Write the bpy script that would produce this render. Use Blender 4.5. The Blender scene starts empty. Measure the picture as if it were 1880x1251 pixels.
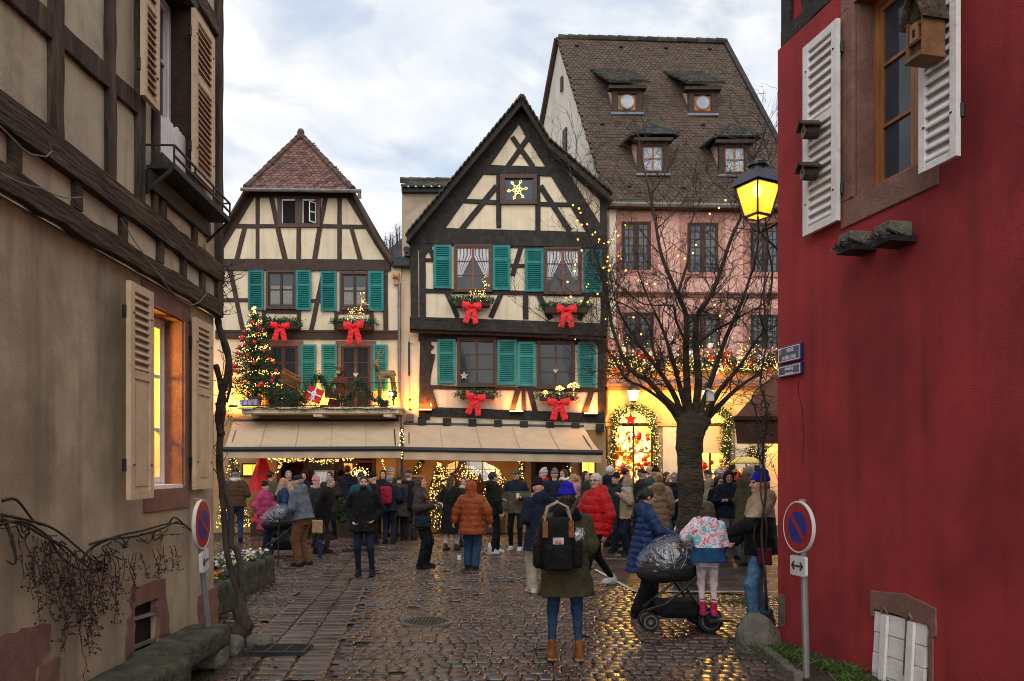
import bpy, bmesh, math, random
import numpy as np
from mathutils import Vector, Matrix, noise
random.seed(7)
rng = np.random.default_rng(7)
S = bpy.context.scene
COL = S.collection
R = math.radians
# ---------------------------------------------------------------- camera, sky, sun, exposure
F, CX, HY, HC = 1462.0, 940.0, 858.0, 1.86          # focal length, centre and horizon in photo pixels, eye height in metres
cam_d = bpy.data.cameras.new('camera'); cam = bpy.data.objects.new('camera', cam_d); COL.objects.link(cam)
cam.location = (0, 0, HC); cam.rotation_euler = (R(90), 0, 0)
cam_d.sensor_width = 36; cam_d.lens = F / 1880 * 36; cam_d.shift_y = (HY - 625.5) / 1880
cam_d.clip_start = 0.05; cam_d.clip_end = 3000
S.camera = cam
S.view_settings.view_transform = 'Standard'; S.view_settings.look = 'None'; S.view_settings.gamma = 1
S.view_settings.exposure = 0.45
S.render.engine = 'CYCLES'
S.cycles.max_bounces = 6; S.cycles.diffuse_bounces = 3; S.cycles.glossy_bounces = 3; S.cycles.transmission_bounces = 5
S.cycles.transparent_max_bounces = 8; S.cycles.use_denoising = True; S.cycles.filter_width = 1.05; S.cycles.sample_clamp_indirect = 4
w = bpy.data.worlds.new('World'); S.world = w; w.use_nodes = True
wn, wl = w.node_tree.nodes, w.node_tree.links
SUN_EL, SUN_AZ = 34, 180
bg = wn['Background']; bg.inputs['Strength'].default_value = 0.12
sky = wn.new('ShaderNodeTexSky'); sky.sky_type = 'NISHITA'; sky.sun_disc = False
sky.sun_elevation = R(SUN_EL); sky.sun_rotation = R(SUN_AZ); sky.air_density = 1.0; sky.dust_density = 1.5
tc = wn.new('ShaderNodeTexCoord'); mp = wn.new('ShaderNodeMapping'); mp.inputs['Scale'].default_value = (2.0, 2.0, 4.0)
mp.inputs['Location'].default_value = (0.35, 0.2, 0.1)
n1 = wn.new('ShaderNodeTexNoise'); n1.inputs['Scale'].default_value = 1.5; n1.inputs['Detail'].default_value = 7; n1.inputs['Roughness'].default_value = .55; n1.inputs['Distortion'].default_value = .4
n2 = wn.new('ShaderNodeTexNoise'); n2.inputs['Scale'].default_value = 3.3; n2.inputs['Detail'].default_value = 8; n2.inputs['Distortion'].default_value = .6
r1 = wn.new('ShaderNodeValToRGB'); r1.color_ramp.elements[0].position = .33; r1.color_ramp.elements[1].position = .54
r2 = wn.new('ShaderNodeValToRGB'); r2.color_ramp.elements[0].position = .38; r2.color_ramp.elements[0].color = (3.7, 4.2, 4.9, 1)
r2.color_ramp.elements[1].position = .56; r2.color_ramp.elements[1].color = (6.4, 6.4, 6.4, 1)
mx = wn.new('ShaderNodeMix'); mx.data_type = 'RGBA'
skyg = wn.new('ShaderNodeMix'); skyg.data_type = 'RGBA'; skyg.inputs[0].default_value = .68
skyg.inputs[7].default_value = (4.4, 5.1, 6.1, 1)
wl.new(tc.outputs['Generated'], mp.inputs[0]); wl.new(mp.outputs[0], n1.inputs[0]); wl.new(mp.outputs[0], n2.inputs[0])
wl.new(n1.outputs[0], r1.inputs[0]); wl.new(n2.outputs[0], r2.inputs[0])
wl.new(sky.outputs[0], skyg.inputs[6])
wl.new(r1.outputs[0], mx.inputs[0]); wl.new(skyg.outputs[2], mx.inputs[6]); wl.new(r2.outputs[0], mx.inputs[7])
wl.new(mx.outputs[2], bg.inputs['Color'])
sd = bpy.data.lights.new('sun', 'SUN'); sd.energy = 1.9; sd.angle = R(75); sd.color = (1, .95, .88)
so = bpy.data.objects.new('sun', sd); COL.objects.link(so)
so.rotation_euler = (R(90 - SUN_EL), 0, R(0)); so.location = (0, -10, 30)   # light travels to +Y, as the sky's sun stands behind the camera

# ---------------------------------------------------------------- placing helpers
def P(px, py, Y):
    return Vector(((px - CX) * Y / F, Y, HC - (py - HY) * Y / F))
def G(px, py):
    Y = F * HC / (py - HY); return Vector(((px - CX) * Y / F, Y, 0))
def D(s): return F / s
class Plane:
    """a vertical plane through (x,y) with direction (dx,dy); off moves it along its normal, which faces the street"""
    def __init__(s, x, y, dx, dy, flip=1):
        s.o = Vector((x, y, 0)); s.d = Vector((dx, dy, 0)).normalized(); s.n = Vector((s.d.y, -s.d.x, 0)) * flip
    def pt(s, px, py, off=0):
        r = Vector(((px - CX) / F, 1, (HY - py) / F)); c = Vector((0, 0, HC)); o = s.o + s.n * off
        t = (o - c).dot(s.n) / r.dot(s.n); return c + r * t
    def uv(s, px, py, off=0):
        p = s.pt(px, py, off); return ((p - s.o).dot(s.d), p.z)
    def at(s, u, v, off=0):
        return s.o + s.d * u + Vector((0, 0, v)) + s.n * off
W = {}
def mw(o): return W.get(o.name, Matrix.Identity(4)) if o else Matrix.Identity(4)
def tag(o, label=None, cat=None, group=None, kind=None):
    if label: o['label'] = label
    if cat: o['category'] = cat
    if group: o['group'] = group
    if kind: o['kind'] = kind
    return o
def thing(name, label, cat, loc=(0, 0, 0), rz=0, group=None):
    o = bpy.data.objects.new(name, None); COL.objects.link(o); o.empty_display_size = .2
    o.location = loc; o.rotation_euler = (0, 0, rz)
    W[o.name] = Matrix.Translation(Vector(loc)) @ Matrix.Rotation(rz, 4, 'Z')
    return tag(o, label, cat, group)
def copy_tree(o, parent=None):
    c = o.copy(); COL.objects.link(c); c.parent = parent
    for ch in list(o.children): copy_tree(ch, c)
    return c
SEPARATE = {'bare_stone','pilaster','hinge','side_pocket','verge_board','arm','cellar_bar','gable_window','batten','strap_hinge','leather_tab','bracket','string_course','joist_end','dark_opening','chimney','picket_board','vent_tile','dormer_cheek','handle','stand_leg'}
class MB:
    def __init__(s): s.v = []; s.f = []; s.m = []; s.t = []; s.cm = 0; s.ct = .5
    def face(s, pts):
        b = len(s.v); s.v += [tuple(p) for p in pts]; s.f.append(tuple(range(b, b + len(pts)))); s.m.append(s.cm); s.t.append(s.ct)
    def raw(s, vs, fs):
        b = len(s.v); s.v += [tuple(p) for p in vs]
        for f in fs: s.f.append(tuple(b + i for i in f)); s.m.append(s.cm); s.t.append(s.ct)
    def prism(s, A, B):
        n = len(A); s.raw(list(A) + list(B), [tuple(range(n)), tuple(range(2 * n - 1, n - 1, -1))] + [(i, i + n, (i + 1) % n + n, (i + 1) % n) for i in range(n)])
    def box(s, c, h, rot=None):
        c = Vector(c); vs = []
        for x, y, z in ((-1,-1,-1),(1,-1,-1),(1,1,-1),(-1,1,-1),(-1,-1,1),(1,-1,1),(1,1,1),(-1,1,1)):
            q = Vector((x*h[0], y*h[1], z*h[2])); vs.append(c + (rot @ q if rot else q))
        s.raw(vs, [(3,2,1,0),(4,5,6,7),(0,1,5,4),(1,2,6,5),(2,3,7,6),(3,0,4,7)])
    def bar(s, p, q, a, b, up=(0, 0, 1)):
        p, q = Vector(p), Vector(q); d = (q - p); L = d.length
        if L < 1e-6: return
        d /= L; u = Vector(up)
        if abs(d.dot(u)) > .98: u = Vector((0, 1, 0))
        x = d.cross(u).normalized(); y = x.cross(d).normalized()
        A = [p + x*i*a/2 + y*j*b/2 for i, j in ((-1,-1),(1,-1),(1,1),(-1,1))]; B = [a_ + d*L for a_ in A]
        s.raw(A + B, [(0,1,2,3),(7,6,5,4),(0,4,5,1),(1,5,6,2),(2,6,7,3),(3,7,4,0)])
    def tube(s, pts, rad, n=6, cap=True):
        pts = [Vector(p) for p in pts]; N = len(pts); rad = rad if hasattr(rad, '__len__') else [rad]*N
        b = len(s.v); u = None
        for i, p in enumerate(pts):
            d = (pts[min(i+1, N-1)] - pts[max(i-1, 0)]); d = d.normalized() if d.length > 1e-9 else Vector((0,0,1))
            if u is None: u = d.orthogonal().normalized()
            u = (u - d*u.dot(d)); u = u.normalized() if u.length > 1e-6 else d.orthogonal().normalized(); w_ = d.cross(u)
            for k in range(n):
                a = 2*math.pi*k/n; s.v.append(tuple(p + (u*math.cos(a) + w_*math.sin(a))*rad[i]))
        for i in range(N-1):
            for k in range(n):
                s.f.append((b+i*n+k, b+i*n+(k+1)%n, b+(i+1)*n+(k+1)%n, b+(i+1)*n+k)); s.m.append(s.cm); s.t.append(s.ct)
        if cap and n > 2:
            s.f.append(tuple(b+k for k in range(n-1, -1, -1))); s.m.append(s.cm); s.t.append(s.ct)
            s.f.append(tuple(b+(N-1)*n+k for k in range(n))); s.m.append(s.cm); s.t.append(s.ct)
    def lathe(s, c, prof, n=16, axis=None):
        c = Vector(c); b = len(s.v); M = axis or Matrix.Identity(3)
        for r, z in prof:
            for k in range(n):
                a = 2*math.pi*k/n; s.v.append(tuple(c + M @ Vector((r*math.cos(a), r*math.sin(a), z))))
        for i in range(len(prof)-1):
            for k in range(n):
                s.f.append((b+i*n+k, b+i*n+(k+1)%n, b+(i+1)*n+(k+1)%n, b+(i+1)*n+k)); s.m.append(s.cm); s.t.append(s.ct)
        s.f.append(tuple(b+k for k in range(n-1, -1, -1))); s.m.append(s.cm); s.t.append(s.ct)
        s.f.append(tuple(b+(len(prof)-1)*n+k for k in range(n))); s.m.append(s.cm); s.t.append(s.ct)
    def ball(s, c, r, seg=6, sc=(1, 1, 1)):
        c = Vector(c); pr = []
        m = max(3, seg//2+1)
        b = len(s.v)
        for i in range(1, m):
            th = math.pi*i/m
            for k in range(seg):
                a = 2*math.pi*k/seg; s.v.append((c.x+r*sc[0]*math.sin(th)*math.cos(a), c.y+r*sc[1]*math.sin(th)*math.sin(a), c.z+r*sc[2]*math.cos(th)))
        t = len(s.v); s.v.append((c.x, c.y, c.z+r*sc[2])); s.v.append((c.x, c.y, c.z-r*sc[2]))
        fs = []
        for k in range(seg):
            fs.append((t, b+k, b+(k+1)%seg)); fs.append((t+1, b+(m-2)*seg+(k+1)%seg, b+(m-2)*seg+k))
            for i in range(m-2): fs.append((b+i*seg+k, b+(i+1)*seg+k, b+(i+1)*seg+(k+1)%seg, b+i*seg+(k+1)%seg))
        for f in fs: s.f.append(f); s.m.append(s.cm); s.t.append(s.ct)
    # shapes on a plane given in photo pixels
    def slab(s, pl, px, front, back):
        A = [pl.pt(x, y, front) for x, y in px]; Bk = [a - pl.n*(front-back) for a in A]; s.prism(A, Bk)
    def rect(s, pl, x0, y0, x1, y1, front, back): s.slab(pl, [(x0,y0),(x1,y0),(x1,y1),(x0,y1)], front, back)
    def urect(s, pl, u0, v0, u1, v1, front, back):
        A = [pl.at(u, v, front) for u, v in ((u0,v0),(u1,v0),(u1,v1),(u0,v1))]; s.prism(A, [a - pl.n*(front-back) for a in A])
    def beam(s, pl, a, b, wpx, front, back, wob=.006, rag=True):
        """a hewn timber lying on a plane from pixel a to pixel b, wpx = width at each end in pixels"""
        wa, wb = wpx if hasattr(wpx, '__len__') else (wpx, wpx)
        A, B = pl.pt(*a, front), pl.pt(*b, front); d = B - A; L = d.length; d /= L; x = d.cross(pl.n).normalized()
        sa = (A - Vector((0,0,HC))).y / F; sb = (B - Vector((0,0,HC))).y / F
        n = max(2, int(L/.28)); rows = []
        for i in range(n+1):
            t = i/n; w_ = (wa*sa*(1-t) + wb*sb*t)/2; c = A + d*L*t
            o1, o2, o3 = [random.uniform(-wob, wob) for _ in range(3)]
            rows.append([c + x*(w_+o1) + pl.n*o3*.5, c - x*(w_+o2) + pl.n*o3*.5, c - x*(w_+o2) - pl.n*(front-back), c + x*(w_+o1) - pl.n*(front-back)])
        vs = [p for r in rows for p in r]; fs = [(0,1,2,3), tuple(4*n+k for k in (3,2,1,0))]
        for i in range(n):
            for k in range(4): fs.append((4*i+k, 4*i+4+k, 4*i+4+(k+1)%4, 4*i+(k+1)%4))
        s.raw(vs, fs)
    def islands(s):
        par = list(range(len(s.v)))
        def find(a):
            while par[a] != a: par[a] = par[par[a]]; a = par[a]
            return a
        for f in s.f:
            r = find(f[0])
            for i in f[1:]: par[find(i)] = r
        out = {}
        for k, f in enumerate(s.f): out.setdefault(find(f[0]), []).append(k)
        res = []
        for ks in out.values():
            m = MB(); mp_ = {}
            for k in ks:
                for i in s.f[k]:
                    if i not in mp_: mp_[i] = len(m.v); m.v.append(s.v[i])
                m.f.append(tuple(mp_[i] for i in s.f[k])); m.m.append(s.m[k]); m.t.append(s.t[k])
            res.append(m)
        return res
    def build(s, name, mat, parent=None, origin=None, smooth=False, local=False, bevel=0, weld=False):
        if name in SEPARATE and parent is not None:
            parts = s.islands()
            if len(parts) > 1: return [p.build(name, mat, parent, origin, smooth, local, bevel, weld) for p in parts][0]
        if parent is not None and not local:
            Mi = mw(parent).inverted(); vs = np.array(s.v) @ np.array(Mi.to_3x3()).T + np.array(Mi.translation)
        elif origin is not None: vs = np.array(s.v) - np.array(Vector(origin))
        else: vs = np.array(s.v)
        me = bpy.data.meshes.new(name); me.from_pydata(vs.tolist(), [], s.f)
        mats = mat if isinstance(mat, (list, tuple)) else [mat]
        for m in mats: me.materials.append(m)
        if len(mats) > 1: me.polygons.foreach_set('material_index', s.m)
        if any(t != .5 for t in s.t):
            at = me.attributes.new('tone', 'FLOAT', 'FACE'); at.data.foreach_set('value', s.t)
        if weld or not smooth:
            bm = bmesh.new(); bm.from_mesh(me)
            if weld: bmesh.ops.remove_doubles(bm, verts=bm.verts, dist=1e-4)
            if len(bm.faces) < 60000: bmesh.ops.recalc_face_normals(bm, faces=bm.faces)
            bm.to_mesh(me); bm.free()
        if smooth: me.polygons.foreach_set('use_smooth', [True]*len(me.polygons))
        o = bpy.data.objects.new(name, me); COL.objects.link(o)
        if parent is not None: o.parent = parent; W[o.name] = mw(parent)
        elif origin is not None: o.location = origin; W[o.name] = Matrix.Translation(Vector(origin))
        if bevel:
            b = o.modifiers.new('bevel', 'BEVEL'); b.width = bevel; b.segments = 2; b.limit_method = 'ANGLE'; b.angle_limit = R(40); b.harden_normals = False
        return o
def grid_wall(mb, pl, u0, v0, u1, v1, holes, off=0, thick=.35):
    """a wall sheet with rectangular holes (u0,v0,u1,v1), reveals closed to `thick` behind"""
    us = sorted({u0, u1, *[h[0] for h in holes], *[h[2] for h in holes]}); vs = sorted({v0, v1, *[h[1] for h in holes], *[h[3] for h in holes]})
    for i in range(len(us)-1):
        for j in range(len(vs)-1):
            cu, cv = (us[i]+us[i+1])/2, (vs[j]+vs[j+1])/2
            if any(h[0] < cu < h[2] and h[1] < cv < h[3] for h in holes): continue
            mb.face([pl.at(us[i], vs[j], off), pl.at(us[i+1], vs[j], off), pl.at(us[i+1], vs[j+1], off), pl.at(us[i], vs[j+1], off)])
    for h in holes:
        c = [(h[0],h[1]),(h[2],h[1]),(h[2],h[3]),(h[0],h[3])]
        for k in range(4):
            a, b = c[k], c[(k+1)%4]
            mb.face([pl.at(*a, off), pl.at(*b, off), pl.at(*b, off-thick), pl.at(*a, off-thick)])
# ---------------------------------------------------------------- materials
MATS = {}
def mat(name, col, rough=.65, var=.18, scale=4, bump=.25, bscale=45, metal=0, tone=0, stretch=(1,1,1), stain=None, stain_amt=.5, stain_scale=1.2, stain_stretch=(1,1,1), spec=.28, emit=None, estr=0, coat=0, subs=0, rvar=0, bdist=.02, stain_lo=.5, streak=0, orand=0):
    if name in MATS: return MATS[name]
    m = bpy.data.materials.new(name); m.use_nodes = True; MATS[name] = m
    n, l = m.node_tree.nodes, m.node_tree.links; bs = n['Principled BSDF']
    bs.inputs['Roughness'].default_value = rough; bs.inputs['Metallic'].default_value = metal; bs.inputs['Specular IOR Level'].default_value = spec
    if coat: bs.inputs['Coat Weight'].default_value = coat; bs.inputs['Coat Roughness'].default_value = .1
    if subs: bs.inputs['Subsurface Weight'].default_value = subs; bs.inputs['Subsurface Scale'].default_value = .01
    c = tuple(col) + (1,)
    tcn = n.new('ShaderNodeTexCoord'); mpn = n.new('ShaderNodeMapping'); mpn.inputs['Scale'].default_value = stretch
    l.new(tcn.outputs['Object'], mpn.inputs[0])
    nz = n.new('ShaderNodeTexNoise'); nz.inputs['Scale'].default_value = scale; nz.inputs['Detail'].default_value = 8; nz.inputs['Roughness'].default_value = .6
    l.new(mpn.outputs[0], nz.inputs[0])
    rp = n.new('ShaderNodeValToRGB'); rp.color_ramp.elements[0].position = .3; rp.color_ramp.elements[1].position = .7
    rp.color_ramp.elements[0].color = tuple(x*(1-var) for x in col) + (1,); rp.color_ramp.elements[1].color = tuple(min(1, x*(1+var)) for x in col) + (1,)
    l.new(nz.outputs[0], rp.inputs[0]); out = rp.outputs[0]
    if stain:
        mp2 = n.new('ShaderNodeMapping'); mp2.inputs['Scale'].default_value = stain_stretch; l.new(tcn.outputs['Object'], mp2.inputs[0])
        ns = n.new('ShaderNodeTexNoise'); ns.inputs['Scale'].default_value = stain_scale; ns.inputs['Detail'].default_value = 9; ns.inputs['Roughness'].default_value = .68; ns.inputs['Distortion'].default_value = .5
        l.new(mp2.outputs[0], ns.inputs[0])
        rs = n.new('ShaderNodeMapRange'); rs.inputs[1].default_value = stain_lo; rs.inputs[2].default_value = stain_lo+.17; rs.inputs[4].default_value = stain_amt; l.new(ns.outputs[0], rs.inputs[0])
        mxs = n.new('ShaderNodeMix'); mxs.data_type = 'RGBA'; mxs.inputs[7].default_value = tuple(stain) + (1,)
        l.new(rs.outputs[0], mxs.inputs[0]); l.new(out, mxs.inputs[6]); out = mxs.outputs[2]
    if streak:
        mp3 = n.new('ShaderNodeMapping'); mp3.inputs['Scale'].default_value = (1,1,.07); l.new(tcn.outputs['Object'], mp3.inputs[0])
        n3 = n.new('ShaderNodeTexNoise'); n3.inputs['Scale'].default_value = 4.5; n3.inputs['Detail'].default_value = 6; l.new(mp3.outputs[0], n3.inputs[0])
        r3 = n.new('ShaderNodeMapRange'); r3.inputs[1].default_value = .52; r3.inputs[2].default_value = .75; r3.inputs[3].default_value = 1; r3.inputs[4].default_value = 1-streak; l.new(n3.outputs[0], r3.inputs[0])
        v3 = n.new('ShaderNodeVectorMath'); v3.operation = 'SCALE'; l.new(out, v3.inputs[0]); l.new(r3.outputs[0], v3.inputs['Scale']); out = v3.outputs[0]
    if orand:
        oi = n.new('ShaderNodeObjectInfo'); r4 = n.new('ShaderNodeMapRange'); r4.inputs[3].default_value = 1-orand; r4.inputs[4].default_value = 1+orand; l.new(oi.outputs['Random'], r4.inputs[0])
        v4 = n.new('ShaderNodeVectorMath'); v4.operation = 'SCALE'; l.new(out, v4.inputs[0]); l.new(r4.outputs[0], v4.inputs['Scale']); out = v4.outputs[0]
    if tone:
        at = n.new('ShaderNodeAttribute'); at.attribute_name = 'tone'
        mr = n.new('ShaderNodeMapRange'); mr.inputs[3].default_value = 1-tone; mr.inputs[4].default_value = 1+tone; l.new(at.outputs['Fac'], mr.inputs[0])
        vm = n.new('ShaderNodeVectorMath'); vm.operation = 'SCALE'; l.new(out, vm.inputs[0]); l.new(mr.outputs[0], vm.inputs['Scale']); out = vm.outputs[0]
    l.new(out, bs.inputs['Base Color'])
    if rvar:
        rr = n.new('ShaderNodeMapRange'); rr.inputs[1].default_value = .35; rr.inputs[2].default_value = .65; rr.inputs[3].default_value = max(.02, rough-rvar); rr.inputs[4].default_value = min(1, rough+rvar)
        l.new(nz.outputs[0], rr.inputs[0]); l.new(rr.outputs[0], bs.inputs['Roughness'])
    if bump:
        nb = n.new('ShaderNodeTexNoise'); nb.inputs['Scale'].default_value = bscale; nb.inputs['Detail'].default_value = 5; l.new(mpn.outputs[0], nb.inputs[0])
        bp = n.new('ShaderNodeBump'); bp.inputs['Strength'].default_value = bump; bp.inputs['Distance'].default_value = bdist; l.new(nb.outputs[0], bp.inputs['Height']); l.new(bp.outputs[0], bs.inputs['Normal'])
    if emit:
        bs.inputs['Emission Color'].default_value = tuple(emit) + (1,); bs.inputs['Emission Strength'].default_value = estr
    return m
def emis(name, col, strength, sample=False):
    if name in MATS: return MATS[name]
    m = bpy.data.materials.new(name); m.use_nodes = True; MATS[name] = m
    n, l = m.node_tree.nodes, m.node_tree.links; bs = n['Principled BSDF']
    bs.inputs['Base Color'].default_value = tuple(x*.5 for x in col) + (1,); bs.inputs['Emission Color'].default_value = tuple(col) + (1,); bs.inputs['Emission Strength'].default_value = strength
    if not sample: m.cycles.emission_sampling = 'NONE'
    return m
def glass(name, col=(.02,.025,.03), rough=.06):
    return mat(name, col, rough, .3, 3, .04, 2.5, spec=.3, bdist=.05)
def lamp(loc, power, col, r=.1, name='lamp_light', parent=None):
    d = bpy.data.lights.new(name, 'POINT'); d.energy = power; d.color = col; d.shadow_soft_size = r
    o = bpy.data.objects.new(name, d); COL.objects.link(o); o.location = loc
    if parent is not None: o.parent = parent; o.location = mw(parent).inverted() @ Vector(loc)
    return o
def area(loc, direction, sx, sy, power, col, name='lamp_light', parent=None):
    d = bpy.data.lights.new(name, 'AREA'); d.shape = 'RECTANGLE'; d.size = sx; d.size_y = sy; d.energy = power; d.color = col
    o = bpy.data.objects.new(name, d); COL.objects.link(o); o.location = loc; o.rotation_euler = Vector(direction).to_track_quat('-Z', 'Y').to_euler()
    if parent is not None: o.parent = parent; o.location = mw(parent).inverted() @ Vector(loc)
    return o
M = dict(
 cream=mat('cream_plaster', (.60,.50,.355), .85, .10, 2.5, .3, 60, stain=(.42,.34,.24), stain_amt=.45, stain_scale=1.0, stain_stretch=(1,1,.35), stain_lo=.54, streak=.28),
 timber=mat('dark_timber', (.019,.015,.013), .75, .45, 9, .8, 30, stretch=(1,1,1), stain=(.06,.05,.042), stain_amt=.5, stain_scale=5),
 timber_br=mat('brown_timber', (.042,.025,.018), .7, .35, 9, .5, 30),
 old_timber=mat('old_oak_timber', (.050,.032,.022), .85, .6, 12, 1.0, 34, stretch=(1,.13,1), stain=(.15,.10,.065), stain_amt=.7, stain_scale=9, stain_stretch=(1,.12,1), bdist=.04),
 old_post=mat('old_oak_post', (.050,.032,.022), .85, .6, 12, 1.0, 34, stretch=(1,1,.13), stain=(.15,.10,.065), stain_amt=.7, stain_scale=9, stain_stretch=(1,1,.12), bdist=.04),
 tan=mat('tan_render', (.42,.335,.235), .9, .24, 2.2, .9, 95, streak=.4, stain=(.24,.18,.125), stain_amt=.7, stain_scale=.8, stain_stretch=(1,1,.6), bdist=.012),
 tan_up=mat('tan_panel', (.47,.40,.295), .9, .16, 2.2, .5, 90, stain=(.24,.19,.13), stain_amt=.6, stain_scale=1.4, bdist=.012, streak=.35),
 red=mat('red_render', (.335,.032,.037), .85, .24, 1.3, .9, 110, stain=(.19,.020,.024), stain_amt=.8, stain_scale=.8, stain_stretch=(1,1,.4), bdist=.020, stain_lo=.50, streak=.3),
 pink=mat('pink_plaster', (.62,.36,.30), .85, .1, 2.0, .3, 60, stain=(.42,.24,.2), stain_amt=.4, stain_scale=1),
 sandstone=mat('pink_sandstone', (.20,.105,.085), .85, .25, 6, .5, 50, stain=(.11,.06,.05), stain_amt=.6, stain_scale=3),
 pinkstone=mat('pink_trim_stone', (.40,.2,.165), .85, .2, 6, .4, 50),
 teal=mat('teal_paint', (.007,.145,.14), .5, .18, 5, .12, 30, stain=(.025,.20,.18), stain_amt=.5, stain_scale=5, orand=.2, streak=.2),
 teal_pale=mat('pale_teal_paint', (.024,.19,.17), .5, .22, 5, .12, 30, orand=.16, streak=.2),
 shut_cream=mat('cream_shutter_paint', (.52,.39,.26), .65, .15, 6, .3, 40, stain=(.11,.075,.05), stain_amt=.85, stain_scale=13, stain_lo=.63),
 shut_white=mat('white_shutter_paint', (.66,.63,.62), .6, .12, 6, .3, 40, stain=(.26,.22,.19), stain_amt=.8, stain_scale=11, stain_lo=.61),
 white_paint=mat('white_paint', (.72,.70,.68), .55, .1, 6, .15, 40),
 wframe=mat('brown_window_wood', (.06,.028,.018), .5, .25, 12, .2, 40),
 oak=mat('varnished_oak', (.27,.115,.04), .4, .3, 12, .2, 40, stretch=(1,1,.25)),
 glass=glass('window_glass'), glass_sky=glass('sky_painted_glass', (.30,.33,.38), .12),  # glass_sky has the reflected sky put into its pale base colour
 curtain=mat('net_curtain', (.45,.45,.46), .9, .3, 14, .3, 30, stretch=(1,1,.2)),
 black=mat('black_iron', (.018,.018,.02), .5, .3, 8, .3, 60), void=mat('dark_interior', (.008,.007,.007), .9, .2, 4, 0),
 steel=mat('galvanised_steel', (.33,.33,.33), .42, .2, 6, .1, 30, metal=.7), zinc=mat('zinc_gutter', (.16,.15,.15), .5, .3, 6, .2, 30, metal=.5),
 tile_red=mat('red_roof_tile', (.125,.060,.050), .8, .3, 6, .4, 50, tone=.45, stain=(.07,.055,.055), stain_amt=.6, stain_scale=1.2),
 tile_br=mat('brown_roof_tile', (.074,.050,.038), .85, .2, 5, .3, 50, tone=.2, stain=(.055,.055,.03), stain_amt=.65, stain_scale=.9),
 tile_moss=mat('mossy_roof_tile', (.055,.049,.038), .9, .35, 5, .5, 50, tone=.4, stain=(.04,.04,.03), stain_amt=.6, stain_scale=2),
 tile_dk=mat('dark_roof_tile', (.05,.048,.045), .8, .35, 5, .4, 50, tone=.4),
 moss=mat('mossy_stone', (.052,.053,.034), .9, .5, 6, .9, 20, stain=(.13,.12,.09), stain_amt=.7, stain_scale=3, bdist=.05),
 stone=mat('grey_stone', (.12,.11,.09), .9, .35, 5, .8, 22, stain=(.05,.055,.035), stain_amt=.7, stain_scale=2.5, bdist=.04),
 bark=mat('brown_bark', (.040,.030,.024), .9, .5, 10, .9, 26, stretch=(1,1,.4), bdist=.03),
 needle=mat('fir_needles', (.022,.06,.024), .7, .5, 8, 0, tone=.6), leafg=mat('green_leaves', (.045,.10,.028), .6, .4, 8, 0, tone=.6),
 ribbon=mat('red_ribbon', (.62,.012,.02), .45, .15, 8, .15, 40), redball=mat('red_bauble', (.45,.012,.02), .2, .1, 5, 0, coat=.3),
 awning=mat('beige_awning_cloth', (.46,.345,.235), .85, .10, 3, .2, 90, stain=(.36,.27,.18), stain_amt=.4, stain_scale=1.5),
 bulb=emis('warm_fairy_light', (1.0,.60,.16), 4.2), bulb_o=emis('amber_fairy_light', (1.0,.34,.04), 6.0), bulb_w=emis('bright_snowflake_tube', (1.0,.72,.20), 2.2),
 wire=mat('dark_wire', (.02,.02,.018), .6, .2, 8, 0),
)
# ---------------------------------------------------------------- shared builders
def tiles(mb, O, U, V, poly_in, nu, nv, wu, hv, N, skip=None, rag=.004, base=.022):
    """beaver-tail tiles on a roof plane: O origin at eave, U unit along eave, V unit up the slope; poly_in(u,v) says where"""
    O, U, V, N = map(Vector, (O, U, V, N))
    for j in range(nv):
        for i in range(-1, nu+1):
            u = i*wu + (wu/2 if j % 2 else 0); v = j*hv
            if u < -wu: continue
            if not poly_in(u + wu/2, v + hv*.5): continue
            mb.ct = random.random()
            l = hv*1.35; e = random.uniform(-rag, rag); th = base + e
            g = wu*.04
            pts = [(g, .25*hv), (wu*.2, .02*hv), (wu*.5, -.10*hv), (wu*.8, .02*hv), (wu-g, .25*hv), (wu-g, l), (g, l)]
            A = [O + U*(u+a) + V*(v+b) + N*(th + .016*(1 - max(0, b)/l) + .004) for a, b in pts]
            B = [O + U*(u+a) + V*(v+b) + N*.0 for a, b in pts[:5]]
            b0 = len(mb.v)
            mb.raw(A + B, [tuple(range(7)), (0,7,8,1), (1,8,9,2), (2,9,10,3), (3,10,11,4)])
    mb.ct = .5
def ridge_tiles(mb, a, b, r, n, flat=None):
    a, b = Vector(a), Vector(b); d = (b-a)/n
    for i in range(n):
        mb.ct = random.random(); k = 1 + random.uniform(-.08, .08)
        p = a + d*i; q = a + d*(i+1.12)
        mb.tube([p, p + (q-p)*.1, q], [r*1.15*k, r*1.12*k, r*.9*k], 8)
    mb.ct = .5
def shutter(name, pl, x0, y0, x1, y1, m, parent, off=.045, th=.035, label=None, rails=(0.0, .30, 1.0), solid=None):
    """louvred shutter leaf lying against a wall; pixel rect on plane pl"""
    u0, v1 = pl.uv(x0, y0, off); u1, v0 = pl.uv(x1, y1, off); mb = MB(); b = (u1-u0)*.15; H = v1-v0
    louvre(mb, lambda u, v, o: pl.at(u, v, off+o), u0, v0, u1, v1, b, th, rails, solid)
    o = mb.build(name, m, parent)
    if label: o['label'] = label
    return o
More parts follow.
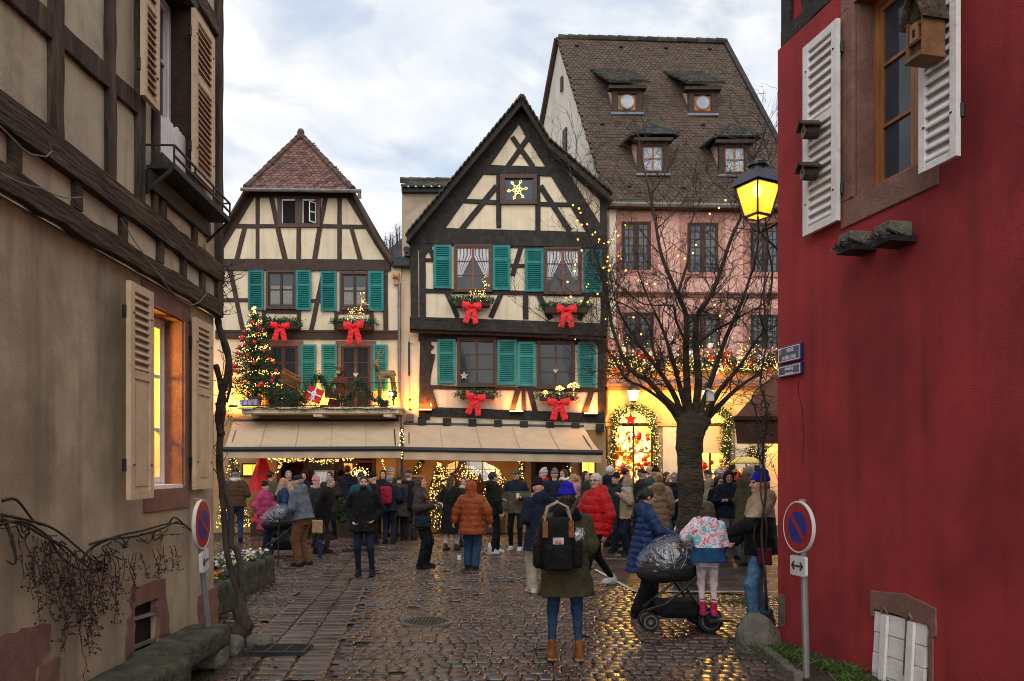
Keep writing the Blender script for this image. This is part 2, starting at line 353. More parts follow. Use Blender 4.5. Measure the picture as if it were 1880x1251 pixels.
def louvre(mb, at, u0, v0, u1, v1, b, th, rails=(0., .30, 1.), solid=None, pitch=.052, tilt=.6):
    def bx(a, c, d, e, o0, o1):
        A = [at(p, q, o1) for p, q in ((a,c),(d,c),(d,e),(a,e))]; Bk = [at(p, q, o0) for p, q in ((a,c),(d,c),(d,e),(a,e))]; mb.prism(A, Bk)
    H = v1-v0
    bx(u0, v0, u0+b, v1, 0, th); bx(u1-b, v0, u1, v1, 0, th)
    ys = [v1 - r*H for r in rails]
    rb = b*.9
    edges = []
    for i, y in enumerate(ys):
        lo, hi = (y-rb, y) if i == 0 else ((y, y+rb) if i == len(ys)-1 else (y-rb/2, y+rb/2)); edges.append((lo, hi)); bx(u0+b, lo, u1-b, hi, 0.001, th*.93)
    for i in range(len(ys)-1):
        top, bot = edges[i][0], edges[i+1][1]
        if solid and i in solid:
            bx(u0+b, bot, u1-b, top, th*.25, th*.6); g = b*.5; bx(u0+b+g, bot+g, u1-b-g, top-g, th*.6, th*.8); continue
        n = max(2, int((top-bot)/pitch)); d = (top-bot)/n
        for k in range(n):
            y = bot + d*k
            A = [at(u0+b, y+d*.10, th*.85), at(u1-b, y+d*.10, th*.85), at(u1-b, y+d*.28, th*.95), at(u0+b, y+d*.28, th*.95)]
            Bk = [at(u0+b, y+d*(.10+tilt), th*.05), at(u1-b, y+d*(.10+tilt), th*.05), at(u1-b, y+d*(.28+tilt), th*.12), at(u0+b, y+d*(.28+tilt), th*.12)]
            mb.prism(A, Bk)
        bx(u0+b, bot, u1-b, top, -.001, th*.03)
def window(pl, x0, y0, x1, y1, parent, frame_m, sash_m, pane_m, fw=.07, off=.03, cols=2, rows=3, curtain=None, label=None, sill=True, cut=None):
    """casement window as a part: frame, with pane, sash and curtain as its sub-parts"""
    u0, v1 = pl.uv(x0, y0, off); u1, v0 = pl.uv(x1, y1, off)
    fr = MB()
    for a in ((u0-fw, v1, u1+fw, v1+fw), (u0-fw, v0-fw, u1+fw, v0), (u0-fw, v0, u0, v1), (u1, v0, u1+fw, v1)): fr.urect(pl, *a, off+.03, -.02)
    f = fr.build('window', frame_m, parent, bevel=.006)
    if label: f['label'] = label
    if sill:
        sl = MB(); sl.urect(pl, u0-fw*1.1, v0-fw*1.3, u1+fw*1.1, v0-fw-.002, off+.09, -.01); sl.build('sill', frame_m, f)
    p = MB(); p.urect(pl, u0, v0, u1, v1, off-.022, off-.045); p.build('pane', pane_m, f)
    s = MB(); sw = .032
    n = 2 if cols >= 2 else 1
    for k in range(n):
        a, b = u0+(u1-u0)*k/n, u0+(u1-u0)*(k+1)/n
        for q in ((a, v1-sw, b, v1), (a, v0, b, v0+sw), (a, v0+sw, a+sw, v1-sw), (b-sw, v0+sw, b, v1-sw)): s.urect(pl, *q, off+.004, off-.02)
        cpl = max(1, cols//n)
        for j in range(1, rows): s.urect(pl, a+sw, v0+(v1-v0)*j/rows-.012, b-sw, v0+(v1-v0)*j/rows+.012, off, off-.02)
        for j in range(1, cpl): s.urect(pl, a+(b-a)*j/cpl-.009, v0+sw, a+(b-a)*j/cpl+.009, v1-sw, off-.001, off-.0205)
    s.build('sash', sash_m, f)
    if curtain:
        c = MB(); n_ = 12
        for side in (0, 1):
            a = u0+sw if side == 0 else u1-sw; wd = (u1-u0)/2-sw*1.3
            rws = []
            for j in range(9):
                t = j/8; v = v1-sw - (v1-v0-2*sw)*t*curtain
                wk = wd*(1 if t < .25 else 1-.75*((t-.25)/.75)**.9)
                rws.append([(a + (1 if side == 0 else -1)*wk*i/n_, v, off-.0205+.004*math.sin(i*2.3)) for i in range(n_+1)])
            vs = [pl.at(u, v, o) for r in rws for u, v, o in r]
            c.raw(vs, [(j*(n_+1)+i, j*(n_+1)+i+1, (j+1)*(n_+1)+i+1, (j+1)*(n_+1)+i) for j in range(8) for i in range(n_)])
        c.build('curtain', M['curtain'], f, smooth=True)
    return f
def leaves(mb, pts, n, spread, size, elong=2.2):
    """loose leaf or needle faces scattered round a list of points (x,y,z)"""
    pts = [Vector(p) for p in pts]
    for _ in range(n):
        p = random.choice(pts) + Vector((random.gauss(0, spread), random.gauss(0, spread), random.gauss(0, spread)))
        leaf(mb, p, Vector((random.gauss(0,1), random.gauss(0,1), random.gauss(.2,1))), size*random.uniform(.6,1.3), elong)
def leaf(mb, p, d, s, elong=2.2):
    d = d.normalized() if d.length > 1e-6 else Vector((0,0,1)); x = d.orthogonal().normalized()
    x = (Matrix.Rotation(random.uniform(0, 6.28), 3, d) @ x)
    mb.ct = random.random()
    a = s*elong/2
    mb.face([p - d*a, p + x*s/2 + d*a*.1, p + d*a, p - x*s/2 + d*a*.1])
    mb.ct = .5
def bulbs(mb, pts, r=.016):
    for p in pts:
        p = Vector(p); mb.raw([p+Vector(q)*r for q in ((1,0,0),(-1,0,0),(0,1,0),(0,-1,0),(0,0,1),(0,0,-1))], [(0,2,4),(2,1,4),(1,3,4),(3,0,4),(2,0,5),(1,2,5),(3,1,5),(0,3,5)])
def text_mesh(body, size, font_extrude=.002, align='CENTER', shear=0, sx=1):
    cu = bpy.data.curves.new('text', 'FONT'); cu.body = body; cu.size = size; cu.extrude = font_extrude; cu.align_x = align; cu.align_y = 'CENTER'; cu.shear = shear; cu.resolution_u = 2
    o = bpy.data.objects.new('text', cu); COL.objects.link(o)
    dg = bpy.context.evaluated_depsgraph_get(); me = bpy.data.meshes.new_from_object(o.evaluated_get(dg))
    vs = [(v.co.x*sx, v.co.y, v.co.z) for v in me.vertices]; fs = [tuple(p.vertices) for p in me.polygons]
    bpy.data.objects.remove(o); bpy.data.curves.remove(cu); bpy.data.meshes.remove(me)
    return vs, fs
def put_text(mb, body, pl_at, u, v, size, off, sx=1, ext=.002):
    """text whose baseline lies along a plane; pl_at(u,v,off) gives the point"""
    vs, fs = text_mesh(body, size, ext, sx=sx); mb.raw([pl_at(u+x, v+y, off+z) for x, y, z in vs], fs)
# ================================================================ GROUND AND STREET
def in_poly(x, y, poly):
    c = False; n = len(poly)
    for i in range(n):
        x1, y1 = poly[i]; x2, y2 = poly[(i+1) % n]
        if (y1 > y) != (y2 > y) and x < (x2-x1)*(y-y1)/(y2-y1)+x1: c = not c
    return c
g2 = lambda px, py: tuple(G(px, py)[:2])
LP = Plane(-3.28, 8.75, -.041, 1)      # wall of the house with the vine
RP = Plane(2.82, 8.45, .2257, -1)      # wall of the red house
m_soil = mat('wet_soil', (.040,.030,.022), .55, .45, 5, .9, 30, stain=(.035,.045,.012), stain_amt=.6, stain_scale=1.6, rvar=.2, bdist=.03)
def sheet(name, x0, x1, y0, y1, z, m):
    b = MB(); b.face([(x0,y0,z),(x1,y0,z),(x1,y1,z),(x0,y1,z)]); o = b.build(name, m); tag(o, kind='structure'); return o
sheet('ground', -900, 900, -60, 1500, -.03, m_soil)
ASPH = [g2(1088,1044), g2(1168,1087), g2(1330,1090), (4.6, 11.2), (9, 11.2), (9, 20.5), (1.6, 20.5), (1.75, 16)]
b = MB(); b.face([(x, y, .004) for x, y in ASPH])
tag(b.build('asphalt', mat('wet_asphalt', (.035,.031,.029), .35, .3, 3, .6, 160, rvar=.15, bdist=.01)), kind='structure')
m_line = mat('road_paint', (.55,.53,.5), .6, .2, 20, .3, 90, stain=(.06,.055,.05), stain_amt=.95, stain_scale=9, stain_lo=.53)
b = MB()
for a, c in (((1092,1046),(1164,1086)), ((1164,1086.5),(1440,1087)), ((1112,1027),(1150,1027.5)), ((1372,1034),(1440,1036))):
    A, B = G(*a), G(*c); d = (B-A).normalized(); n = Vector((-d.y, d.x, 0))*.03
    b.face([A-n+Vector((0,0,.008)), B-n+Vector((0,0,.008)), B+n+Vector((0,0,.008)), A+n+Vector((0,0,.008))])
tag(b.build('road_marking', m_line), kind='structure')
# real setts, one small pillow of stone each
BAND = [(-2.72,6.95),(-1.62,6.95),(-2.95,18.5),(-3.75,18.5)]
VERGE = [g2(1392,1192), g2(1475,1256), (3.2,4.5), (4.0,4.5), (2.75,8.5), (2.3,8.5)]
DIRT_L = [(-3.4,3),(-2.35,3),(-2.3,5.9),(-2.45,7.2),(-2.75,7.7),(-2.9,8.6),(-3.4,8.6)]
def sett(vs, fs, tn, cx, cy, lx, ly, z, a, tone, h=.016):
    ca, sa = math.cos(a), math.sin(a); b0 = len(vs); tx, ty = random.gauss(0,.009), random.gauss(0,.009)
    xs = (-.5, -.43, -.28, .28, .43, .5); j = [(random.uniform(-.05,.05), random.uniform(-.05,.05)) for _ in range(36)]
    for i, v in enumerate(xs):
        for k, u in enumerate(xs):
            edge = i in (0,5) or k in (0,5); q = j[i*6+k]; rim = i in (1,4) or k in (1,4)
            X, Y = (u+q[0]*.6)*lx, (v+q[1]*.6)*ly
            Z = z - .018 if edge else z + h*.12*random.random() - (.0025 if rim else 0) + X*tx + Y*ty
            vs.append((cx+X*ca-Y*sa, cy+X*sa+Y*ca, Z))
    for i in range(5):
        for k in range(5): fs.append((b0+i*6+k, b0+i*6+k+1, b0+(i+1)*6+k+1, b0+(i+1)*6+k)); tn.append(tone)
vs, fs, tn = [], [], []
y = 3.3
while y < 22:
    dy = random.uniform(.13,.185); x = -7.5 + random.random()*.2; row = random.uniform(-.08,.08)
    if y > 9.5: lim = (-7.5, 5.5)
    else: lim = (-3.3, 3.3)
    while x < 7.5:
        dx = random.uniform(.095,.175); cx, cy = x+dx/2, y+dy/2 + .03*math.sin(x*1.7+row*9)
        x += dx
        if not (lim[0] < cx < lim[1]) or abs(cx) > cy*.68+.3: continue
        if in_poly(cx, cy, ASPH) or in_poly(cx, cy, BAND) or in_poly(cx, cy, VERGE) or in_poly(cx, cy, DIRT_L): continue
        if (cx+1.03)**2 + (cy-9.6)**2 < .34**2: continue
        if random.random() < .012: continue
        sett(vs, fs, tn, cx, cy, dx*.95, dy*.93, .006*noise.noise((cx*1.3, cy*1.3, 0))*3 + random.gauss(0,.003), random.gauss(0,.035), min(1, max(0, random.gauss(.5,.25))))
    y += dy
dB = Vector((BAND[3][0]-BAND[0][0], BAND[3][1]-BAND[0][1], 0)); LB = dB.length; dB /= LB; nB = Vector((dB.y, -dB.x, 0)); ang = math.atan2(dB.y, dB.x)
for k in range(3):
    t = 0
    while t < LB:
        l = random.uniform(.14,.22); q = t/LB; wd = (1.08*(1-q)+.78*q)/3.05
        c = Vector((BAND[0][0], BAND[0][1], 0)) + dB*(t+l/2) + nB*wd*(k+.5)
        sett(vs, fs, tn, c.x, c.y, l*.96, wd*.94, random.gauss(0,.002), ang, min(1,max(0,random.gauss(.5,.22))), .006); t += l
me = bpy.data.meshes.new('street'); me.from_pydata(vs, [], fs)
at = me.attributes.new('tone', 'FLOAT', 'FACE'); at.data.foreach_set('value', tn); me.polygons.foreach_set('use_smooth', [True]*len(fs))
me.materials.append(mat('wet_porphyry_setts', (.054,.032,.026), .29, .65, 1.5, .14, 40, spec=1.0, tone=.55, stain=(.05,.048,.04), stain_amt=.6, stain_scale=.9, rvar=.13, bdist=.012))
o = bpy.data.objects.new('street', me); COL.objects.link(o); tag(o, kind='structure')
b = MB()
for _ in range(160):   # moss in the joints and on the dirt strips
    x, y = random.uniform(-3,2.6), random.uniform(4,9)
    p = Vector((x, y, .0))
    for _ in range(14): leaf(b, p+Vector((random.gauss(0,.05), random.gauss(0,.012), random.uniform(-.004,.008))), Vector((random.gauss(0,1),random.gauss(0,1),.6)), .011, 1.6)
tag(b.build('moss', mat('joint_moss', (.05,.07,.015), .8, .4, 8, 0, tone=.5)), 'green moss growing in the joints of the wet street setts', kind='stuff')
# verge by the red house
b = MB(); V3 = [(x, y, .05) for x, y in VERGE]; b.face(V3)
for i in range(len(VERGE)): a, c = VERGE[i], VERGE[(i+1) % len(VERGE)]; b.face([(a[0],a[1],.05),(c[0],c[1],.05),(c[0],c[1],-.05),(a[0],a[1],-.05)])
tag(b.build('verge', m_soil), kind='structure')
b = MB(); a, c = Vector((*VERGE[0], .03)), Vector((*VERGE[1], .03)); n = 7
for i in range(n):
    p, q = a.lerp(c, i/n+.008), a.lerp(c, (i+1)/n-.008); b.bar(p+Vector((-.03,0,random.uniform(-.01,.02))), q+Vector((-.03,0,random.uniform(-.01,.02))), .09, .12)
tag(b.build('kerb', M['stone'], bevel=.012), kind='structure')
b = MB()
def grass(b, cx, cy, n, sp, h, z=.05):
    for _ in range(n):
        p = Vector((cx+random.gauss(0,sp), cy+random.gauss(0,sp), z)); d = Vector((random.gauss(0,.5), random.gauss(0,.5), 1)).normalized()*h*random.uniform(.5,1.3); x = Vector((random.uniform(-1,1), random.uniform(-1,1), 0)).normalized()*.004
        b.ct = random.random(); b.face([p-x, p+x, p+d*.6+x*.7+Vector((d.x*.1,d.y*.1,0)), p+d+Vector((d.x*.5,d.y*.5,-.01))])
for k in range(34):
    i = random.random(); w_ = random.random()
    x = 2.6 + (1-i)*.9; y = 8.3 - (1-i)*3.0
    grass(b, x-.28*w_+.05, y-.1*w_, 70, .07, random.uniform(.03,.10))
for k in range(70): grass(b, *(Vector((3.0,11.0))+Vector((random.gauss(0,.55), random.gauss(0,.18)))), 24, .07, .035, 0)
tag(b.build('grass', mat('winter_grass', (.06,.10,.02), .7, .4, 6, 0, tone=.6)), 'rough green grass at the foot of the red wall and below the bare tree', kind='stuff')
b = MB()
for _ in range(330):
    s_ = random.random()
    if s_ < .55: p = Vector((random.uniform(-3.05,-2.2), random.uniform(4.8,8.2), .0))
    elif s_ < .96: t = random.random(); p = Vector((2.45+(1-t)*.9, 8.2-(1-t)*3.2, .055))
    else: p = Vector((random.uniform(-2.5,2.5), random.uniform(5,11), .02))
    leaf(b, p+Vector((random.gauss(0,.08),random.gauss(0,.08),.004)), Vector((random.gauss(0,1),random.gauss(0,1),random.gauss(0,.25))), random.uniform(.02,.05), 1.5)
tag(b.build('leaf_litter', mat('dead_leaves', (.07,.036,.022), .8, .5, 9, 0, tone=.6)), 'brown dead leaves lying along the edges of the wet street', kind='stuff')
# metalwork in the street
t = thing('manhole_cover', 'round iron manhole cover set in the wet setts in mid street', 'manhole cover', (-1.03, 9.6, 0))
b = MB(); b.lathe((-1.03,9.6,-.03), [(.33,0),(.33,.034),(.30,.036)], 32); b.build('rim', M['stone'], t)
b = MB(); b.lathe((-1.03,9.6,-.03), [(.295,0),(.295,.033)], 32)
for k in range(-6,7):
    for j in range(-6,7):
        if k*k+j*j < 38: b.box((-1.03+k*.042, 9.6+j*.042, .006), (.012,.012,.005), Matrix.Rotation(.78,3,'Z'))
b.build('cover_plate', mat('cast_iron', (.05,.045,.04), .4, .3, 9, .4, 60, metal=.6), t)
def grate(px, py, wx, wy, label):
    c = G(px, py); t = thing('drain_grate', label, 'drain', c); b = MB()
    for x in (-wx/2, wx/2): b.box(c+Vector((x,0,.01)), (.02, wy/2+.02, .02))
    for y in (-wy/2, wy/2): b.box(c+Vector((0,y,.0105)), (wx/2-.02, .02, .02))
    for k in (1,2): b.box(c+Vector((-wx/2+wx*k/3,0,.0095)), (.014, wy/2-.02, .018))
    b.build('frame', M['black'], t); b = MB(); n = int(wy/.045)
    for k in range(1,n): b.box(c+Vector((0,-wy/2+wy*k/n,.006)), (wx/2-.02,.01,.016))
    b.build('grating', M['black'], t); b = MB(); b.box(c+Vector((0,0,-.012)), (wx/2-.02, wy/2-.02, .004)); b.build('pit', M['void'], t)
grate(512, 1195, .56, .34, 'three panel iron drain grate beside the knotted vine root')
grate(652, 1012, .5, .16, 'narrow dark drain grate behind the bearded man')
# hill
b = MB(); xs = np.linspace(-330, 420, 60); rows = []
hz = lambda X: 142 - 60*max(0, min(1, (X-90)/60)) - 38*max(0, min(1, (-X-45)/50)) - 90*max(0, min(1, (-X-85)/60)) + 4*noise.noise((X*.03, 0, 0))
for j in range(9):
    f_ = j/8; rows.append([(x, 300+140*f_, hz(x)*(f_**.8)-2+5*noise.noise((x*.02, f_*4, 3))) for x in xs])
b.raw([p for r in rows for p in r], [(j*60+i, j*60+i+1, (j+1)*60+i+1, (j+1)*60+i) for j in range(8) for i in range(59)])
tag(b.build('hill', mat('wooded_hillside', (.062,.058,.062), .95, .35, .06, .6, .4), smooth=True), kind='structure')
b = MB()
for _ in range(900):
    x = random.uniform(-140, 60); f_ = random.choice([1,1,.93,.87,.8]); y = 300+140*f_; z = hz(x)*(f_**.8)-3; h = random.uniform(7,12)
    top = Vector((x+random.gauss(0,.5), y, z+h)); b.tube([(x,y,z), (x,y,z+h*.5), top], [.22,.16,.05], 3, False)
    for _ in range(7):
        q = Vector((x,y,z)).lerp(top, random.uniform(.4,.95)); b.tube([q, q+Vector((random.gauss(0,1.6), random.gauss(0,1.2), random.uniform(.8,2.6)))], [.09,.03], 3, False)
tag(b.build('forest', mat('bare_far_trees', (.06,.05,.055), .95, .2, .2, 0)), 'bare winter wood along the crest of the far hill', kind='stuff')

# ================================================================ HOUSE WITH THE VINE (near, half timbered)
nh = thing('half_timbered_house', 'tan rendered old house with dark oak timbering and a lit ground floor window', 'house', (-3.23, 8.75, 0))
clear = bpy.data.materials.new('clear_pane'); clear.use_nodes = True; MATS['clear_pane'] = clear
_n, _l = clear.node_tree.nodes, clear.node_tree.links; _n.remove(_n['Principled BSDF'])
_t = _n.new('ShaderNodeBsdfTransparent'); _t.inputs[0].default_value = (.95,.93,.88,1); _g = _n.new('ShaderNodeBsdfGlossy'); _g.inputs['Roughness'].default_value = .03
_m = _n.new('ShaderNodeMixShader'); _m.inputs[0].default_value = .10; _l.new(_t.outputs[0], _m.inputs[1]); _l.new(_g.outputs[0], _m.inputs[2]); _l.new(_m.outputs[0], _n['Material Output'].inputs[0])
uvL = LP.uv
wu0, wv1 = uvL(273, 558)[0], 3.30; wu1 = uvL(336, 560)[0]; wv0 = 1.66
cu0, cv1 = uvL(247, 1100)[0], uvL(270, 1094)[1]; cu1 = uvL(291, 1100)[0]; cv0 = .02
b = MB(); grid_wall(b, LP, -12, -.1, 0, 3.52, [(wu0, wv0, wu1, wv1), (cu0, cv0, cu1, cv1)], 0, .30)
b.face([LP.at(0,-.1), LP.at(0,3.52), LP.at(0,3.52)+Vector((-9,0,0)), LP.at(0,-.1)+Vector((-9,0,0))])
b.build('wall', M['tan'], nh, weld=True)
UO = .05
pu0, pu1 = uvL(286, 200, UO)[0], uvL(350, 200, UO)[0]; pv0, pv1 = 4.62, 6.42
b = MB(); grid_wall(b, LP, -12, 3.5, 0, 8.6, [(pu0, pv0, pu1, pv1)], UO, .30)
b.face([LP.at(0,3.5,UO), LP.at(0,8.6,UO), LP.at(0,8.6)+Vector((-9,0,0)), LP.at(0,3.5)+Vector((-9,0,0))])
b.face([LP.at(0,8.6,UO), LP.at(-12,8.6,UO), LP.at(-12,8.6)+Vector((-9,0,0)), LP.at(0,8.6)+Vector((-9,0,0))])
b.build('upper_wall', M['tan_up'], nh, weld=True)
fr = MB(); o1, o0 = UO+.04, UO-.02
def ub(fr, pl, u0, v0, u1, v1, wd, front, back, wob=.008):
    A, B = pl.at(u0,v0,front), pl.at(u1,v1,front); d = B-A; L = d.length; d /= L; x = d.cross(pl.n).normalized(); n = max(2, int(L/.22)); rows = []
    for i in range(n+1):
        c = A+d*L*i/n; a1,a2,a3 = [random.uniform(-wob,wob) for _ in range(3)]
        rows.append([c+x*(wd/2+a1)+pl.n*a3*.6, c-x*(wd/2+a2)+pl.n*a3*.6, c-x*(wd/2+a2)-pl.n*(front-back), c+x*(wd/2+a1)-pl.n*(front-back)])
    fr.raw([p for r in rows for p in r], [(0,1,2,3), tuple(4*n+k for k in (3,2,1,0))]+[(4*i+k,4*i+4+k,4*i+4+(k+1)%4,4*i+(k+1)%4) for i in range(n) for k in range(4)])
ub(fr, LP, -9, 3.585, .02, 3.585, .165, o1+.02, o0, .014); ub(fr, LP, -9, 3.975, .02, 3.975, .21, o1+.03, o0, .014)
for px in (20, 136, 222, 290, 333, 368): u = uvL(px, 420, UO)[0]; ub(fr, LP, u, 3.68, u, 3.875, .10, o1, o0)
fr.build('timber_beams', M['old_timber'], nh, bevel=.008); fr = MB()
for px, wd in ((96,.135),(197,.115),(252,.125)): u = uvL(px, 200, UO)[0]; ub(fr, LP, u, 4.07, u, 8.4, wd, o1+.008, o0)
ub(fr, LP, -.06, 3.5, -.06, 8.5, .13, o1+.02, o0)
u = uvL(-120, 100, UO)[0]; ub(fr, LP, u, 4.07, u, 8.4, .14, o1, o0)
a_, c_ = uvL(100, 60, UO), uvL(256, 200, UO); sl = (c_[1]-a_[1])/(c_[0]-a_[0]); ub(fr, LP, a_[0]-.9, a_[1]-.9*sl, c_[0], c_[1], .17, o1, o0)
bm_ = MB(); ub(bm_, LP, -9, 6.62, .0, 6.62, .17, o1+.012, o0); ub(bm_, LP, -9, 8.4, .0, 8.4, .2, o1+.012, o0); bm_.build('timber_beams', M['old_timber'], nh, bevel=.008)
u = uvL(352, 100, UO)[0]; ub(fr, LP, u+.03, 4.07, u+.03, 6.55, .08, o1, o0); ub(fr, LP, u+.02, 6.7, -.1, 7.6, .11, o1, o0)
ub(fr, LP, pu0-.06, 4.07, pu0-.06, 6.55, .08, o1, o0); u = uvL(296, 370, UO)[0]; ub(fr, LP, u, 4.07, u, 4.55, .09, o1, o0)
fr.build('timber_posts', M['old_post'], nh, bevel=.008)
# upper window
def near_window(pl, u0, v0, u1, v1, depth, parent, sash_m, pane_m, off, rows, cols=2, label=None, fw=.055):
    f = MB()
    for q in ((u0,v0,u0+fw,v1),(u1-fw,v0,u1,v1),(u0+fw,v0,u1-fw,v0+fw),(u0+fw,v1-fw,u1-fw,v1)): f.urect(pl, *q, off-depth+.05, off-depth-.02)
    w_ = f.build('window', sash_m, parent, bevel=.004)
    if label: w_['label'] = label
    s = MB(); mid = (u0+u1)/2
    for k in range(cols):
        a, c = (u0+fw+(u1-u0-2*fw)*k/cols, u0+fw+(u1-u0-2*fw)*(k+1)/cols)
        for q in ((a,v0+fw,a+.05,v1-fw),(c-.05,v0+fw,c,v1-fw),(a+.05,v0+fw,c-.05,v0+fw+.06),(a+.05,v1-fw-.05,c-.05,v1-fw)): s.urect(pl, *q, off-depth+.035, off-depth-.01)
        for j in range(1, rows): v = v0+fw+(v1-v0-2*fw)*j/rows; s.urect(pl, a+.05, v-.016, c-.05, v+.016, off-depth+.03, off-depth-.005)
    s.build('sash', sash_m, w_, bevel=.003)
    p = MB(); p.urect(pl, u0+fw, v0+fw, u1-fw, v1-fw, off-depth+.008, off-depth+.001); p.build('pane', pane_m, w_)
    return w_
near_window(LP, pu0, pv0, pu1, pv1, .24, nh, M['white_paint'], M['glass'], UO, 3, label='white painted upper casement behind picket boards')
b = MB(); u = pu0+.03
while u < pu1-.05:
    h = random.uniform(.44,.52); b.prism([LP.at(u+a, v, UO-.03) for a, v in ((0,pv0),(.065,pv0),(.065,pv0+h-.03),(.055,pv0+h),(.01,pv0+h),(0,pv0+h-.03))], [LP.at(u+a, v, UO-.05) for a, v in ((0,pv0),(.065,pv0),(.065,pv0+h-.03),(.055,pv0+h),(.01,pv0+h),(0,pv0+h-.03))]); u += .078
b.build('picket_board', M['white_paint'], nh)
fr = MB(); fr.urect(LP, pu0-.10, pv0-.13, pu1+.08, pv0-.002, UO+.10, UO-.02); fr.urect(LP, pu0-.1, pv1, pu1+.08, pv1+.09, UO+.05, UO-.02)
for q in ((pu1, pu1+.06), (pu0-.07, pu0)): fr.urect(LP, q[0], pv0, q[1], pv1, UO+.045, UO-.02)
fr.urect(LP, pu1-.012, pv0, pu1, pv1, UO, UO-.24); fr.urect(LP, pu0, pv1-.012, pu1-.012, pv1, UO, UO-.24)
fr.build('window_surround', M['timber_br'], nh, bevel=.006)
# flower box shelf under it
bx = MB(); bx.urect(LP, pu0-.25, pv0-.20, pu1+.42, pv0-.17, UO+.26, UO+.02)
for k in range(5): o_ = UO+.05+k*.045; bx.urect(LP, pu0-.25, pv0-.17, pu1+.42, pv0-.15, o_+.03, o_)
for v in (-.10, -.01): bx.urect(LP, pu0-.25, pv0+v, pu1+.42, pv0+v+.018, UO+.265, UO+.25)
for k in range(4): u = pu0-.25+(pu1-pu0+.67)*k/3; bx.bar(LP.at(u,pv0-.17,UO+.255), LP.at(u,pv0,UO+.255), .014, .014)
for u in (pu0-.25, pu1+.41):
    bx.bar(LP.at(u,pv0,UO+.25), LP.at(u,pv0,UO), .014, .014); bx.bar(LP.at(u,pv0-.20,UO+.24), LP.at(u,pv0-.42,UO+.0), .025, .025)
bx.urect(LP, pu0-.25, pv0-.36, pu1+.42, pv0-.21, UO+.06, UO+.0)
bx.build('flower_box_shelf', M['black'], nh)
def near_shutter(pl, px0, px1, v0, v1, m, off, parent, rails, solid=None, label=None, hinges=True, pitch=.06):
    u0, u1 = pl.uv(px0, 500, off)[0], pl.uv(px1, 500, off)[0]; b = MB()
    louvre(b, lambda u, v, o: pl.at(u, v, off+o), u0, v0, u1, v1, min(.085,(u1-u0)*.17), .04, rails, solid, pitch)
    o = b.build('shutter', m, parent, bevel=.003)
    if label: o['label'] = label
    if hinges:
        h = MB()
        for v in (v0+.16*(v1-v0), v0+.86*(v1-v0)):
            for u in (u0, u1): h.tube([pl.at(u,v-.05,off-.01), pl.at(u,v+.05,off-.01)], .018, 6); h.bar(pl.at(u,v,off-.01), pl.at(u+(.06 if u==u0 else -.06),v,off+.045), .02, .012)
        h.build('hinge', M['black'], o)
    return o
near_shutter(LP, 351, 388, 4.75, 6.36, M['shut_cream'], UO+.05, nh, (0,.40,1), label='weathered cream louvred shutter lying flat on the upper wall')
near_shutter(LP, 257, 285, 4.9, 6.5, M['shut_cream'], UO+.10, nh, (0,.5,1), label='narrow cream louvred shutter half folded by the upper window')
near_shutter(LP, 352, 384, 1.635, 3.36, M['shut_cream'], .05, nh, (0,.42,1), [1], label='peeling cream shutter between the lit window and the house corner')
near_shutter(LP, 231, 274, 1.60, 3.33, M['shut_cream'], .14, nh, (0,.42,1), [1], label='peeling cream shutter on the street side of the lit window')
# lit window with its room
st = MB()
for q in ((wu0-.16,wv1,wu1+.16,wv1+.19),(wu0-.12,wv0-.20,wu1+.13,wv0),(wu1,wv0,wu1+.12,wv1),(wu0-.12,wv0,wu0,wv1)): st.urect(LP, *q, .022, -.02)
st.urect(LP, wu1-.012, wv0, wu1, wv1, -.001, -.2); st.urect(LP, wu0, wv1-.012, wu1-.012, wv1, -.001, -.2)
st.build('stone_surround', M['sandstone'], nh, bevel=.01)
near_window(LP, wu0, wv0, wu1, wv1, .22, nh, M['white_paint'], clear, 0, 3, 2, label='lit yellow casement window with worn white sashes', fw=.05)
b = MB(); b.urect(LP, wu0, wv0, wu1, wv0+.035, -.0, -.16); b.build('inner_sill', M['white_paint'], nh)
m_room = mat('yellow_room_wall', (.85,.50,.04), .9, .12, 2, .1, 20)
b = MB(); ru0, ru1, rv0, rv1 = wu0-.9, wu1+1.4, .9, 3.44
A = lambda u, v, o: LP.at(u, v, o)
for q in ([A(ru0,rv0,-2.2),A(ru1,rv0,-2.2),A(ru1,rv1,-2.2),A(ru0,rv1,-2.2)], [A(ru1,rv0,-.31),A(ru1,rv0,-2.2),A(ru1,rv1,-2.2),A(ru1,rv1,-.31)], [A(ru0,rv0,-.31),A(ru0,rv0,-2.2),A(ru0,rv1,-2.2),A(ru0,rv1,-.31)],
          [A(ru0,rv1,-.31),A(ru1,rv1,-.31),A(ru1,rv1,-2.2),A(ru0,rv1,-2.2)], [A(ru0,rv0,-.31),A(ru1,rv0,-.31),A(ru1,rv0,-2.2),A(ru0,rv0,-2.2)]): b.face(q)
b.build('room', m_room, nh)
b = MB(); b.urect(LP, wu1+.35, .9, wu1+.75, 2.15, -1.2, -1.5); b.urect(LP, wu1+.28, 2.15, wu1+.82, 2.2, -1.15, -1.55); b.urect(LP, wu1+.1, .9, wu1+.2, 2.0, -.9, -1.3)
b.build('cupboard', M['oak'], nh)
lamp(LP.at(wu0+.15, 2.75, -.75), 115, (1,.50,.05), .12, 'room_light', nh)
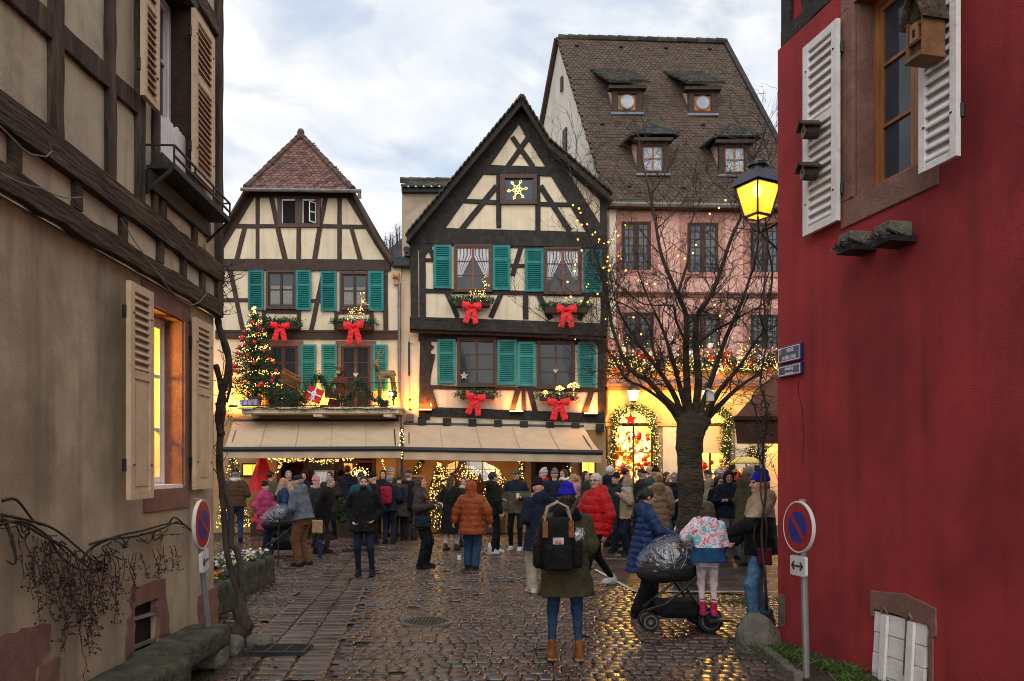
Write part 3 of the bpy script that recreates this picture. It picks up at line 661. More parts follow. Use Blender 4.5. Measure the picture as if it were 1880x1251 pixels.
# cellar window, bare stone and corner stones
def ragged(pl, pts, front, back, mb, jit=6):
    q = []
    for i in range(len(pts)):
        (x1,y1),(x2,y2) = pts[i], pts[(i+1)%len(pts)]; n = max(1, int(math.hypot(x2-x1,y2-y1)/14))
        for k in range(n): q.append((x1+(x2-x1)*k/n+random.uniform(-jit,jit)*(k>0), y1+(y2-y1)*k/n+random.uniform(-jit,jit)*(k>0)))
    mb.slab(pl, q, front, back)
b = MB(); ragged(LP, [(244,1078),(304,1062),(306,1098),(292,1098),(250,1114),(246,1122)], .014, -.02, b, 4); ragged(LP, [(292.5,1099),(306,1099),(313,1165),(292.5,1168)], .016, -.02, b, 3); ragged(LP, [(236,1138),(246.5,1120),(246.5,1235),(234,1240)], .016, -.02, b, 3)
ragged(LP, [(-40,1180),(60,1152),(94,1146),(93,1195),(70,1235),(60,1300),(-40,1330)], .012, -.02, b, 5); ragged(LP, [(366,1096),(400,1075),(400,1195),(364,1195)], .014, -.02, b, 3)
ragged(LP, [(72,1225),(112,1206),(110,1262),(70,1280)], .03, -.02, b, 4)
b.build('bare_stone', M['sandstone'], nh)
b = MB()
for f_ in (.36,.7): v = cv0+(cv1-cv0)*f_; b.bar(LP.at(cu0,v+.05,-.03), LP.at(cu1,v+.02,-.03), .03, .03)
b.build('cellar_bar', M['steel'], nh); b = MB(); b.urect(LP, cu0-.05, cv0-.05, cu1+.05, cv1+.05, -.07, -.1); b.build('cellar_shade_panel', M['void'], nh)  # near-black panel paints the cellar's unlit depth just behind the bars
b = MB(); b.urect(LP, uvL(359,430,UO)[0], uvL(372,475,UO)[1]-.02, uvL(383,440,UO)[0], uvL(372,415,UO)[1], UO+.02, UO+.002); t = b.build('wall_plaque', mat('aged_plaque', (.42,.36,.22), .6, .15, 10, .15, 40)); tag(t, 'small aged cream plaque on the timbered wall near the corner', 'plaque')
b = MB(); u = (uvL(359,430,UO)[0]+uvL(383,440,UO)[0])/2; v = uvL(372,432,UO)[1]; at_ = lambda uu, vv, oo: LP.at(uu, vv, UO+.021+oo)
put_text(b, 'HALT', at_, u, v+.02, .11, 0); put_text(b, '15', at_, u, v-.13, .10, 0); b.build('lettering', mat('faded_letter', (.16,.12,.07), .7, .2, 8, 0), t)
# cables on the front
b = MB()
def px_tube(b, pl, pts, off, r, n=5):
    b.tube([pl.pt(x, y, off) for x, y in pts], r, n)
def sag(a, c, k, n=8): return [(a[0]+(c[0]-a[0])*i/n, a[1]+(c[1]-a[1])*i/n + k*4*(i/n)*(1-i/n)) for i in range(n+1)]
px_tube(b, LP, sag((0,318),(75,345),4)+sag((75,345),(125,364),3)+[(150,362)], .13, .0045); px_tube(b, LP, [(222,402),(245,440),(280,490),(300,515)]+sag((302,520),(350,560),6)+sag((352,560),(385,528),8), .13, .0045)
px_tube(b, LP, [(0,232)]+sag((30,262),(60,284),3)+[(85,288),(95,278),(90,262)], .13, .005)
tag(b.build('cable', mat('grey_cable', (.17,.16,.15), .6, .1, 8, 0)), 'thin pale cable sagging along the oak beams of the near house', 'cable')

# ================================================================ RED HOUSE
rh = thing('red_house', 'red rough rendered house with white louvred shutters and stone window frame', 'house', (2.82, 8.45, 0))
uvR = RP.uv
rv0, rv1 = 4.30, 6.05; ru0, ru1 = uvR(1571, 300)[0], uvR(1728, 300)[0]
hu0, hu1 = uvR(1604, 1150)[0], uvR(1706, 1150)[0]; hv0, hv1 = -.1, .63
b = MB(); grid_wall(b, RP, 0, -.1, 13, 6.28, [(ru0,rv0,ru1,rv1),(hu0,hv0,hu1,hv1)], 0, .28)
b.face([RP.at(0,-.1), RP.at(0,6.28), RP.at(0,6.28)+Vector((9,.0,0)), RP.at(0,-.1)+Vector((9,.0,0))]); b.build('wall', M['red'], rh, weld=True)
b = MB(); grid_wall(b, RP, .04, 6.26, 13, 8.8, [], -.06, .1); b.face([RP.at(.04,6.26,-.06), RP.at(.04,8.8,-.06), RP.at(.04,8.8)+Vector((9,0,0)), RP.at(.04,6.26)+Vector((9,0,0))])
b.face([RP.at(.04,8.8,-.06), RP.at(13,8.8,-.06), RP.at(13,8.8)+Vector((9,0,0)), RP.at(.04,8.8)+Vector((9,0,0))]); b.build('upper_wall', M['red'], rh)
b = MB(); ub(b, RP, .03, 6.38, 12, 6.38, .16, -.01, -.08); ub(b, RP, .12, 6.3, .12, 8.7, .16, -.012, -.08); ub(b, RP, .5, 6.45, .16, 7.6, .12, -.014, -.08); ub(b, RP, .75, 6.45, .75, 8.7, .14, -.012, -.08)
b.build('timber_frame', M['timber'], rh, bevel=.006)
fw = ru0 - uvR(1546, 300)[0]
b = MB()
for q in ((ru0-fw,rv0,ru0,rv1),(ru1,rv0,ru1+.16,rv1),(ru0-fw,rv1,ru1+.16,rv1+.2),(ru0-fw,rv0-.24,ru1-.02,rv0)): b.urect(RP, *q, .02, -.02)
b.urect(RP, ru0-fw*.35, rv0, ru0-.0, rv1, .032, .0); b.build('stone_surround', M['sandstone'], rh, bevel=.01)
b = MB()
for q in ((ru0+.001,rv0,ru0+.012,rv1,-.005,-.24),): b.urect(RP, *q)
b.build('reveal', M['sandstone'], rh)
w_ = near_window(RP, ru0+.012, rv0, ru1, rv1, .22, rh, M['oak'], glass('upper_dark_glass', (.035,.045,.06), .03), 0, 3, 2, label='varnished brown casement window in the red wall', fw=.06)
near_shutter(RP, 1480, 1543, 4.13, 5.99, M['shut_white'], .05, rh, (0,.44,1), label='white louvred shutter carrying two small log bird boxes', pitch=.082)
near_shutter(RP, 1694, 1764, 4.12, 6.2, M['shut_white'], .16, rh, (0,.16,1), label='white louvred shutter behind the big insect house', pitch=.082)
# cellar hatch
b = MB(); ragged(RP, [(1597,1084),(1660,1090),(1717,1118),(1717,1170),(1706,1172),(1706,1150),(1603,1118),(1603,1132),(1597,1132)], .015, -.02, b, 2); b.urect(RP, hu1, hv0, hu1+.05, hv1-.1, .012, -.02); b.build('hatch_lintel', M['sandstone'], rh, bevel=.006)
h = MB(); hx = lambda u, v, o: RP.at(u, v, o + (hv1-v)*.06)
n = 4
for k in range(n):
    v0_, v1_ = hv0+(hv1-.02-hv0)*k/n+.003, hv0+(hv1-.02-hv0)*(k+1)/n-.003
    A = [hx(u,v,-.005+.004*(k%2)) for u, v in ((hu0+.015,v0_),(hu1-.03,v0_),(hu1-.03,v1_),(hu0+.015,v1_))]; h.prism(A, [a-RP.n*.035 for a in A])
hatch = h.build('cellar_hatch', M['shut_white'], rh, bevel=.003)
b = MB()
for f_ in (.2,.68):
    u = hu0+(hu1-hu0)*f_; A = [hx(uu,v,.03) for uu, v in ((u,hv0),(u+.075,hv0),(u+.075,hv1-.03),(u,hv1-.03))]; b.prism(A, [a-RP.n*.028 for a in A])
b.build('batten', M['shut_white'], hatch, bevel=.003)
b = MB()
for f_ in (.17,.62):
    u = hu0+(hu1-hu0)*f_; A = [hx(uu,v,.012) for uu, v in ((u,hv0+.25),(u+.025,hv0+.25),(u+.025,hv1-.02),(u,hv1-.02))]; b.prism(A, [a-RP.n*.01 for a in A]); b.tube([hx(u+.012,hv1-.01,.02), hx(u+.05,hv1+.035,.02), hx(u+.09,hv1-.01,.02)], .01, 6)
b.build('strap_hinge', mat('rusty_iron', (.16,.11,.09), .7, .4, 12, .3, 60), hatch)
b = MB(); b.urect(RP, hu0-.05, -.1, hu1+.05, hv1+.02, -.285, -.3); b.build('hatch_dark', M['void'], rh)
b = MB(); b.tube([RP.pt(x,y,.004) for x, y in ((1466,698),(1465,720),(1472,745),(1476,800),(1473,850))], .0035, 4); b.build('wall_crack', mat('crack', (.06,.01,.01), .9, .1, 4, 0), rh)
b = MB(); ragged(RP, [(1428.5,1090),(1441,1094),(1440,1150),(1428.5,1152)], .005, -.03, b, 1); b.build('corner_stone', M['stone'], rh)
# ================================================================ HOUSE WITH THE BALCONY (half hipped)
H1 = Plane(0, 23.0, 1, 0); H2 = Plane(0, 22.8, 1, 0); PK = Plane(3.1, 24.0, 1, .05)
def body(b, pl, px, depth): b.slab(pl, px, 0, -depth)
h1 = thing('balcony_house', 'cream half timbered house with red tiled half hip and a decorated balcony', 'house', (-5.6, 23, 0))
b = MB(); body(b, H1, [(350,760),(350,500),(372,470),(398,440),(425,400),(455,352),(645,354),(672,404),(692,440),(716,482),(736,487),(736,760)], 8); b.build('wall', M['cream'], h1)
b = MB(); T = lambda a, c, w_, f=.035: b.beam(H1, a, c, w_, f, -.02)
T((455,356),(648,358),11,.05); T((397,485.5),(717,487),21,.06); T((395,615),(736,615.5),14,.07); T((395,608),(736,608.5),4,.09)
T((424,415),(508,415),7); T((588,415),(682,416.5),7)
T((472.5,360),(472.5,476),7); T((623,362),(623,476),8); T((548,419),(548,476),8)
T((497,360),(508,412),8); T((508,412),(523,476),9); T((598,360),(588,412),8); T((588,412),(577,476),9); T((449,419),(434,476),8.5); T((644,416),(661,476),8)
T((461,356),(397,462),15,.045); T((397,462),(360,495),15,.045); T((641,358),(692,440),15,.045); T((692,440),(722,486),16,.045)
T((422,496),(446,607),8); T((395,551),(456,551),7); T((594,498),(571,607),8); T((571,552),(590,553),6); T((707,497),(708,608),9); T((484,570),(484,608),7); T((548.5,570),(548.5,608),7); T((617,572),(617,608),7); T((682,572),(682,608),7)
T((484,572.5),(549,572.5),5,.045); T((617,574),(682,574),5,.045)
b.build('timber_frame', M['timber_br'], h1, bevel=.006)
b = MB(); b.slab(H1, [(120,500),(349,500),(349,986),(120,986)], -.3, -8); b.prism([H1.pt(118,500,.1), H1.pt(349,500,.1), H1.pt(349,430,-3), H1.pt(118,430,-3)], [p+Vector((0,.05,-.15)) for p in (H1.pt(118,500,.1), H1.pt(349,500,.1), H1.pt(349,430,-3), H1.pt(118,430,-3))]); b.build('side_wing', M['cream'], h1)
# roof
b = MB(); E0, E1, A = P(452,347,22.6), P(648,350,22.6), P(553,250,24.7)
U = (E1-E0); Lu = U.length; U.normalize(); mid = E0.lerp(E1, .5); Vv = A-E0; Vv = Vv - U*Vv.dot(U); Lv = Vv.length; Vv.normalize(); N = U.cross(Vv)
if N.y > 0: N = -N
cu = (A-E0).dot(U)
tiles(b, E0, U, Vv, lambda u, v: 0 <= v < Lv and cu*v/Lv-.08 < u < Lu-(Lu-cu)*v/Lv+.08, 22, 20, .15, .14, N)
b.face([E0, E1, A]); back = Vector((0,7,0)); kn0, kn1 = P(396,445,22.85), P(692,440,22.85); lo0, lo1 = P(360,492,22.85), P(722,484,22.85)
kb0, kb1 = P(396,445,22.85), P(692,440,22.85)
up0, up1 = P(452,349,22.7), P(648,352,22.7)
for p, q in ((up0,kn0),(kn0,lo0),(up1,kn1),(kn1,lo1)):
    th = Vector((0,0,.10)); b.prism([p+th, q+th, q, p], [x+Vector((0,8.2,0)) for x in (p+th,q+th,q,p)])
b.face([E0, A, A+back, up0+Vector((0,8,0))]); b.face([E1, A, A+back, up1+Vector((0,8,0))])
roof = b.build('roof', M['tile_red'], h1)
b = MB(); ridge_tiles(b, E0+N*.04, A+N*.04, .085, 12); ridge_tiles(b, E1+N*.04, A+N*.04, .085, 12); b.ball(A+Vector((0,-.05,.06)), .12, 8, (1,1,1.3)); b.build('ridge_tile_row', M['tile_br'], roof)
b = MB(); b.tube([E0+Vector((-.12,-.1,-.05)), E1+Vector((.25,-.1,-.05))], .055, 8); b.tube([E1+Vector((.2,-.1,-.05)), E1+Vector((.2,-.05,-.25))], .05, 8)
for k in range(5): p = E0.lerp(E1, k/4)+Vector((0,-.1,-.05)); b.tube([p-Vector((.012,0,0)), p+Vector((.012,0,0))], .063, 8)
b.build('gutter', M['zinc'], h1)
b = MB(); T2 = lambda p, q: b.bar(p+Vector((0,-.02,-.03)), q+Vector((0,-.02,-.03)), .06, .16, (0,1,0))
for p, q in ((up0,kn0),(kn0,lo0),(up1,kn1),(kn1,lo1)): T2(p, q)
b.build('verge_board', M['timber_br'], h1)
# windows
def gable_window():
    f = MB()
    for q in ((509,359,588,365),(509,410,588,417),(509,365,517,410),(541.5,365,555,410),(579.5,365,588,410)): f.rect(H1, *q, .07, -.02)
    w_ = f.build('window', M['wframe'], h1, bevel=.006); w_['label'] = 'twin attic window with one small casement standing open'
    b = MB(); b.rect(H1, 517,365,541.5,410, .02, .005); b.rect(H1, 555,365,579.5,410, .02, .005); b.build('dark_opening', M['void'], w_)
    b = MB(); c = H1.pt(579,373,.02); d = H1.pt(579,409,.02); x = Vector((-.13,-.14,0))
    for p, q in ((c,c+x),(d,d+x),(c,d),(c+x,d+x),(c.lerp(d,.5),c.lerp(d,.5)+x)): b.bar(p, q, .025, .03)
    b.build('sash', M['white_paint'], w_); b = MB(); b.prism([c, c+x, d+x, d], [q+Vector((.006,-.004,0)) for q in (c,c+x,d+x,d)]); b.build('pane', M['glass'], w_)
    b = MB()
    for q in ((517,366,541,368.5),(517,368,519,410),(555,366,579,368.5),(555,368,557,410)): b.rect(H1, *q, .04, .02)
    b.build('sash', M['white_paint'], w_)
gable_window()
m_lace = mat('lace_curtain', (.20,.19,.18), .9, .5, 30, 0, stretch=(1,1,3))
for x0, y0, x1, y1 in ((493,501,540,563),(628,504,674,564)):
    w_ = window(H1, x0, y0, x1, y1, h1, M['wframe'], M['timber_br'], M['glass'], .07, .03, 2, 2)
    b = MB(); b.rect(H1, x0+4, y0+24, x0+21, y1-5, .0105, .0085); b.rect(H1, x0+27, y0+24, x1-4, y1-5, .0105, .0085); b.build('lace_curtain', m_lace, w_)
for q in ((456,497,484.5,570),(543.5,497,571.5,570),(589,498,618,571),(676.5,498,704.5,571)): shutter('shutter', H1, *q, M['teal'], h1, .06, rails=(0,.37,1))
for q in ((552,633,581,718),(590.5,633,619,718),(684.5,633,712,718)): shutter('shutter', H1, *q, M['teal_pale'], h1, .06, rails=(0,.37,1))
b = MB()
for q in ((487,625,556,636),(487,636,493,752),(547,636,551.5,752),(616,626,690,636),(619.5,636,626,752),(680,636,684,752)): b.rect(H1, *q, .05, -.02)
b.build('stone_surround', M['sandstone'], h1, bevel=.006)
for x0, x1 in ((493,547),(626,680)):
    f = MB()
    for q in ((x0,636,x1,639),(x0,639,x0+5,750),(x1-5,639,x1,750),((x0+x1)/2-3.5,639,(x0+x1)/2+3.5,750)): f.rect(H1, *q, .02, -.01)
    for yy in (665,692,719): f.rect(H1, x0+5, yy, (x0+x1)/2-3.5, yy+1.6, .017, -.01); f.rect(H1, (x0+x1)/2+3.5, yy, x1-5, yy+1.6, .017, -.01)
    w_ = f.build('french_door', M['wframe'], h1); b = MB(); b.rect(H1, x0+2, 638, x1-2, 750, .006, .002); b.build('pane', M['glass'], w_)
# balcony slab
b = MB(); b.rect(H1, 443, 751, 732, 759, .95, -.05); b.rect(H1, 436, 747.5, 737, 751, 1.0, -.05); bal = b.build('balcony_slab', M['cream'], h1, bevel=.01)
b = MB()
for x in (453,583,712): b.rect(H1, x-8, 759, x+8, 765, .9, 0)
b.build('bracket', M['cream'], bal); 
b = MB(); zt, zb = H1.pt(500,703,.9).z, H1.pt(500,747.5,.9).z
xa, xb = H1.pt(445,700,.9).x, H1.pt(733,700,.9).x; yb = 23-.9
for z in (zt, zb+.04): b.tube([(xa,yb,z),(xb,yb,z)], .012, 5)
n = 30
for k in range(n+1): x = xa+(xb-xa)*k/n; b.tube([(x,yb,zb),(x,yb,zt)], .006, 4)
for k in range(0,n,2):
    x0_, x1_ = xa+(xb-xa)*k/n, xa+(xb-xa)*(k+2)/n; b.tube([(x0_,yb-.008,zb+.04),((x0_+x1_)/2,yb-.008,zb+.42),(x1_,yb-.008,zb+.04)], .006, 4)
b.build('railing', M['black'], h1)
# ground floor behind the awning: restaurant front
m_warmwall = mat('warm_interior_wall', (.42,.26,.12), .85, .2, 2, .2, 30)
m_redroom = mat('red_interior', (.22,.05,.03), .8, .4, 3, .2, 20)
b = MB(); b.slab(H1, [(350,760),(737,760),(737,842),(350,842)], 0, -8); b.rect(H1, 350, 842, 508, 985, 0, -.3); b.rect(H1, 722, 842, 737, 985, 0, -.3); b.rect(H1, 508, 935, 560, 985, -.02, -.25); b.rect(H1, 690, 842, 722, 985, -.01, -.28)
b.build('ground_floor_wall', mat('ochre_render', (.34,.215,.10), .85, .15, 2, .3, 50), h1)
b = MB(); pa = lambda x, y, o: H1.pt(x, y, o)
b.face([pa(508,842,-2.4),pa(690,842,-2.4),pa(690,990,-2.4),pa(508,990,-2.4)]); b.face([pa(508,842,-.3),pa(508,842,-2.4),pa(508,990,-2.4),pa(508,990,-.3)]); b.face([pa(690,842,-.3),pa(690,842,-2.4),pa(690,990,-2.4),pa(690,990,-.3)]); b.face([pa(508,842,-.3),pa(690,842,-.3),pa(690,842,-2.4),pa(508,842,-2.4)])
b.build('restaurant_interior', m_redroom, h1)
b = MB()
for x in (512,560,606,650,686): b.rect(H1, x-3, 842, x+3, 985, .03, -.12)
b.rect(H1, 508, 905, 690, 910, .02, -.1); b.rect(H1, 508, 845, 690, 850, .025, -.1); b.build('shop_front_frame', M['wframe'], h1)
b = MB(); b.rect(H1, 560, 851, 650, 985, -.06, -.07); b.build('shop_pane', clear, h1)
lamp((-5.4, 24.3, 2.4), 35, (1,.42,.12), .2, 'restaurant_light', h1); lamp((-4.2, 24.2, 2.5), 26, (1,.35,.1), .2, 'restaurant_light', h1)
# ================================================================ NARROW LINK between the houses
lk = thing('narrow_link', 'narrow cream wall with a dark box gutter squeezed between two half timbered houses', 'building', (-3, 23.1, 0))
LK = Plane(0, 23.1, 1, 0); b = MB(); b.slab(LK, [(737,490),(768,490),(768,985),(737,985)], 0, -5); b.build('wall', M['cream'], lk)
b = MB(); b.rect(LK, 719, 471, 752, 488, .35, -.3); b.build('gutter_box', M['black'], lk, bevel=.01)
b = MB(); b.tube([LK.pt(733,520,.2), LK.pt(733,985,.2)], .045, 10)
for y in (560,640,720,800): b.tube([LK.pt(733,y,.2), LK.pt(733,y+3,.2)], .055, 10)
b.build('downpipe', M['zinc'], lk); b = MB(); b.tube([LK.pt(733,512,.2), LK.pt(728,506,.3), LK.pt(724,503,.3)], .05, 8); b.box(LK.pt(727,506,.2), (.10,.1,.07)); b.box(LK.pt(727,517,.15), (.06,.06,.1)); b.build('hopper', mat('terracotta_pipe', (.42,.24,.13), .8, .15, 6, .2), lk)
b = MB(); b.bar(LK.pt(751,628,.03), LK.pt(751,690,.03), .05, .04); b.tube([LK.pt(751,620,.03), LK.pt(751,750,.03)], .008, 4); b.tube([LK.pt(751,630,.04),LK.pt(757,631,.06),LK.pt(762,634,.06)], .006, 4); b.ball(LK.pt(752,734,.03), .035, 6); b.ball(LK.pt(752,752,.03), .035, 6); b.build('shutter_dog_bar', M['black'], lk)
b = MB(); b.rect(LK, 745, 760, 758, 774, .2, 0); b.build('corbel_stone', M['sandstone'], lk, bevel=.01)
# ================================================================ STUB BUILDING behind
sb = thing('rendered_outbuilding', 'plain grey beige rendered block with a low tiled top behind the gables', 'building', (-3.5, 27, 0))
SB = Plane(0, 27, 1, 0); b = MB(); b.slab(SB, [(738,351),(900,351),(900,800),(738,800)], 0, -5); b.build('wall', mat('grey_stucco', (.36,.29,.21), .9, .15, 1.6, .4, 60, stain=(.2,.16,.12), stain_amt=.6, stain_scale=.8, stain_lo=.52), sb)
b = MB(); b.rect(SB, 737, 343, 900, 352, .2, -.05); b.build('eave_board', M['black'], sb)
b = MB(); O = SB.pt(735,343,.35); tiles(b, O, (1,0,0), Vector((0,.75,.66)), lambda u, v: u > .1, 12, 3, .26, .14, Vector((0,-.66,.75))); ridge_tiles(b, SB.pt(735,331,.0), SB.pt(880,331,0), .09, 9); b.build('roof', M['tile_moss'], sb)
# ================================================================ CENTRE GABLE HOUSE
h2 = thing('gabled_house', 'tall cream gabled house with black timbering, snowflake window and teal shutters', 'house', (-2, 22.8, 0))
b = MB(); body(b, H2, [(754,600),(754,450),(765,432),(958,205),(1008,275),(1112,372),(1112,607)], 7.5); b.build('upper_wall', M['cream'], h2)
b = MB(); b.slab(H2, [(768,605),(1110,610),(1110,790),(768,790)], -.25, -7); b.build('lower_wall', M['cream'], h2)
H2b = Plane(0, 23.05, 1, 0)
b = MB(); T = lambda a, c, w_, f=.04, pl=H2: b.beam(pl, a, c, w_, f, -.02)
T((885,311),(1030,315),17,.05); T((760,432),(1112,441),29,.06); T((766,446),(1112,456),8,.03)
T((954,205),(764,455),(25,45),.045); T((956,205),(1103,441),30,.045); T((958,200),(1008,272),14,.03); T((1008,272),(1122,374),17,.03); T((1108,366),(1110,600),13)
T((915.5,321),(916,418),9.5); T((987,322),(987.5,424),9.5); T((842,368),(913,372),8); T((986,374.5),(1050,376),8); T((912,341),(846,423),10); T((992,341),(1046,424),10)
T((940,251),(979,306),9); T((970,252),(932,306),9,.043)
T((760,448),(761,584),14,.05); T((775,448),(776,584),12,.05); T((781,534),(1110,541),8); T((781,477),(796,478),6); T((786,449),(796,474),8); T((798,452),(798,535),5,.02)
T((820,536),(840,583),9); T((921,537),(901,583),9.5); T((965,541),(965,586),10); T((989,541),(1011,586),9.5); T((1078,543),(1064,588),9); T((957,452),(941,506),9); T((937,487.5),(963,488),6)
for x in (833,901,1001,1066): T((x,533),(x,540),6,.02)
T((752,592),(1115,605),10,.16); T((752,600),(1115,613),7,.20); T((752,584),(1115,597),6,.12); T((752,607),(1115,620),6,.10)
b.build('timber_frame', M['timber'], h2, bevel=.006)
b = MB(); T = lambda a, c, w_, f=.04, pl=H2b: b.beam(pl, a, c, w_, f, -.02)
T((768,618),(1111,626),16,.05)
T((781,626),(779,770),20,.05); T((1104,626),(1104,775),13,.05); T((795,650),(784,702),9); T((784,702),(799,748),10); T((790,711),(1100,717),7); T((769,755),(1111,768),17,.06)
T((952,714),(940,756),10); T((961,714),(961,757),8); T((972,714),(983,757),10); T((1087,716),(1072,763),10); T((841,710),(841,716),8); T((775,626),(795,640),8)
b.build('lower_timber_frame', M['timber'], h2, bevel=.006)
b = MB()
for k, x in enumerate((774,820,867,914,962,1010,1057,1102)): y = 766+13*(x-770)/340; b.rect(H2b, x-7, y, x+7, y+14, .22, -.1)
b.rect(H2b, 768, 780, 1112, 795, -.06, -.3); b.build('joist_end', M['timber'], h2)
b = MB(); yz = [(958,188),(747,442)]; yr = [(958,188),(1008,268),(1122,366)]
for pts in (yz, yr):
    for p, q in zip(pts[:-1], pts[1:]):
        A_, B_ = H2.pt(*p, .38), H2.pt(*q, .38); up = Vector((0,0,.14)); c = [A_+up, B_+up, B_, A_]; b.prism(c, [x+Vector((0,8,0)) for x in c])
        n = int((B_-A_).length/.17)
        for i in range(n):
            b.ct = random.random(); a_ = A_.lerp(B_, i/n)+up; c_ = A_.lerp(B_, (i+1.15)/n)+up; d_ = (c_-a_).normalized(); x_ = Vector((0,-.03,0))
            nn = Vector((-d_.z, 0, d_.x)); nn = nn if nn.z > 0 else -nn
            for k in range(2): b.bar(a_+nn*.035+x_+Vector((0,k*.3,0)), c_+nn*.005+x_+Vector((0,k*.3,0)), .28, .03, nn)
    b.ct = .5
b.ball(H2.pt(958,186,.2)+Vector((0,0,.07)), .13, 8); r2_ = b.build('roof', M['tile_moss'], h2)
b = MB()
for pts in (yz, yr):
    for p, q in zip(pts[:-1], pts[1:]):
        A_, B_ = H2.pt(*p, .38), H2.pt(*q, .38); b.bar(A_+Vector((0,0,-.06)), B_+Vector((0,0,-.06)), .05, .16, (0,1,0))
b.build('verge_board', M['timber'], h2); b = MB(); p = H2.pt(746,458,.2); b.tube([p, p+Vector((0,1.5,0))], .09, 8); b.box(p+Vector((.02,.2,-.05)), (.08,.16,.12)); b.build('gutter', M['black'], h2)
# gable window with snowflake
f = MB()
for q in ((918,320,986,327),(918,367,986,374.5),(918,327,927,367),(979,327,986,367)): f.rect(H2, *q, .10, -.02)
w_ = f.build('window', M['wframe'], h2, bevel=.006); b = MB(); b.rect(H2, 927,327,979,367, .02, .005); b.build('pane', glass('blue_dark_pane', (.02,.035,.06), .1), w_)
b = MB(); c = H2.pt(950,348.5,.075); s_ = 22.8/F
for k in range(6):
    a = R(60*k+8); d = Vector((math.cos(a),0,math.sin(a))); x = Vector((-math.sin(a),0,math.cos(a)))
    tip = lambda r, o: c + (d*r + x*o)*s_
    b.tube([tip(2,0), tip(6,2.4), tip(11,0), tip(6,-2.4), tip(2,0)], .010, 5, False); b.tube([tip(10,0), tip(13,0)], .010, 5); b.tube([tip(12.5,0), tip(15.5,2.2), tip(19,0), tip(15.5,-2.2), tip(12.5,0)], .010, 5, False)
b.build('snowflake_light', M['bulb_w'], None, origin=c); snow = bpy.data.objects['snowflake_light']; tag(snow, 'glowing yellow snowflake light in the small gable window', 'light ornament')
# windows, shutters
for x0, y0, x1, y1 in ((838,454,899,531),(1003,459,1063,535)): window(H2, x0, y0, x1, y1, h2, M['wframe'], mat('red_brown_sash', (.16,.05,.025), .5, .2, 8, .15), M['glass'], .075, .05, 2, 3, curtain=.72)
for x0, y0, x1, y1, lb in ((844,624,907,705,'brown window with a straw star on its ledge'),(990,631,1051,709,'brown window with a wooden heart on its sash')):
    w_ = window(H2b, x0, y0, x1, y1, h2, M['wframe'], M['wframe'], M['glass'], .075, .05, 2, 3, label=lb)
for q in ((796,450,829,530),(904.5,451,937,533),(963.5,457,998,536),(1071,458,1105,538)): shutter('shutter', H2, *q, M['teal'], h2, .06, rails=(0,.32,1))
for q in ((803,623,836.5,704),(913,624,949,707),(950.5,628,983,709),(1060.5,628,1094,711)): shutter('shutter', H2b, *q, M['teal_pale'], h2, .06, rails=(0,.32,1))
# ground floor with arched window
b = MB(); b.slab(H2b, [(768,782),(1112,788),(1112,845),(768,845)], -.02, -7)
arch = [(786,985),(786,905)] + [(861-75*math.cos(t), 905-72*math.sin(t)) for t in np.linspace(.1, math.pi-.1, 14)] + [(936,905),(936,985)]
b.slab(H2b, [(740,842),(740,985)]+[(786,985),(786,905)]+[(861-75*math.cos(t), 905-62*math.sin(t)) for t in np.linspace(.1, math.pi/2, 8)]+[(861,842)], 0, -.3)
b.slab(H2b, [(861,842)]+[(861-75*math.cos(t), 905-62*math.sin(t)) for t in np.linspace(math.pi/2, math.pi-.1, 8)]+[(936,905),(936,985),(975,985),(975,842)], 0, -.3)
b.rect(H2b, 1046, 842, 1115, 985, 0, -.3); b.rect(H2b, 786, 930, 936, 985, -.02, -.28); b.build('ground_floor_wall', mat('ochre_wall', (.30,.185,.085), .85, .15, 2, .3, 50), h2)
b = MB(); b.rect(H2b, 975, 842, 983, 985, .02, -.3); b.rect(H2b, 1040, 842, 1046, 985, .02, -.3); b.rect(H2b, 983, 842, 1040, 850, .02, -.3); b.rect(H2b, 983, 850, 1040, 985, -.25, -.3)
b.rect(H2b, 990, 860, 1033, 910, -.22, -.26); b.rect(H2b, 990, 918, 1033, 975, -.22, -.26); b.build('door', M['timber_br'], h2)
b = MB(); pa = lambda x, y, o: H2b.pt(x, y, o)
for q in ([pa(770,835,-2.6),pa(960,835,-2.6),pa(960,990,-2.6),pa(770,990,-2.6)],[pa(780,835,-.31),pa(770,835,-2.6),pa(770,990,-2.6),pa(780,990,-.31)],[pa(950,835,-.31),pa(960,835,-2.6),pa(960,990,-2.6),pa(950,990,-.31)]): b.face(q)
b.build('restaurant_interior', mat('brown_interior', (.25,.12,.05), .8, .4, 2.5, .2, 20), h2)
b = MB()
for x in (812,836,861,886,910): b.tube([pa(x,845,-.12), pa(x,930,-.12)], .014, 4)
for y in (862,884,908): b.tube([pa(788,y,-.12), pa(934,y,-.12)], .012, 4)
b.build('leaded_bars', M['black'], h2); b = MB(); b.slab(H2b, [(787,930),(787,905)]+[(861-74*math.cos(t), 905-61*math.sin(t)) for t in np.linspace(.1, math.pi-.1, 14)]+[(935,905),(935,930)], -.14, -.146); b.build('shop_pane', clear, h2)
lamp((-1.9, 24.4, 2.2), 22, (1,.5,.14), .15, 'restaurant_light', h2); lamp((-.25, 24.3, 2.1), 32, (1,.55,.15), .12, 'restaurant_light', h2)
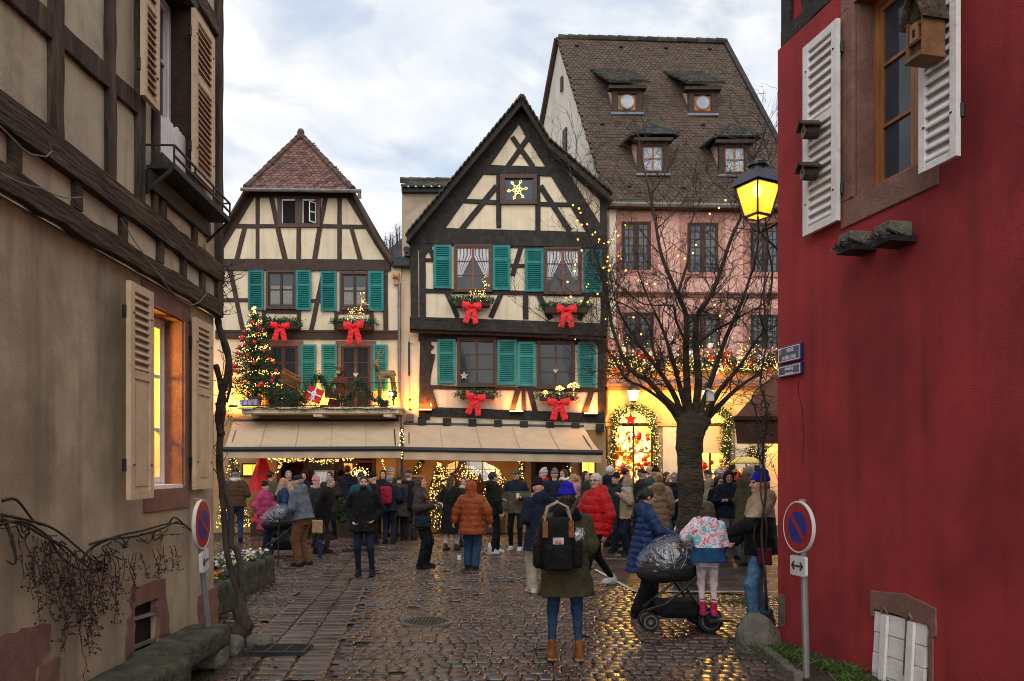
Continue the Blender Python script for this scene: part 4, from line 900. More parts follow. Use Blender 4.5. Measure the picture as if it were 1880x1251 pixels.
# orange strip lights on the beam
for x, y in ((780,751),(948,754),(1085,758)):
    t = thing('strip_light', {780:'orange strip light by the thick curved corner post',948:'orange strip light between the splayed timber struts',1085:'orange strip light beside the pink house'}[x], 'light', H2b.pt(x,y,.1), group='orange strip lights on the beam')
    b = MB(); b.rect(H2b, x-13, y-1, x+13, y+3, .2, .06); b.build('housing', M['black'], t); b = MB(); b.rect(H2b, x-12, y+.2, x+12, y+2, .215, .2); b.build('tube', emis('orange_tube', (1,.36,.08), 12), t)
    area(H2b.pt(x,y-2,.16), (0,.35,1), .4, .08, 20, (1,.22,.03), 'strip_glow', t)
# ================================================================ AWNINGS
def awning(name, label, pl, xt0, xt1, yt0, yt1, xb0, xb1, yb0, yb1, out, drop):
    t = thing(name, label, 'awning', pl.pt((xt0+xt1)/2, yt0, 0), group='beige awnings over the restaurant fronts')
    A_, B_, C_, D_ = pl.pt(xt0,yt0,.1), pl.pt(xt1,yt1,.1), pl.pt(xb1,yb1,out), pl.pt(xb0,yb0,out)
    b = MB(); n, m_ = 30, 6; g_ = []
    for j in range(m_+1):
        for i in range(n+1):
            u, v = i/n, j/m_; p = A_.lerp(B_,u).lerp(D_.lerp(C_,u), v); g_.append(p + Vector((0,0,-.06*math.sin(math.pi*v) + .012*math.sin(i*1.7)*v)))
    fs = [(j*(n+1)+i, j*(n+1)+i+1, (j+1)*(n+1)+i+1, (j+1)*(n+1)+i) for j in range(m_) for i in range(n)]
    b.raw(g_, fs); b.raw([p-Vector((0,0,.012)) for p in g_], fs); b.build('canopy', M['awning'], t, smooth=True)
    b = MB(); b.tube([D_+Vector((-.05,0,0)), C_+Vector((.05,0,0))], .065, 10); b.tube([A_, B_], .05, 8); b.build('roller_bar', mat('navy_bar', (.022,.024,.035), .4, .2, 5, 0), t)
    b = MB(); vs = []
    for j in range(2):
        for i in range(61): p = D_.lerp(C_, i/60) + Vector((0, .02*math.sin(i*.8)*j, -.05-drop*j)); vs.append(p)
    fs = [(i,i+1,62+i,61+i) for i in range(60)]; b.raw(vs, fs); b.raw([p+Vector((0,.012,0)) for p in vs], fs); b.build('valance', M['awning'], t, smooth=True)
    b = MB()
    for k in range(1,5): b.tube([g_[j*(n+1)+k*n//5]+Vector((0,-.004,.006)) for j in range(m_+1)], .008, 4)
    b.build('seam', mat('awning_seam', (.30,.22,.15), .9, .1, 5, 0), t)
    b = MB(); b.bar(A_+Vector((.15,-.02,-.08)), D_+Vector((.15,0,-.05)), .03, .04); b.bar(B_+Vector((-.15,-.02,-.08)), C_+Vector((-.15,0,-.05)), .03, .04); b.build('arm', M['black'], t)
awning('awning', 'wide beige awning under the decorated balcony', H1, 428, 733, 773, 773, 411, 737, 825, 824, 2.1, .19)
awning('awning', 'wide beige awning with slanted end under the timbered gable house', H2b, 741, 1072, 779, 784, 741, 1103, 825, 831, 2.1, .22)
t = thing('awning_post', 'dark slim post carrying lights between the two awnings', 'post', (H1.pt(738,985,1.9).x, 21.1, 0)); b = MB(); b.tube([(H1.pt(738,985,1.9).x,21.1,0),(H1.pt(738,985,1.9).x,21.1,2.9)], .045, 8); b.build('pole', M['black'], t)
b = MB(); bulbs(b, [(H1.pt(738,985,1.9).x+random.uniform(-.05,.05),21.05+random.uniform(-.04,.04),2.1+.03*k) for k in range(26)], .018); b.build('fairy_lights', M['bulb'], t)
# ================================================================ PINK HOUSE
pk = thing('pink_house', 'tall pink plastered house with a steep brown tiled roof and four dormers', 'house', (3.1, 24, 0))
b = MB(); b.slab(PK, [(1116,376),(1500,383),(1500,706),(1116,706)], 0, -9); b.build('wall', M['pink'], pk)
E0 = PK.pt(1116,373,.35); E1 = PK.pt(1492,379,.35)
RG0 = P(1025,70,28.2); RG1 = P(1332,78,28.4)
U = (E1-E0); Lu = U.length; U.normalize(); Vv = RG0-E0; lean = Vv.dot(U); Vv = Vv-U*lean; Lv = Vv.length; Vv.normalize(); N = U.cross(Vv); N = N if N.y < 0 else -N
ru = (RG1-E0).dot(U); topw = ru-lean
b = MB()
inpk = lambda u, v: 0 <= v < Lv and lean*v/Lv-.05 < u < Lu+(ru-Lu)*v/Lv+.05
O = E0.copy(); tiles(b, O - U*3, U, Vv, lambda u, v: inpk(u-3, v), 66, 66, .155, Lv/62, N, rag=.005, base=.014)
b.face([E0-N*.03, E1-N*.03, E0+U*ru+Vv*Lv-N*.03, E0+U*lean+Vv*Lv-N*.03])
bk0, bk1 = RG0+Vector((-1.25,4.2,-6.0)), RG1+Vector((.2,4.2,-6)); b.face([RG0, RG1, bk1, bk0]); b.face([RG1, E1, bk1])
roof = b.build('roof', M['tile_br'], pk); b = MB(); b.bar(RG1+N*.02, E1+N*.02, .16, .07, N); b.build('verge_board', M['tile_dk'], pk)
b = MB(); ridge_tiles(b, RG0+N*.03, RG1+N*.03, .10, 17); b.build('ridge_tile_row', M['tile_moss'], roof)
b = MB(); E0w, R0w = PK.pt(1119,376,.1), RG0+Vector((.03,.0,-.12)); bkw = bk0+Vector((.03,0,0)); dn = Vector((0,0,-4))
A_ = [E0w, R0w, bkw, bkw+dn, E0w+dn]; b.prism(A_, [p+Vector((.2,0.05,0)) for p in A_]); b.build('gable_wall', mat('pale_gable_plaster', (.64,.58,.50), .9, .1, 2, .3, 40, stain=(.45,.40,.33), stain_amt=.5, stain_scale=1.5, stain_stretch=(1,1,.2)), pk)
b = MB(); b.bar(R0w+Vector((-.1,0,.1)), bkw+Vector((-.1,0,.1)), .12, .16); b.bar(R0w+Vector((-.05,0,.06)), E0w+Vector((-.05,-.05,.05)), .06, .08); b.build('verge_board', M['timber_br'], pk)
b = MB(); sl = lambda y, u: None
gd = (bkw-E0w); gd.z = 0; gd.normalize()
for t0, z0, z1, wd in ((.40, 12.15, 13.55, .34), (.47,15.0,15.5,.2)):
    c = E0w + gd*(gd.dot(Vector((R0w.x-E0w.x,R0w.y-E0w.y,0)))*(t0+.45)); 
    A_ = [Vector((c.x,c.y,z0))-gd*wd/2+Vector((-.01,-.01,0)), Vector((c.x,c.y,z0))+gd*wd/2+Vector((-.01,-.01,0)), Vector((c.x,c.y,z1))+gd*wd/2+Vector((-.01,-.01,0)), Vector((c.x,c.y,z1))-gd*wd/2+Vector((-.01,-.01,0))]; b.prism(A_, [p+Vector((-.04,-.015,0)) for p in A_])
b.build('gable_window', M['wframe'], pk)
b = MB(); b.tube([E0+Vector((0,-.08,-.05)), E1+Vector((0,-.08,-.05))], .07, 8); b.build('gutter', M['zinc'], pk); b = MB(); b.slab(PK, [(1116,374),(1500,381),(1500,386),(1116,379)], .3, -.02); b.slab(PK, [(1116,379),(1500,386),(1500,391),(1116,384)], .12, -.02); b.build('eave_cornice', M['timber_br'], pk)
# snow guards
b = MB()
for px, py in ((1059,87),(1140,89),(1222,91),(1303,93),(1106,231),(1290,232),(1155,345),(1255,348),(1400,300)):
    r_ = Vector(((px-CX)/F,1,(HY-py)/F)); c0 = Vector((0,0,HC)); tt = (E0-c0).dot(N)/r_.dot(N); p = c0+r_*tt+N*.06; b.ball(p, .07, 6, (1.1,.8,.7))
b.build('vent_tile', M['black'], roof)
def roof_pt(px, py, off=0):
    r_ = Vector(((px-CX)/F,1,(HY-py)/F)); c0 = Vector((0,0,HC)); tt = (E0+N*off-c0).dot(N)/r_.dot(N); return c0+r_*tt
def dormer(kind, wx0, wx1, wy0, wy1, eave_y, top_y, lab):
    base = roof_pt((wx0+wx1)/2, wy1+4); Y = base.y - .02; Z = lambda py: HC-(py-HY)*Y/F; X = lambda px: (px-CX)*Y/F
    pl = Plane(0, Y, 1, 0); fm = M['timber_br']
    d = MB(); fx = 11
    for q in ((wx0-fx,eave_y,wx0,wy1+4),(wx1,eave_y,wx1+fx,wy1+4),(wx0,eave_y,wx1,wy0),(wx0,wy1,wx1,wy1+4)): d.rect(pl, *q, .03, -.25)
    o = d.build('dormer', fm, pk, bevel=.006); o['label'] = lab
    s = MB()    # cheeks run back into the roof slope
    for px in (wx0-fx+1, wx1+fx-1):
        xx = X(px); ze, zb = Z(eave_y), Z(wy1+2); slope = Vv.z/Vv.y; yb_ = Y + (ze-zb)/slope
        A_ = [Vector((xx,Y+.02,zb-.1)), Vector((xx,Y+.02,ze)), Vector((xx-.33*(yb_-Y),yb_+.35,ze))]; s.prism(A_, [p+Vector((.05 if px < wx0 else -.05,0,0)) for p in A_])
    s.build('dormer_cheek', M['pink'], o)
    p = MB(); p.rect(pl, wx0, wy0, wx1, wy1, -.06, -.09); p.build('backing', M['void'], o) if False else None
    g = MB()
    if kind == 'round':
        c = pl.pt((wx0+wx1)/2, (wy0+wy1)/2, -.03); r_ = (wx1-wx0)*Y/F*.36
        q = MB(); q.rect(pl, wx0, wy0, wx1, wy1, -.05, -.1); q.build('window', M['oak'], o)
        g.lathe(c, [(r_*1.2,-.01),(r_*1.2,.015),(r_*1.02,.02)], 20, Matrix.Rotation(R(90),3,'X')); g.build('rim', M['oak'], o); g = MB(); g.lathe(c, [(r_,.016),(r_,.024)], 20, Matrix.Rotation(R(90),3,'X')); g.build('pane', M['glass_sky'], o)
    else:
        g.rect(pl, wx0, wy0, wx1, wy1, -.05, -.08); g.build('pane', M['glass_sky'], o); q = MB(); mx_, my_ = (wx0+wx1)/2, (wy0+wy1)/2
        for z_ in ((wx0,wy0,wx0+2.2,wy1),(wx1-2.2,wy0,wx1,wy1),(wx0+2.2,wy0,wx1-2.2,wy0+2.2),(wx0+2.2,wy1-2.2,wx1-2.2,wy1),(mx_-1.3,wy0+2.2,mx_+1.3,wy1-2.2),(wx0+2.2,my_-.9,mx_-1.3,my_+.9),(mx_+1.3,my_-.9,wx1-2.2,my_+.9)): q.rect(pl, *z_, -.02, -.05)
        q.build('sash', M['oak'], o)
    sl_ = MB(); sl_.rect(pl, wx0-fx-2, wy1+4, wx1+fx+3, wy1+8, .18, -.1); sl_.build('flashing', mat('lead_flashing', (.13,.15,.18), .45, .2, 8, .2, 30), o)
    r = MB(); ov = .22; zE = Z(eave_y)
    if kind == 'round':
        lo0, lo1 = Vector((X(wx0-fx-5),Y-.3,zE)), Vector((X(wx1+fx+12),Y-.3,zE)); hp0, hp1 = roof_pt(wx0-fx-32, top_y), roof_pt(wx1-4, top_y+3)
        hp1 = Vector((lo1.x-.33*(hp0.y-lo0.y), hp0.y, hp0.z)); hp0 = Vector((lo0.x-.33*(hp0.y-lo0.y), hp0.y, hp0.z)); uu = Vector((1,0,0)); vv = (hp0-lo0); ln_ = vv.x; vv = vv-uu*ln_; L_ = vv.length; vv.normalize(); nn = uu.cross(vv); W_ = (lo1-lo0).x
        tiles(r, lo0-uu*.9, uu, vv, lambda u, v: v < L_ and ln_*v/L_-.02 < u-.9 < W_+ln_*v/L_, int((W_+.9)/.15)+1, int(L_/.13)+1, .15, .13, nn); r.prism([lo0,lo1,hp1,hp0], [p-nn*.05 for p in (lo0,lo1,hp1,hp0)])
    else:
        eL, eR = Vector((X(wx0-fx-10),Y-.25,zE)), Vector((X(wx1+fx+14),Y-.25,zE)); ap = Vector(((eL.x+eR.x)/2, Y+.45, Z(top_y)-.05)); bl = Vector((eL.x-.5, Y+1.5, zE)); br = Vector((eR.x-.5, Y+1.5, zE)); ab = Vector((ap.x-.65, Y+2.4, ap.z))
        for tri, o_, e_ in (((eL,eR,ap),eL,eR),):
            uu = (e_-o_).normalized(); vv = ap-o_; cu_ = vv.dot(uu); vv = vv-uu*cu_; L_ = vv.length; vv.normalize(); nn = uu.cross(vv); Lq = (e_-o_).length
            tiles(r, o_, uu, vv, lambda u, v: v < L_ and cu_*v/L_-.05 < u < Lq-(Lq-cu_)*v/L_+.05, int(Lq/.15), int(L_/.12)+1, .15, .12, nn)
        for q_ in ((eL,ap,ab,bl),(eR,ap,ab,br),(eL,eR,ap)): r.face(q_)
        ridge_tiles(r, eL+Vector((0,0,.03)), ap+Vector((0,0,.03)), .06, 7); ridge_tiles(r, eR+Vector((0,0,.03)), ap+Vector((0,0,.03)), .06, 7)
        for e_, k_ in ((eL,bl),(eR,br)): r.bar(e_+Vector((0,0,.0)), k_, .12, .06)
    r.build('dormer_roof', M['tile_moss'] if kind == 'round' else M['tile_dk'], o)
    f_ = MB(); f_.rect(pl, wx0-fx-6, eave_y-1, wx1+fx+8, eave_y+5, .2, -.1); f_.build('fascia', fm, o)
dormer('round', 1135, 1168, 172, 202, 157, 128, 'upper dormer with a round window nearer the white gable wall'); dormer('round', 1275, 1306, 174, 204, 159, 131, 'upper dormer with a round window nearer the street lantern')
dormer('hip', 1181, 1217, 268, 314, 253, 214, 'hipped dormer with four panes nearer the white gable wall'); dormer('hip', 1331, 1367, 270, 316, 257, 216, 'hipped dormer with four panes above the street lantern')
m_leadglass = glass('grey_blue_pane', (.06,.075,.085), .15)
for x0, y0, x1, y1 in ((1141,407,1195,496),(1262,409,1319,500),(1378,410,1432,500),(1144,574,1200,640),(1260,577,1322,640),(1378,578,1432,640)):
    b = MB()
    for q in ((x0-13,y0-12,x1+13,y0),(x0-13,y0,x0,y1),(x1,y0,x1+13,y1),(x0-13,y1,x1+13,y1+9)): b.rect(PK, *q, .04, -.02)
    fo = b.build('window', M['pinkstone'], pk, bevel=.005); b = MB(); b.rect(PK, x0, y0, x1, y1, .012, .002); b.build('pane', m_leadglass, fo); b = MB(); mx_ = (x0+x1)/2
    for q in ((x0,y0,x0+6,y1),(x1-6,y0,x1,y1),(mx_-5,y0,mx_+5,y1),(x0+6,y0,mx_-5,y0+6),(mx_+5,y0,x1-6,y0+6)): b.rect(PK, *q, .032, .01)
    for k in range(1,6): y = y0+(y1-y0)*k/6; b.rect(PK, x0+6, y-.8, mx_-5, y+.8, .024, .01); b.rect(PK, mx_+5, y-.8, x1-6, y+.8, .024, .01)
    for xx in ((x0+mx_)/2, (x1+mx_)/2): b.rect(PK, xx-.8, y0+6, xx+.8, y1, .026, .01)
    b.build('sash', M['timber_br'], fo)
b = MB(); b.slab(PK, [(1116,535),(1500,538),(1500,541),(1116,538)], .12, -.02); b.slab(PK, [(1116,538.5),(1500,541.5),(1500,547),(1116,544)], .07, -.02); b.slab(PK, [(1114,704),(1500,704),(1500,709),(1114,709)], .22, -.02); b.slab(PK, [(1116,709.5),(1500,709.5),(1500,716),(1116,716)], .12, -.02); b.build('string_course', M['sandstone'], pk)
b = MB(); b.slab(PK, [(1501,395),(1900,395),(1900,985),(1501,985)], -.2, -8); b.build('side_wing', M['pink'], pk)
# arcade
m_arc = mat('arcade_plaster', (.52,.37,.19), .85, .1, 2, .3, 50); m_ring = mat('arcade_stone', (.44,.29,.13), .8, .15, 5, .3, 40)
def archpts(cx, y_s, rx, ry, n=16): return [(cx-rx*math.cos(t), y_s-ry*math.sin(t)) for t in np.linspace(0, math.pi, n)]
b = MB()
a1 = archpts(1163,778,37,31); a2 = archpts(1304,778,38,31); a3 = archpts(1445,778,38,31)
bot = 990
b.slab(PK, [(1116,716),(1116,bot),(1126,bot)]+a1[:8]+[(1163,747),(1163,716)], 0, -.4)
b.slab(PK, [(1163,716),(1163,747)]+a1[8:]+[(1200,bot),(1266,bot)]+a2[:8]+[(1304,747),(1304,716)], 0, -.4)
b.slab(PK, [(1304,716),(1304,747)]+a2[8:]+[(1342,bot),(1407,bot)]+a3[:8]+[(1445,747),(1445,716)], 0, -.4)
b.slab(PK, [(1445,716),(1445,747)]+a3[8:]+[(1483,bot),(1500,bot),(1500,716)], 0, -.4)
b.build('arcade_wall', m_arc, pk)
b = MB()
for cx in (1163,1304,1445):
    o_ = archpts(cx,776,52,44,15); i_ = archpts(cx,776,37.5,31.5,15)
    for k in range(14): b.slab(PK, [o_[k],o_[k+1],i_[k+1],i_[k]], .05, -.02)
for x0, x1 in ((1113,1128),(1199,1268),(1340,1409)): b.rect(PK, x0-1, 777, x1+1, 783, .07, -.02)
b.build('arch_ring', m_ring, pk, bevel=.006)
b = MB()
for x0, x1 in ((1217,1243),(1350,1376)): b.rect(PK, x0, 785, x1, bot, .1, -.02)
b.build('pilaster', mat('pale_pilaster', (.55,.48,.40), .8, .1, 4, .2), pk, bevel=.008)
# shop interior seen through the arches
m_shop = mat('shop_back_wall', (.75,.60,.38), .9, .15, 2, 0)
b = MB(); pa = lambda x, y, o: PK.pt(x, y, o)
for x0, x1 in ((1112,1215),(1252,1356),(1393,1498)): 
    for q in ([pa(x0,735,-1.6),pa(x1,735,-1.6),pa(x1,bot,-1.6),pa(x0,bot,-1.6)],[pa(x0,735,-.41),pa(x0,735,-1.6),pa(x0,bot,-1.6),pa(x0,bot,-.41)],[pa(x1,735,-.41),pa(x1,735,-1.6),pa(x1,bot,-1.6),pa(x1,bot,-.41)],[pa(x0,735,-.41),pa(x1,735,-.41),pa(x1,735,-1.6),pa(x0,735,-1.6)]): b.face(q)
b.build('shop_interior', m_shop, pk)
for x, pw in ((1163,340),(1304,140),(1445,60)): lamp(pa(x,800,-.75), pw, (1,.60,.20), .1, 'shop_light', pk)
b = MB()
for cx in (1163,1304): b.rect(PK, cx-37, 777, cx+37, 783, -.1, -.2); b.rect(PK, cx-37, 783, cx-33, bot, -.1, -.2); b.rect(PK, cx+33, 783, cx+37, bot, -.1, -.2); b.rect(PK, cx-1.5, 783, cx+1.5, bot, -.12, -.17)
b.build('shop_front_frame', M['timber_br'], pk)
b = MB(); b.rect(PK, 1284, 783, 1338, 832, -.09, -.1); b.build('cream_panel', mat('cream_panel', (.62,.47,.30), .7, .06, 3, 0), pk)
# ================================================================ BLENDED SURFACES (signed distances meshed by surface nets)
def V(*a): return np.array(a, float)
def npm(Mx): return np.array(Mx)
class Sdf:
    def __init__(s): s.p = []
    def cap(s, a, b, ra, rb=None, k=.03, m=0, q=0, amp=0): s.p.append(('cap', V(*a), V(*b), ra, ra if rb is None else rb, k, m, q, amp)); return s
    def ell(s, c, r, k=.02, m=0, rot=None, sub=False): s.p.append(('ell', V(*c), V(*r), None if rot is None else npm(rot), k, m, sub)); return s
    def loft(s, sec, T=None, k=.03, m=0, q=0, amp=0, fold=0, famp=0): s.p.append(('loft', np.array(sec, float), npm(T or Matrix.Identity(4)), k, m, q, amp, fold, famp)); return s
    def box(s, c, h, r=.01, k=.01, m=0, rot=None): s.p.append(('box', V(*c), V(*h), r, None if rot is None else npm(rot), k, m)); return s
    def cut(s, c, n, k=0): s.p.append(('cut', V(*c), V(*n))); return s
    def bbox(s, p):
        if p[0] == 'cap': r = max(p[3], p[4])+p[8]; return np.minimum(p[1], p[2])-r, np.maximum(p[1], p[2])+r
        if p[0] == 'ell': r = p[2].max() if p[3] is not None else p[2]; return p[1]-r, p[1]+r
        if p[0] == 'box': r = np.linalg.norm(p[2]) if p[4] is not None else p[2]; return p[1]-r, p[1]+r
        if p[0] == 'loft':
            S_ = p[1]; c = []
            for z, cx, cy, rx, ry in S_:
                for a in (-1, 1):
                    for b in (-1, 1): c.append((p[2] @ V(cx+a*(rx+p[6]+p[8]), cy+b*(ry+p[6]+p[8]), z, 1))[:3])
            c = np.array(c); return c.min(0), c.max(0)
        return None
    def mesh(s, res, noise_amp=0, noise_scale=12):
        bb = [s.bbox(p) for p in s.p]; lo = np.min([b[0] for b, p in zip(bb, s.p) if b and not (p[0] == 'ell' and p[6])], 0)-3*res; hi = np.max([b[1] for b, p in zip(bb, s.p) if b and not (p[0] == 'ell' and p[6])], 0)+3*res
        n = np.ceil((hi-lo)/res).astype(int)+1
        Dg = np.full(n, 9.0, np.float32); L = np.zeros(n, np.int8); ax = [lo[i]+res*np.arange(n[i]) for i in range(3)]
        for p, b in zip(s.p, bb):
            if p[0] == 'cut':
                X, Y, Z = np.meshgrid(*ax, indexing='ij', sparse=True); d = (X-p[1][0])*p[2][0]+(Y-p[1][1])*p[2][1]+(Z-p[1][2])*p[2][2]; Dg = np.maximum(Dg, d.astype(np.float32)); continue
            k = {'cap': lambda: p[5], 'ell': lambda: p[4], 'loft': lambda: p[3], 'box': lambda: p[5]}[p[0]]()
            mg = k+3*res; i0 = np.maximum(0, np.floor((b[0]-mg-lo)/res).astype(int)); i1 = np.minimum(n, np.ceil((b[1]+mg-lo)/res).astype(int)+1)
            if (i1 <= i0).any(): continue
            X, Y, Z = np.meshgrid(ax[0][i0[0]:i1[0]], ax[1][i0[1]:i1[1]], ax[2][i0[2]:i1[2]], indexing='ij')
            m, sub = 0, False
            if p[0] == 'cap':
                a, bb_, ra, rb, k, m, q, amp = p[1:]; d_ = bb_-a; L2 = max(1e-9, d_ @ d_)
                t = np.clip(((X-a[0])*d_[0]+(Y-a[1])*d_[1]+(Z-a[2])*d_[2])/L2, 0, 1)
                r = ra+(rb-ra)*t
                if q: r = r+amp*(np.sqrt(np.abs(np.sin(np.pi*t*math.sqrt(L2)/q)))-.6)
                d = np.sqrt((X-a[0]-d_[0]*t)**2+(Y-a[1]-d_[1]*t)**2+(Z-a[2]-d_[2]*t)**2)-r
            elif p[0] == 'ell':
                c, r, rot, k, m, sub = p[1:]; x, y, z = X-c[0], Y-c[1], Z-c[2]
                if rot is not None: x, y, z = [rot[0,i]*x+rot[1,i]*y+rot[2,i]*z for i in range(3)]
                k0 = np.sqrt((x/r[0])**2+(y/r[1])**2+(z/r[2])**2)+1e-9; k1 = np.sqrt((x/r[0]**2)**2+(y/r[1]**2)**2+(z/r[2]**2)**2)+1e-9; d = k0*(k0-1)/k1
            elif p[0] == 'box':
                c, h, r_, rot, k, m = p[1:]; x, y, z = X-c[0], Y-c[1], Z-c[2]
                if rot is not None: x, y, z = [rot[0,i]*x+rot[1,i]*y+rot[2,i]*z for i in range(3)]
                qx, qy, qz = np.abs(x)-h[0]+r_, np.abs(y)-h[1]+r_, np.abs(z)-h[2]+r_
                d = np.sqrt(np.maximum(qx,0)**2+np.maximum(qy,0)**2+np.maximum(qz,0)**2)+np.minimum(np.maximum(qx,np.maximum(qy,qz)),0)-r_
            else:
                sec, T, k, m, q, amp, fold, famp = p[1:]; Ti = np.linalg.inv(T)
                x, y, z = [Ti[i,0]*X+Ti[i,1]*Y+Ti[i,2]*Z+Ti[i,3] for i in range(3)]
                o = np.argsort(sec[:,0]); sz = sec[o]; zz = np.clip(z, sz[0,0], sz[-1,0])
                cx, cy, rx, ry = [np.interp(zz, sz[:,0], sz[:,i]) for i in (1,2,3,4)]
                if q: e = amp*(np.sqrt(np.abs(np.sin(np.pi*zz/q)))-.6); rx, ry = rx+e, ry+e
                if fold: e = famp*np.sin(np.arctan2(y-cy, x-cx)*fold+zz*5)*np.clip((sz[-1,0]-zz)/(sz[-1,0]-sz[0,0])*1.6, 0, 1); rx, ry = rx+e, ry+e
                kk = np.sqrt(((x-cx)/rx)**2+((y-cy)/ry)**2); d = (kk-1)*np.minimum(rx, ry)
                dz = np.maximum(sz[0,0]-z, z-sz[-1,0]); d = np.maximum(d, dz)
            sl = (slice(i0[0],i1[0]), slice(i0[1],i1[1]), slice(i0[2],i1[2])); o_ = Dg[sl]; d = d.astype(np.float32)
            if sub: Dg[sl] = np.maximum(o_, -d); continue
            lab = L[sl]; lab[d < o_] = m
            if k > 0: hh = np.maximum(k-np.abs(o_-d), 0)/k; Dg[sl] = np.minimum(o_, d)-hh*hh*k*.25
            else: Dg[sl] = np.minimum(o_, d)
        if noise_amp:
            X, Y, Z = np.meshgrid(*ax, indexing='ij', sparse=True); f = noise_scale
            Dg = Dg+noise_amp*(np.sin(X*f+1.3*np.sin(Z*f*.7))*np.sin(Y*f*.9+2)*np.sin(Z*f*.8+1.1*np.sin(X*f*.6)) + .6*np.sin((X+Y*.7)*f*1.9+2.2*np.sin(Z*f*.5))*np.sin(Z*f*1.6+1.5*np.sin((X-Y)*f*.8))).astype(np.float32)
        return nets(Dg, L, lo, res)
def nets(Dg, L, lo, res):
    n = np.array(Dg.shape); S_ = Dg < 0
    c = [S_[i:n[0]-1+i, j:n[1]-1+j, k:n[2]-1+k] for i in (0,1) for j in (0,1) for k in (0,1)]
    cnt = sum(x.astype(np.int8) for x in c); act = (cnt > 0) & (cnt < 8); idx = np.argwhere(act)
    if len(idx) == 0: return np.zeros((0,3)), [], []
    vid = np.full(act.shape, -1, int); vid[tuple(idx.T)] = np.arange(len(idx))
    pos = np.zeros((len(idx),3)); num = np.zeros(len(idx))
    for a in range(3):
        o = [x for x in range(3) if x != a]
        for i in (0,1):
            for j in (0,1):
                A = idx.copy(); A[:,o[0]] += i; A[:,o[1]] += j; B = A.copy(); B[:,a] += 1
                da, db = Dg[tuple(A.T)], Dg[tuple(B.T)]; cr = (da < 0) != (db < 0); t = np.where(cr, da/(da-db+1e-12), 0)
                q = (A-idx).astype(float); q[:,a] = t; pos += q*cr[:,None]; num += cr
    vs = lo+(idx+pos/np.maximum(num,1)[:,None])*res; fs = []
    for a in range(3):
        o = [x for x in range(3) if x != a]
        sl0 = [slice(None)]*3; sl1 = [slice(None)]*3; sl0[a] = slice(0,n[a]-1); sl1[a] = slice(1,n[a])
        s0, s1 = S_[tuple(sl0)], S_[tuple(sl1)]; e = np.argwhere(s0 != s1); e = e[(e[:,o[0]] > 0) & (e[:,o[1]] > 0) & (e[:,o[0]] < n[o[0]]-1) & (e[:,o[1]] < n[o[1]]-1)]
        if len(e) == 0: continue
        ins = s0[tuple(e.T)]; q = []
        for i, j in ((0,0),(-1,0),(-1,-1),(0,-1)):
            c_ = e.copy(); c_[:,o[0]] += i; c_[:,o[1]] += j; q.append(vid[tuple(c_.T)])
        q = np.stack(q, 1); flip = ins if a == 1 else ~ins; q[flip] = q[flip][:, ::-1]; q = q[:, ::-1]; fs.append(q[(q >= 0).all(1)])
    F_ = np.concatenate(fs) if fs else np.zeros((0,4), int); lab = L[tuple(idx.T)]
    return vs, F_.tolist(), lab[F_[:,0]].tolist() if len(F_) else []
def join_nets(*ms):
    vs, fs, ls = [], [], []
    for v, f, l in ms: b = len(vs); vs += list(map(tuple, v)); fs += [tuple(i+b for i in q) for q in f]; ls += l
    return vs, fs, ls
def net_obj(name, data, mats, parent, local=True, origin=None):
    v, f, l = data; b = MB(); b.v = [tuple(x) for x in v]; b.f = [tuple(x) for x in f]; b.m = list(l); b.t = [.5]*len(b.f)
    return b.build(name, mats, parent, smooth=True, local=local, origin=origin)
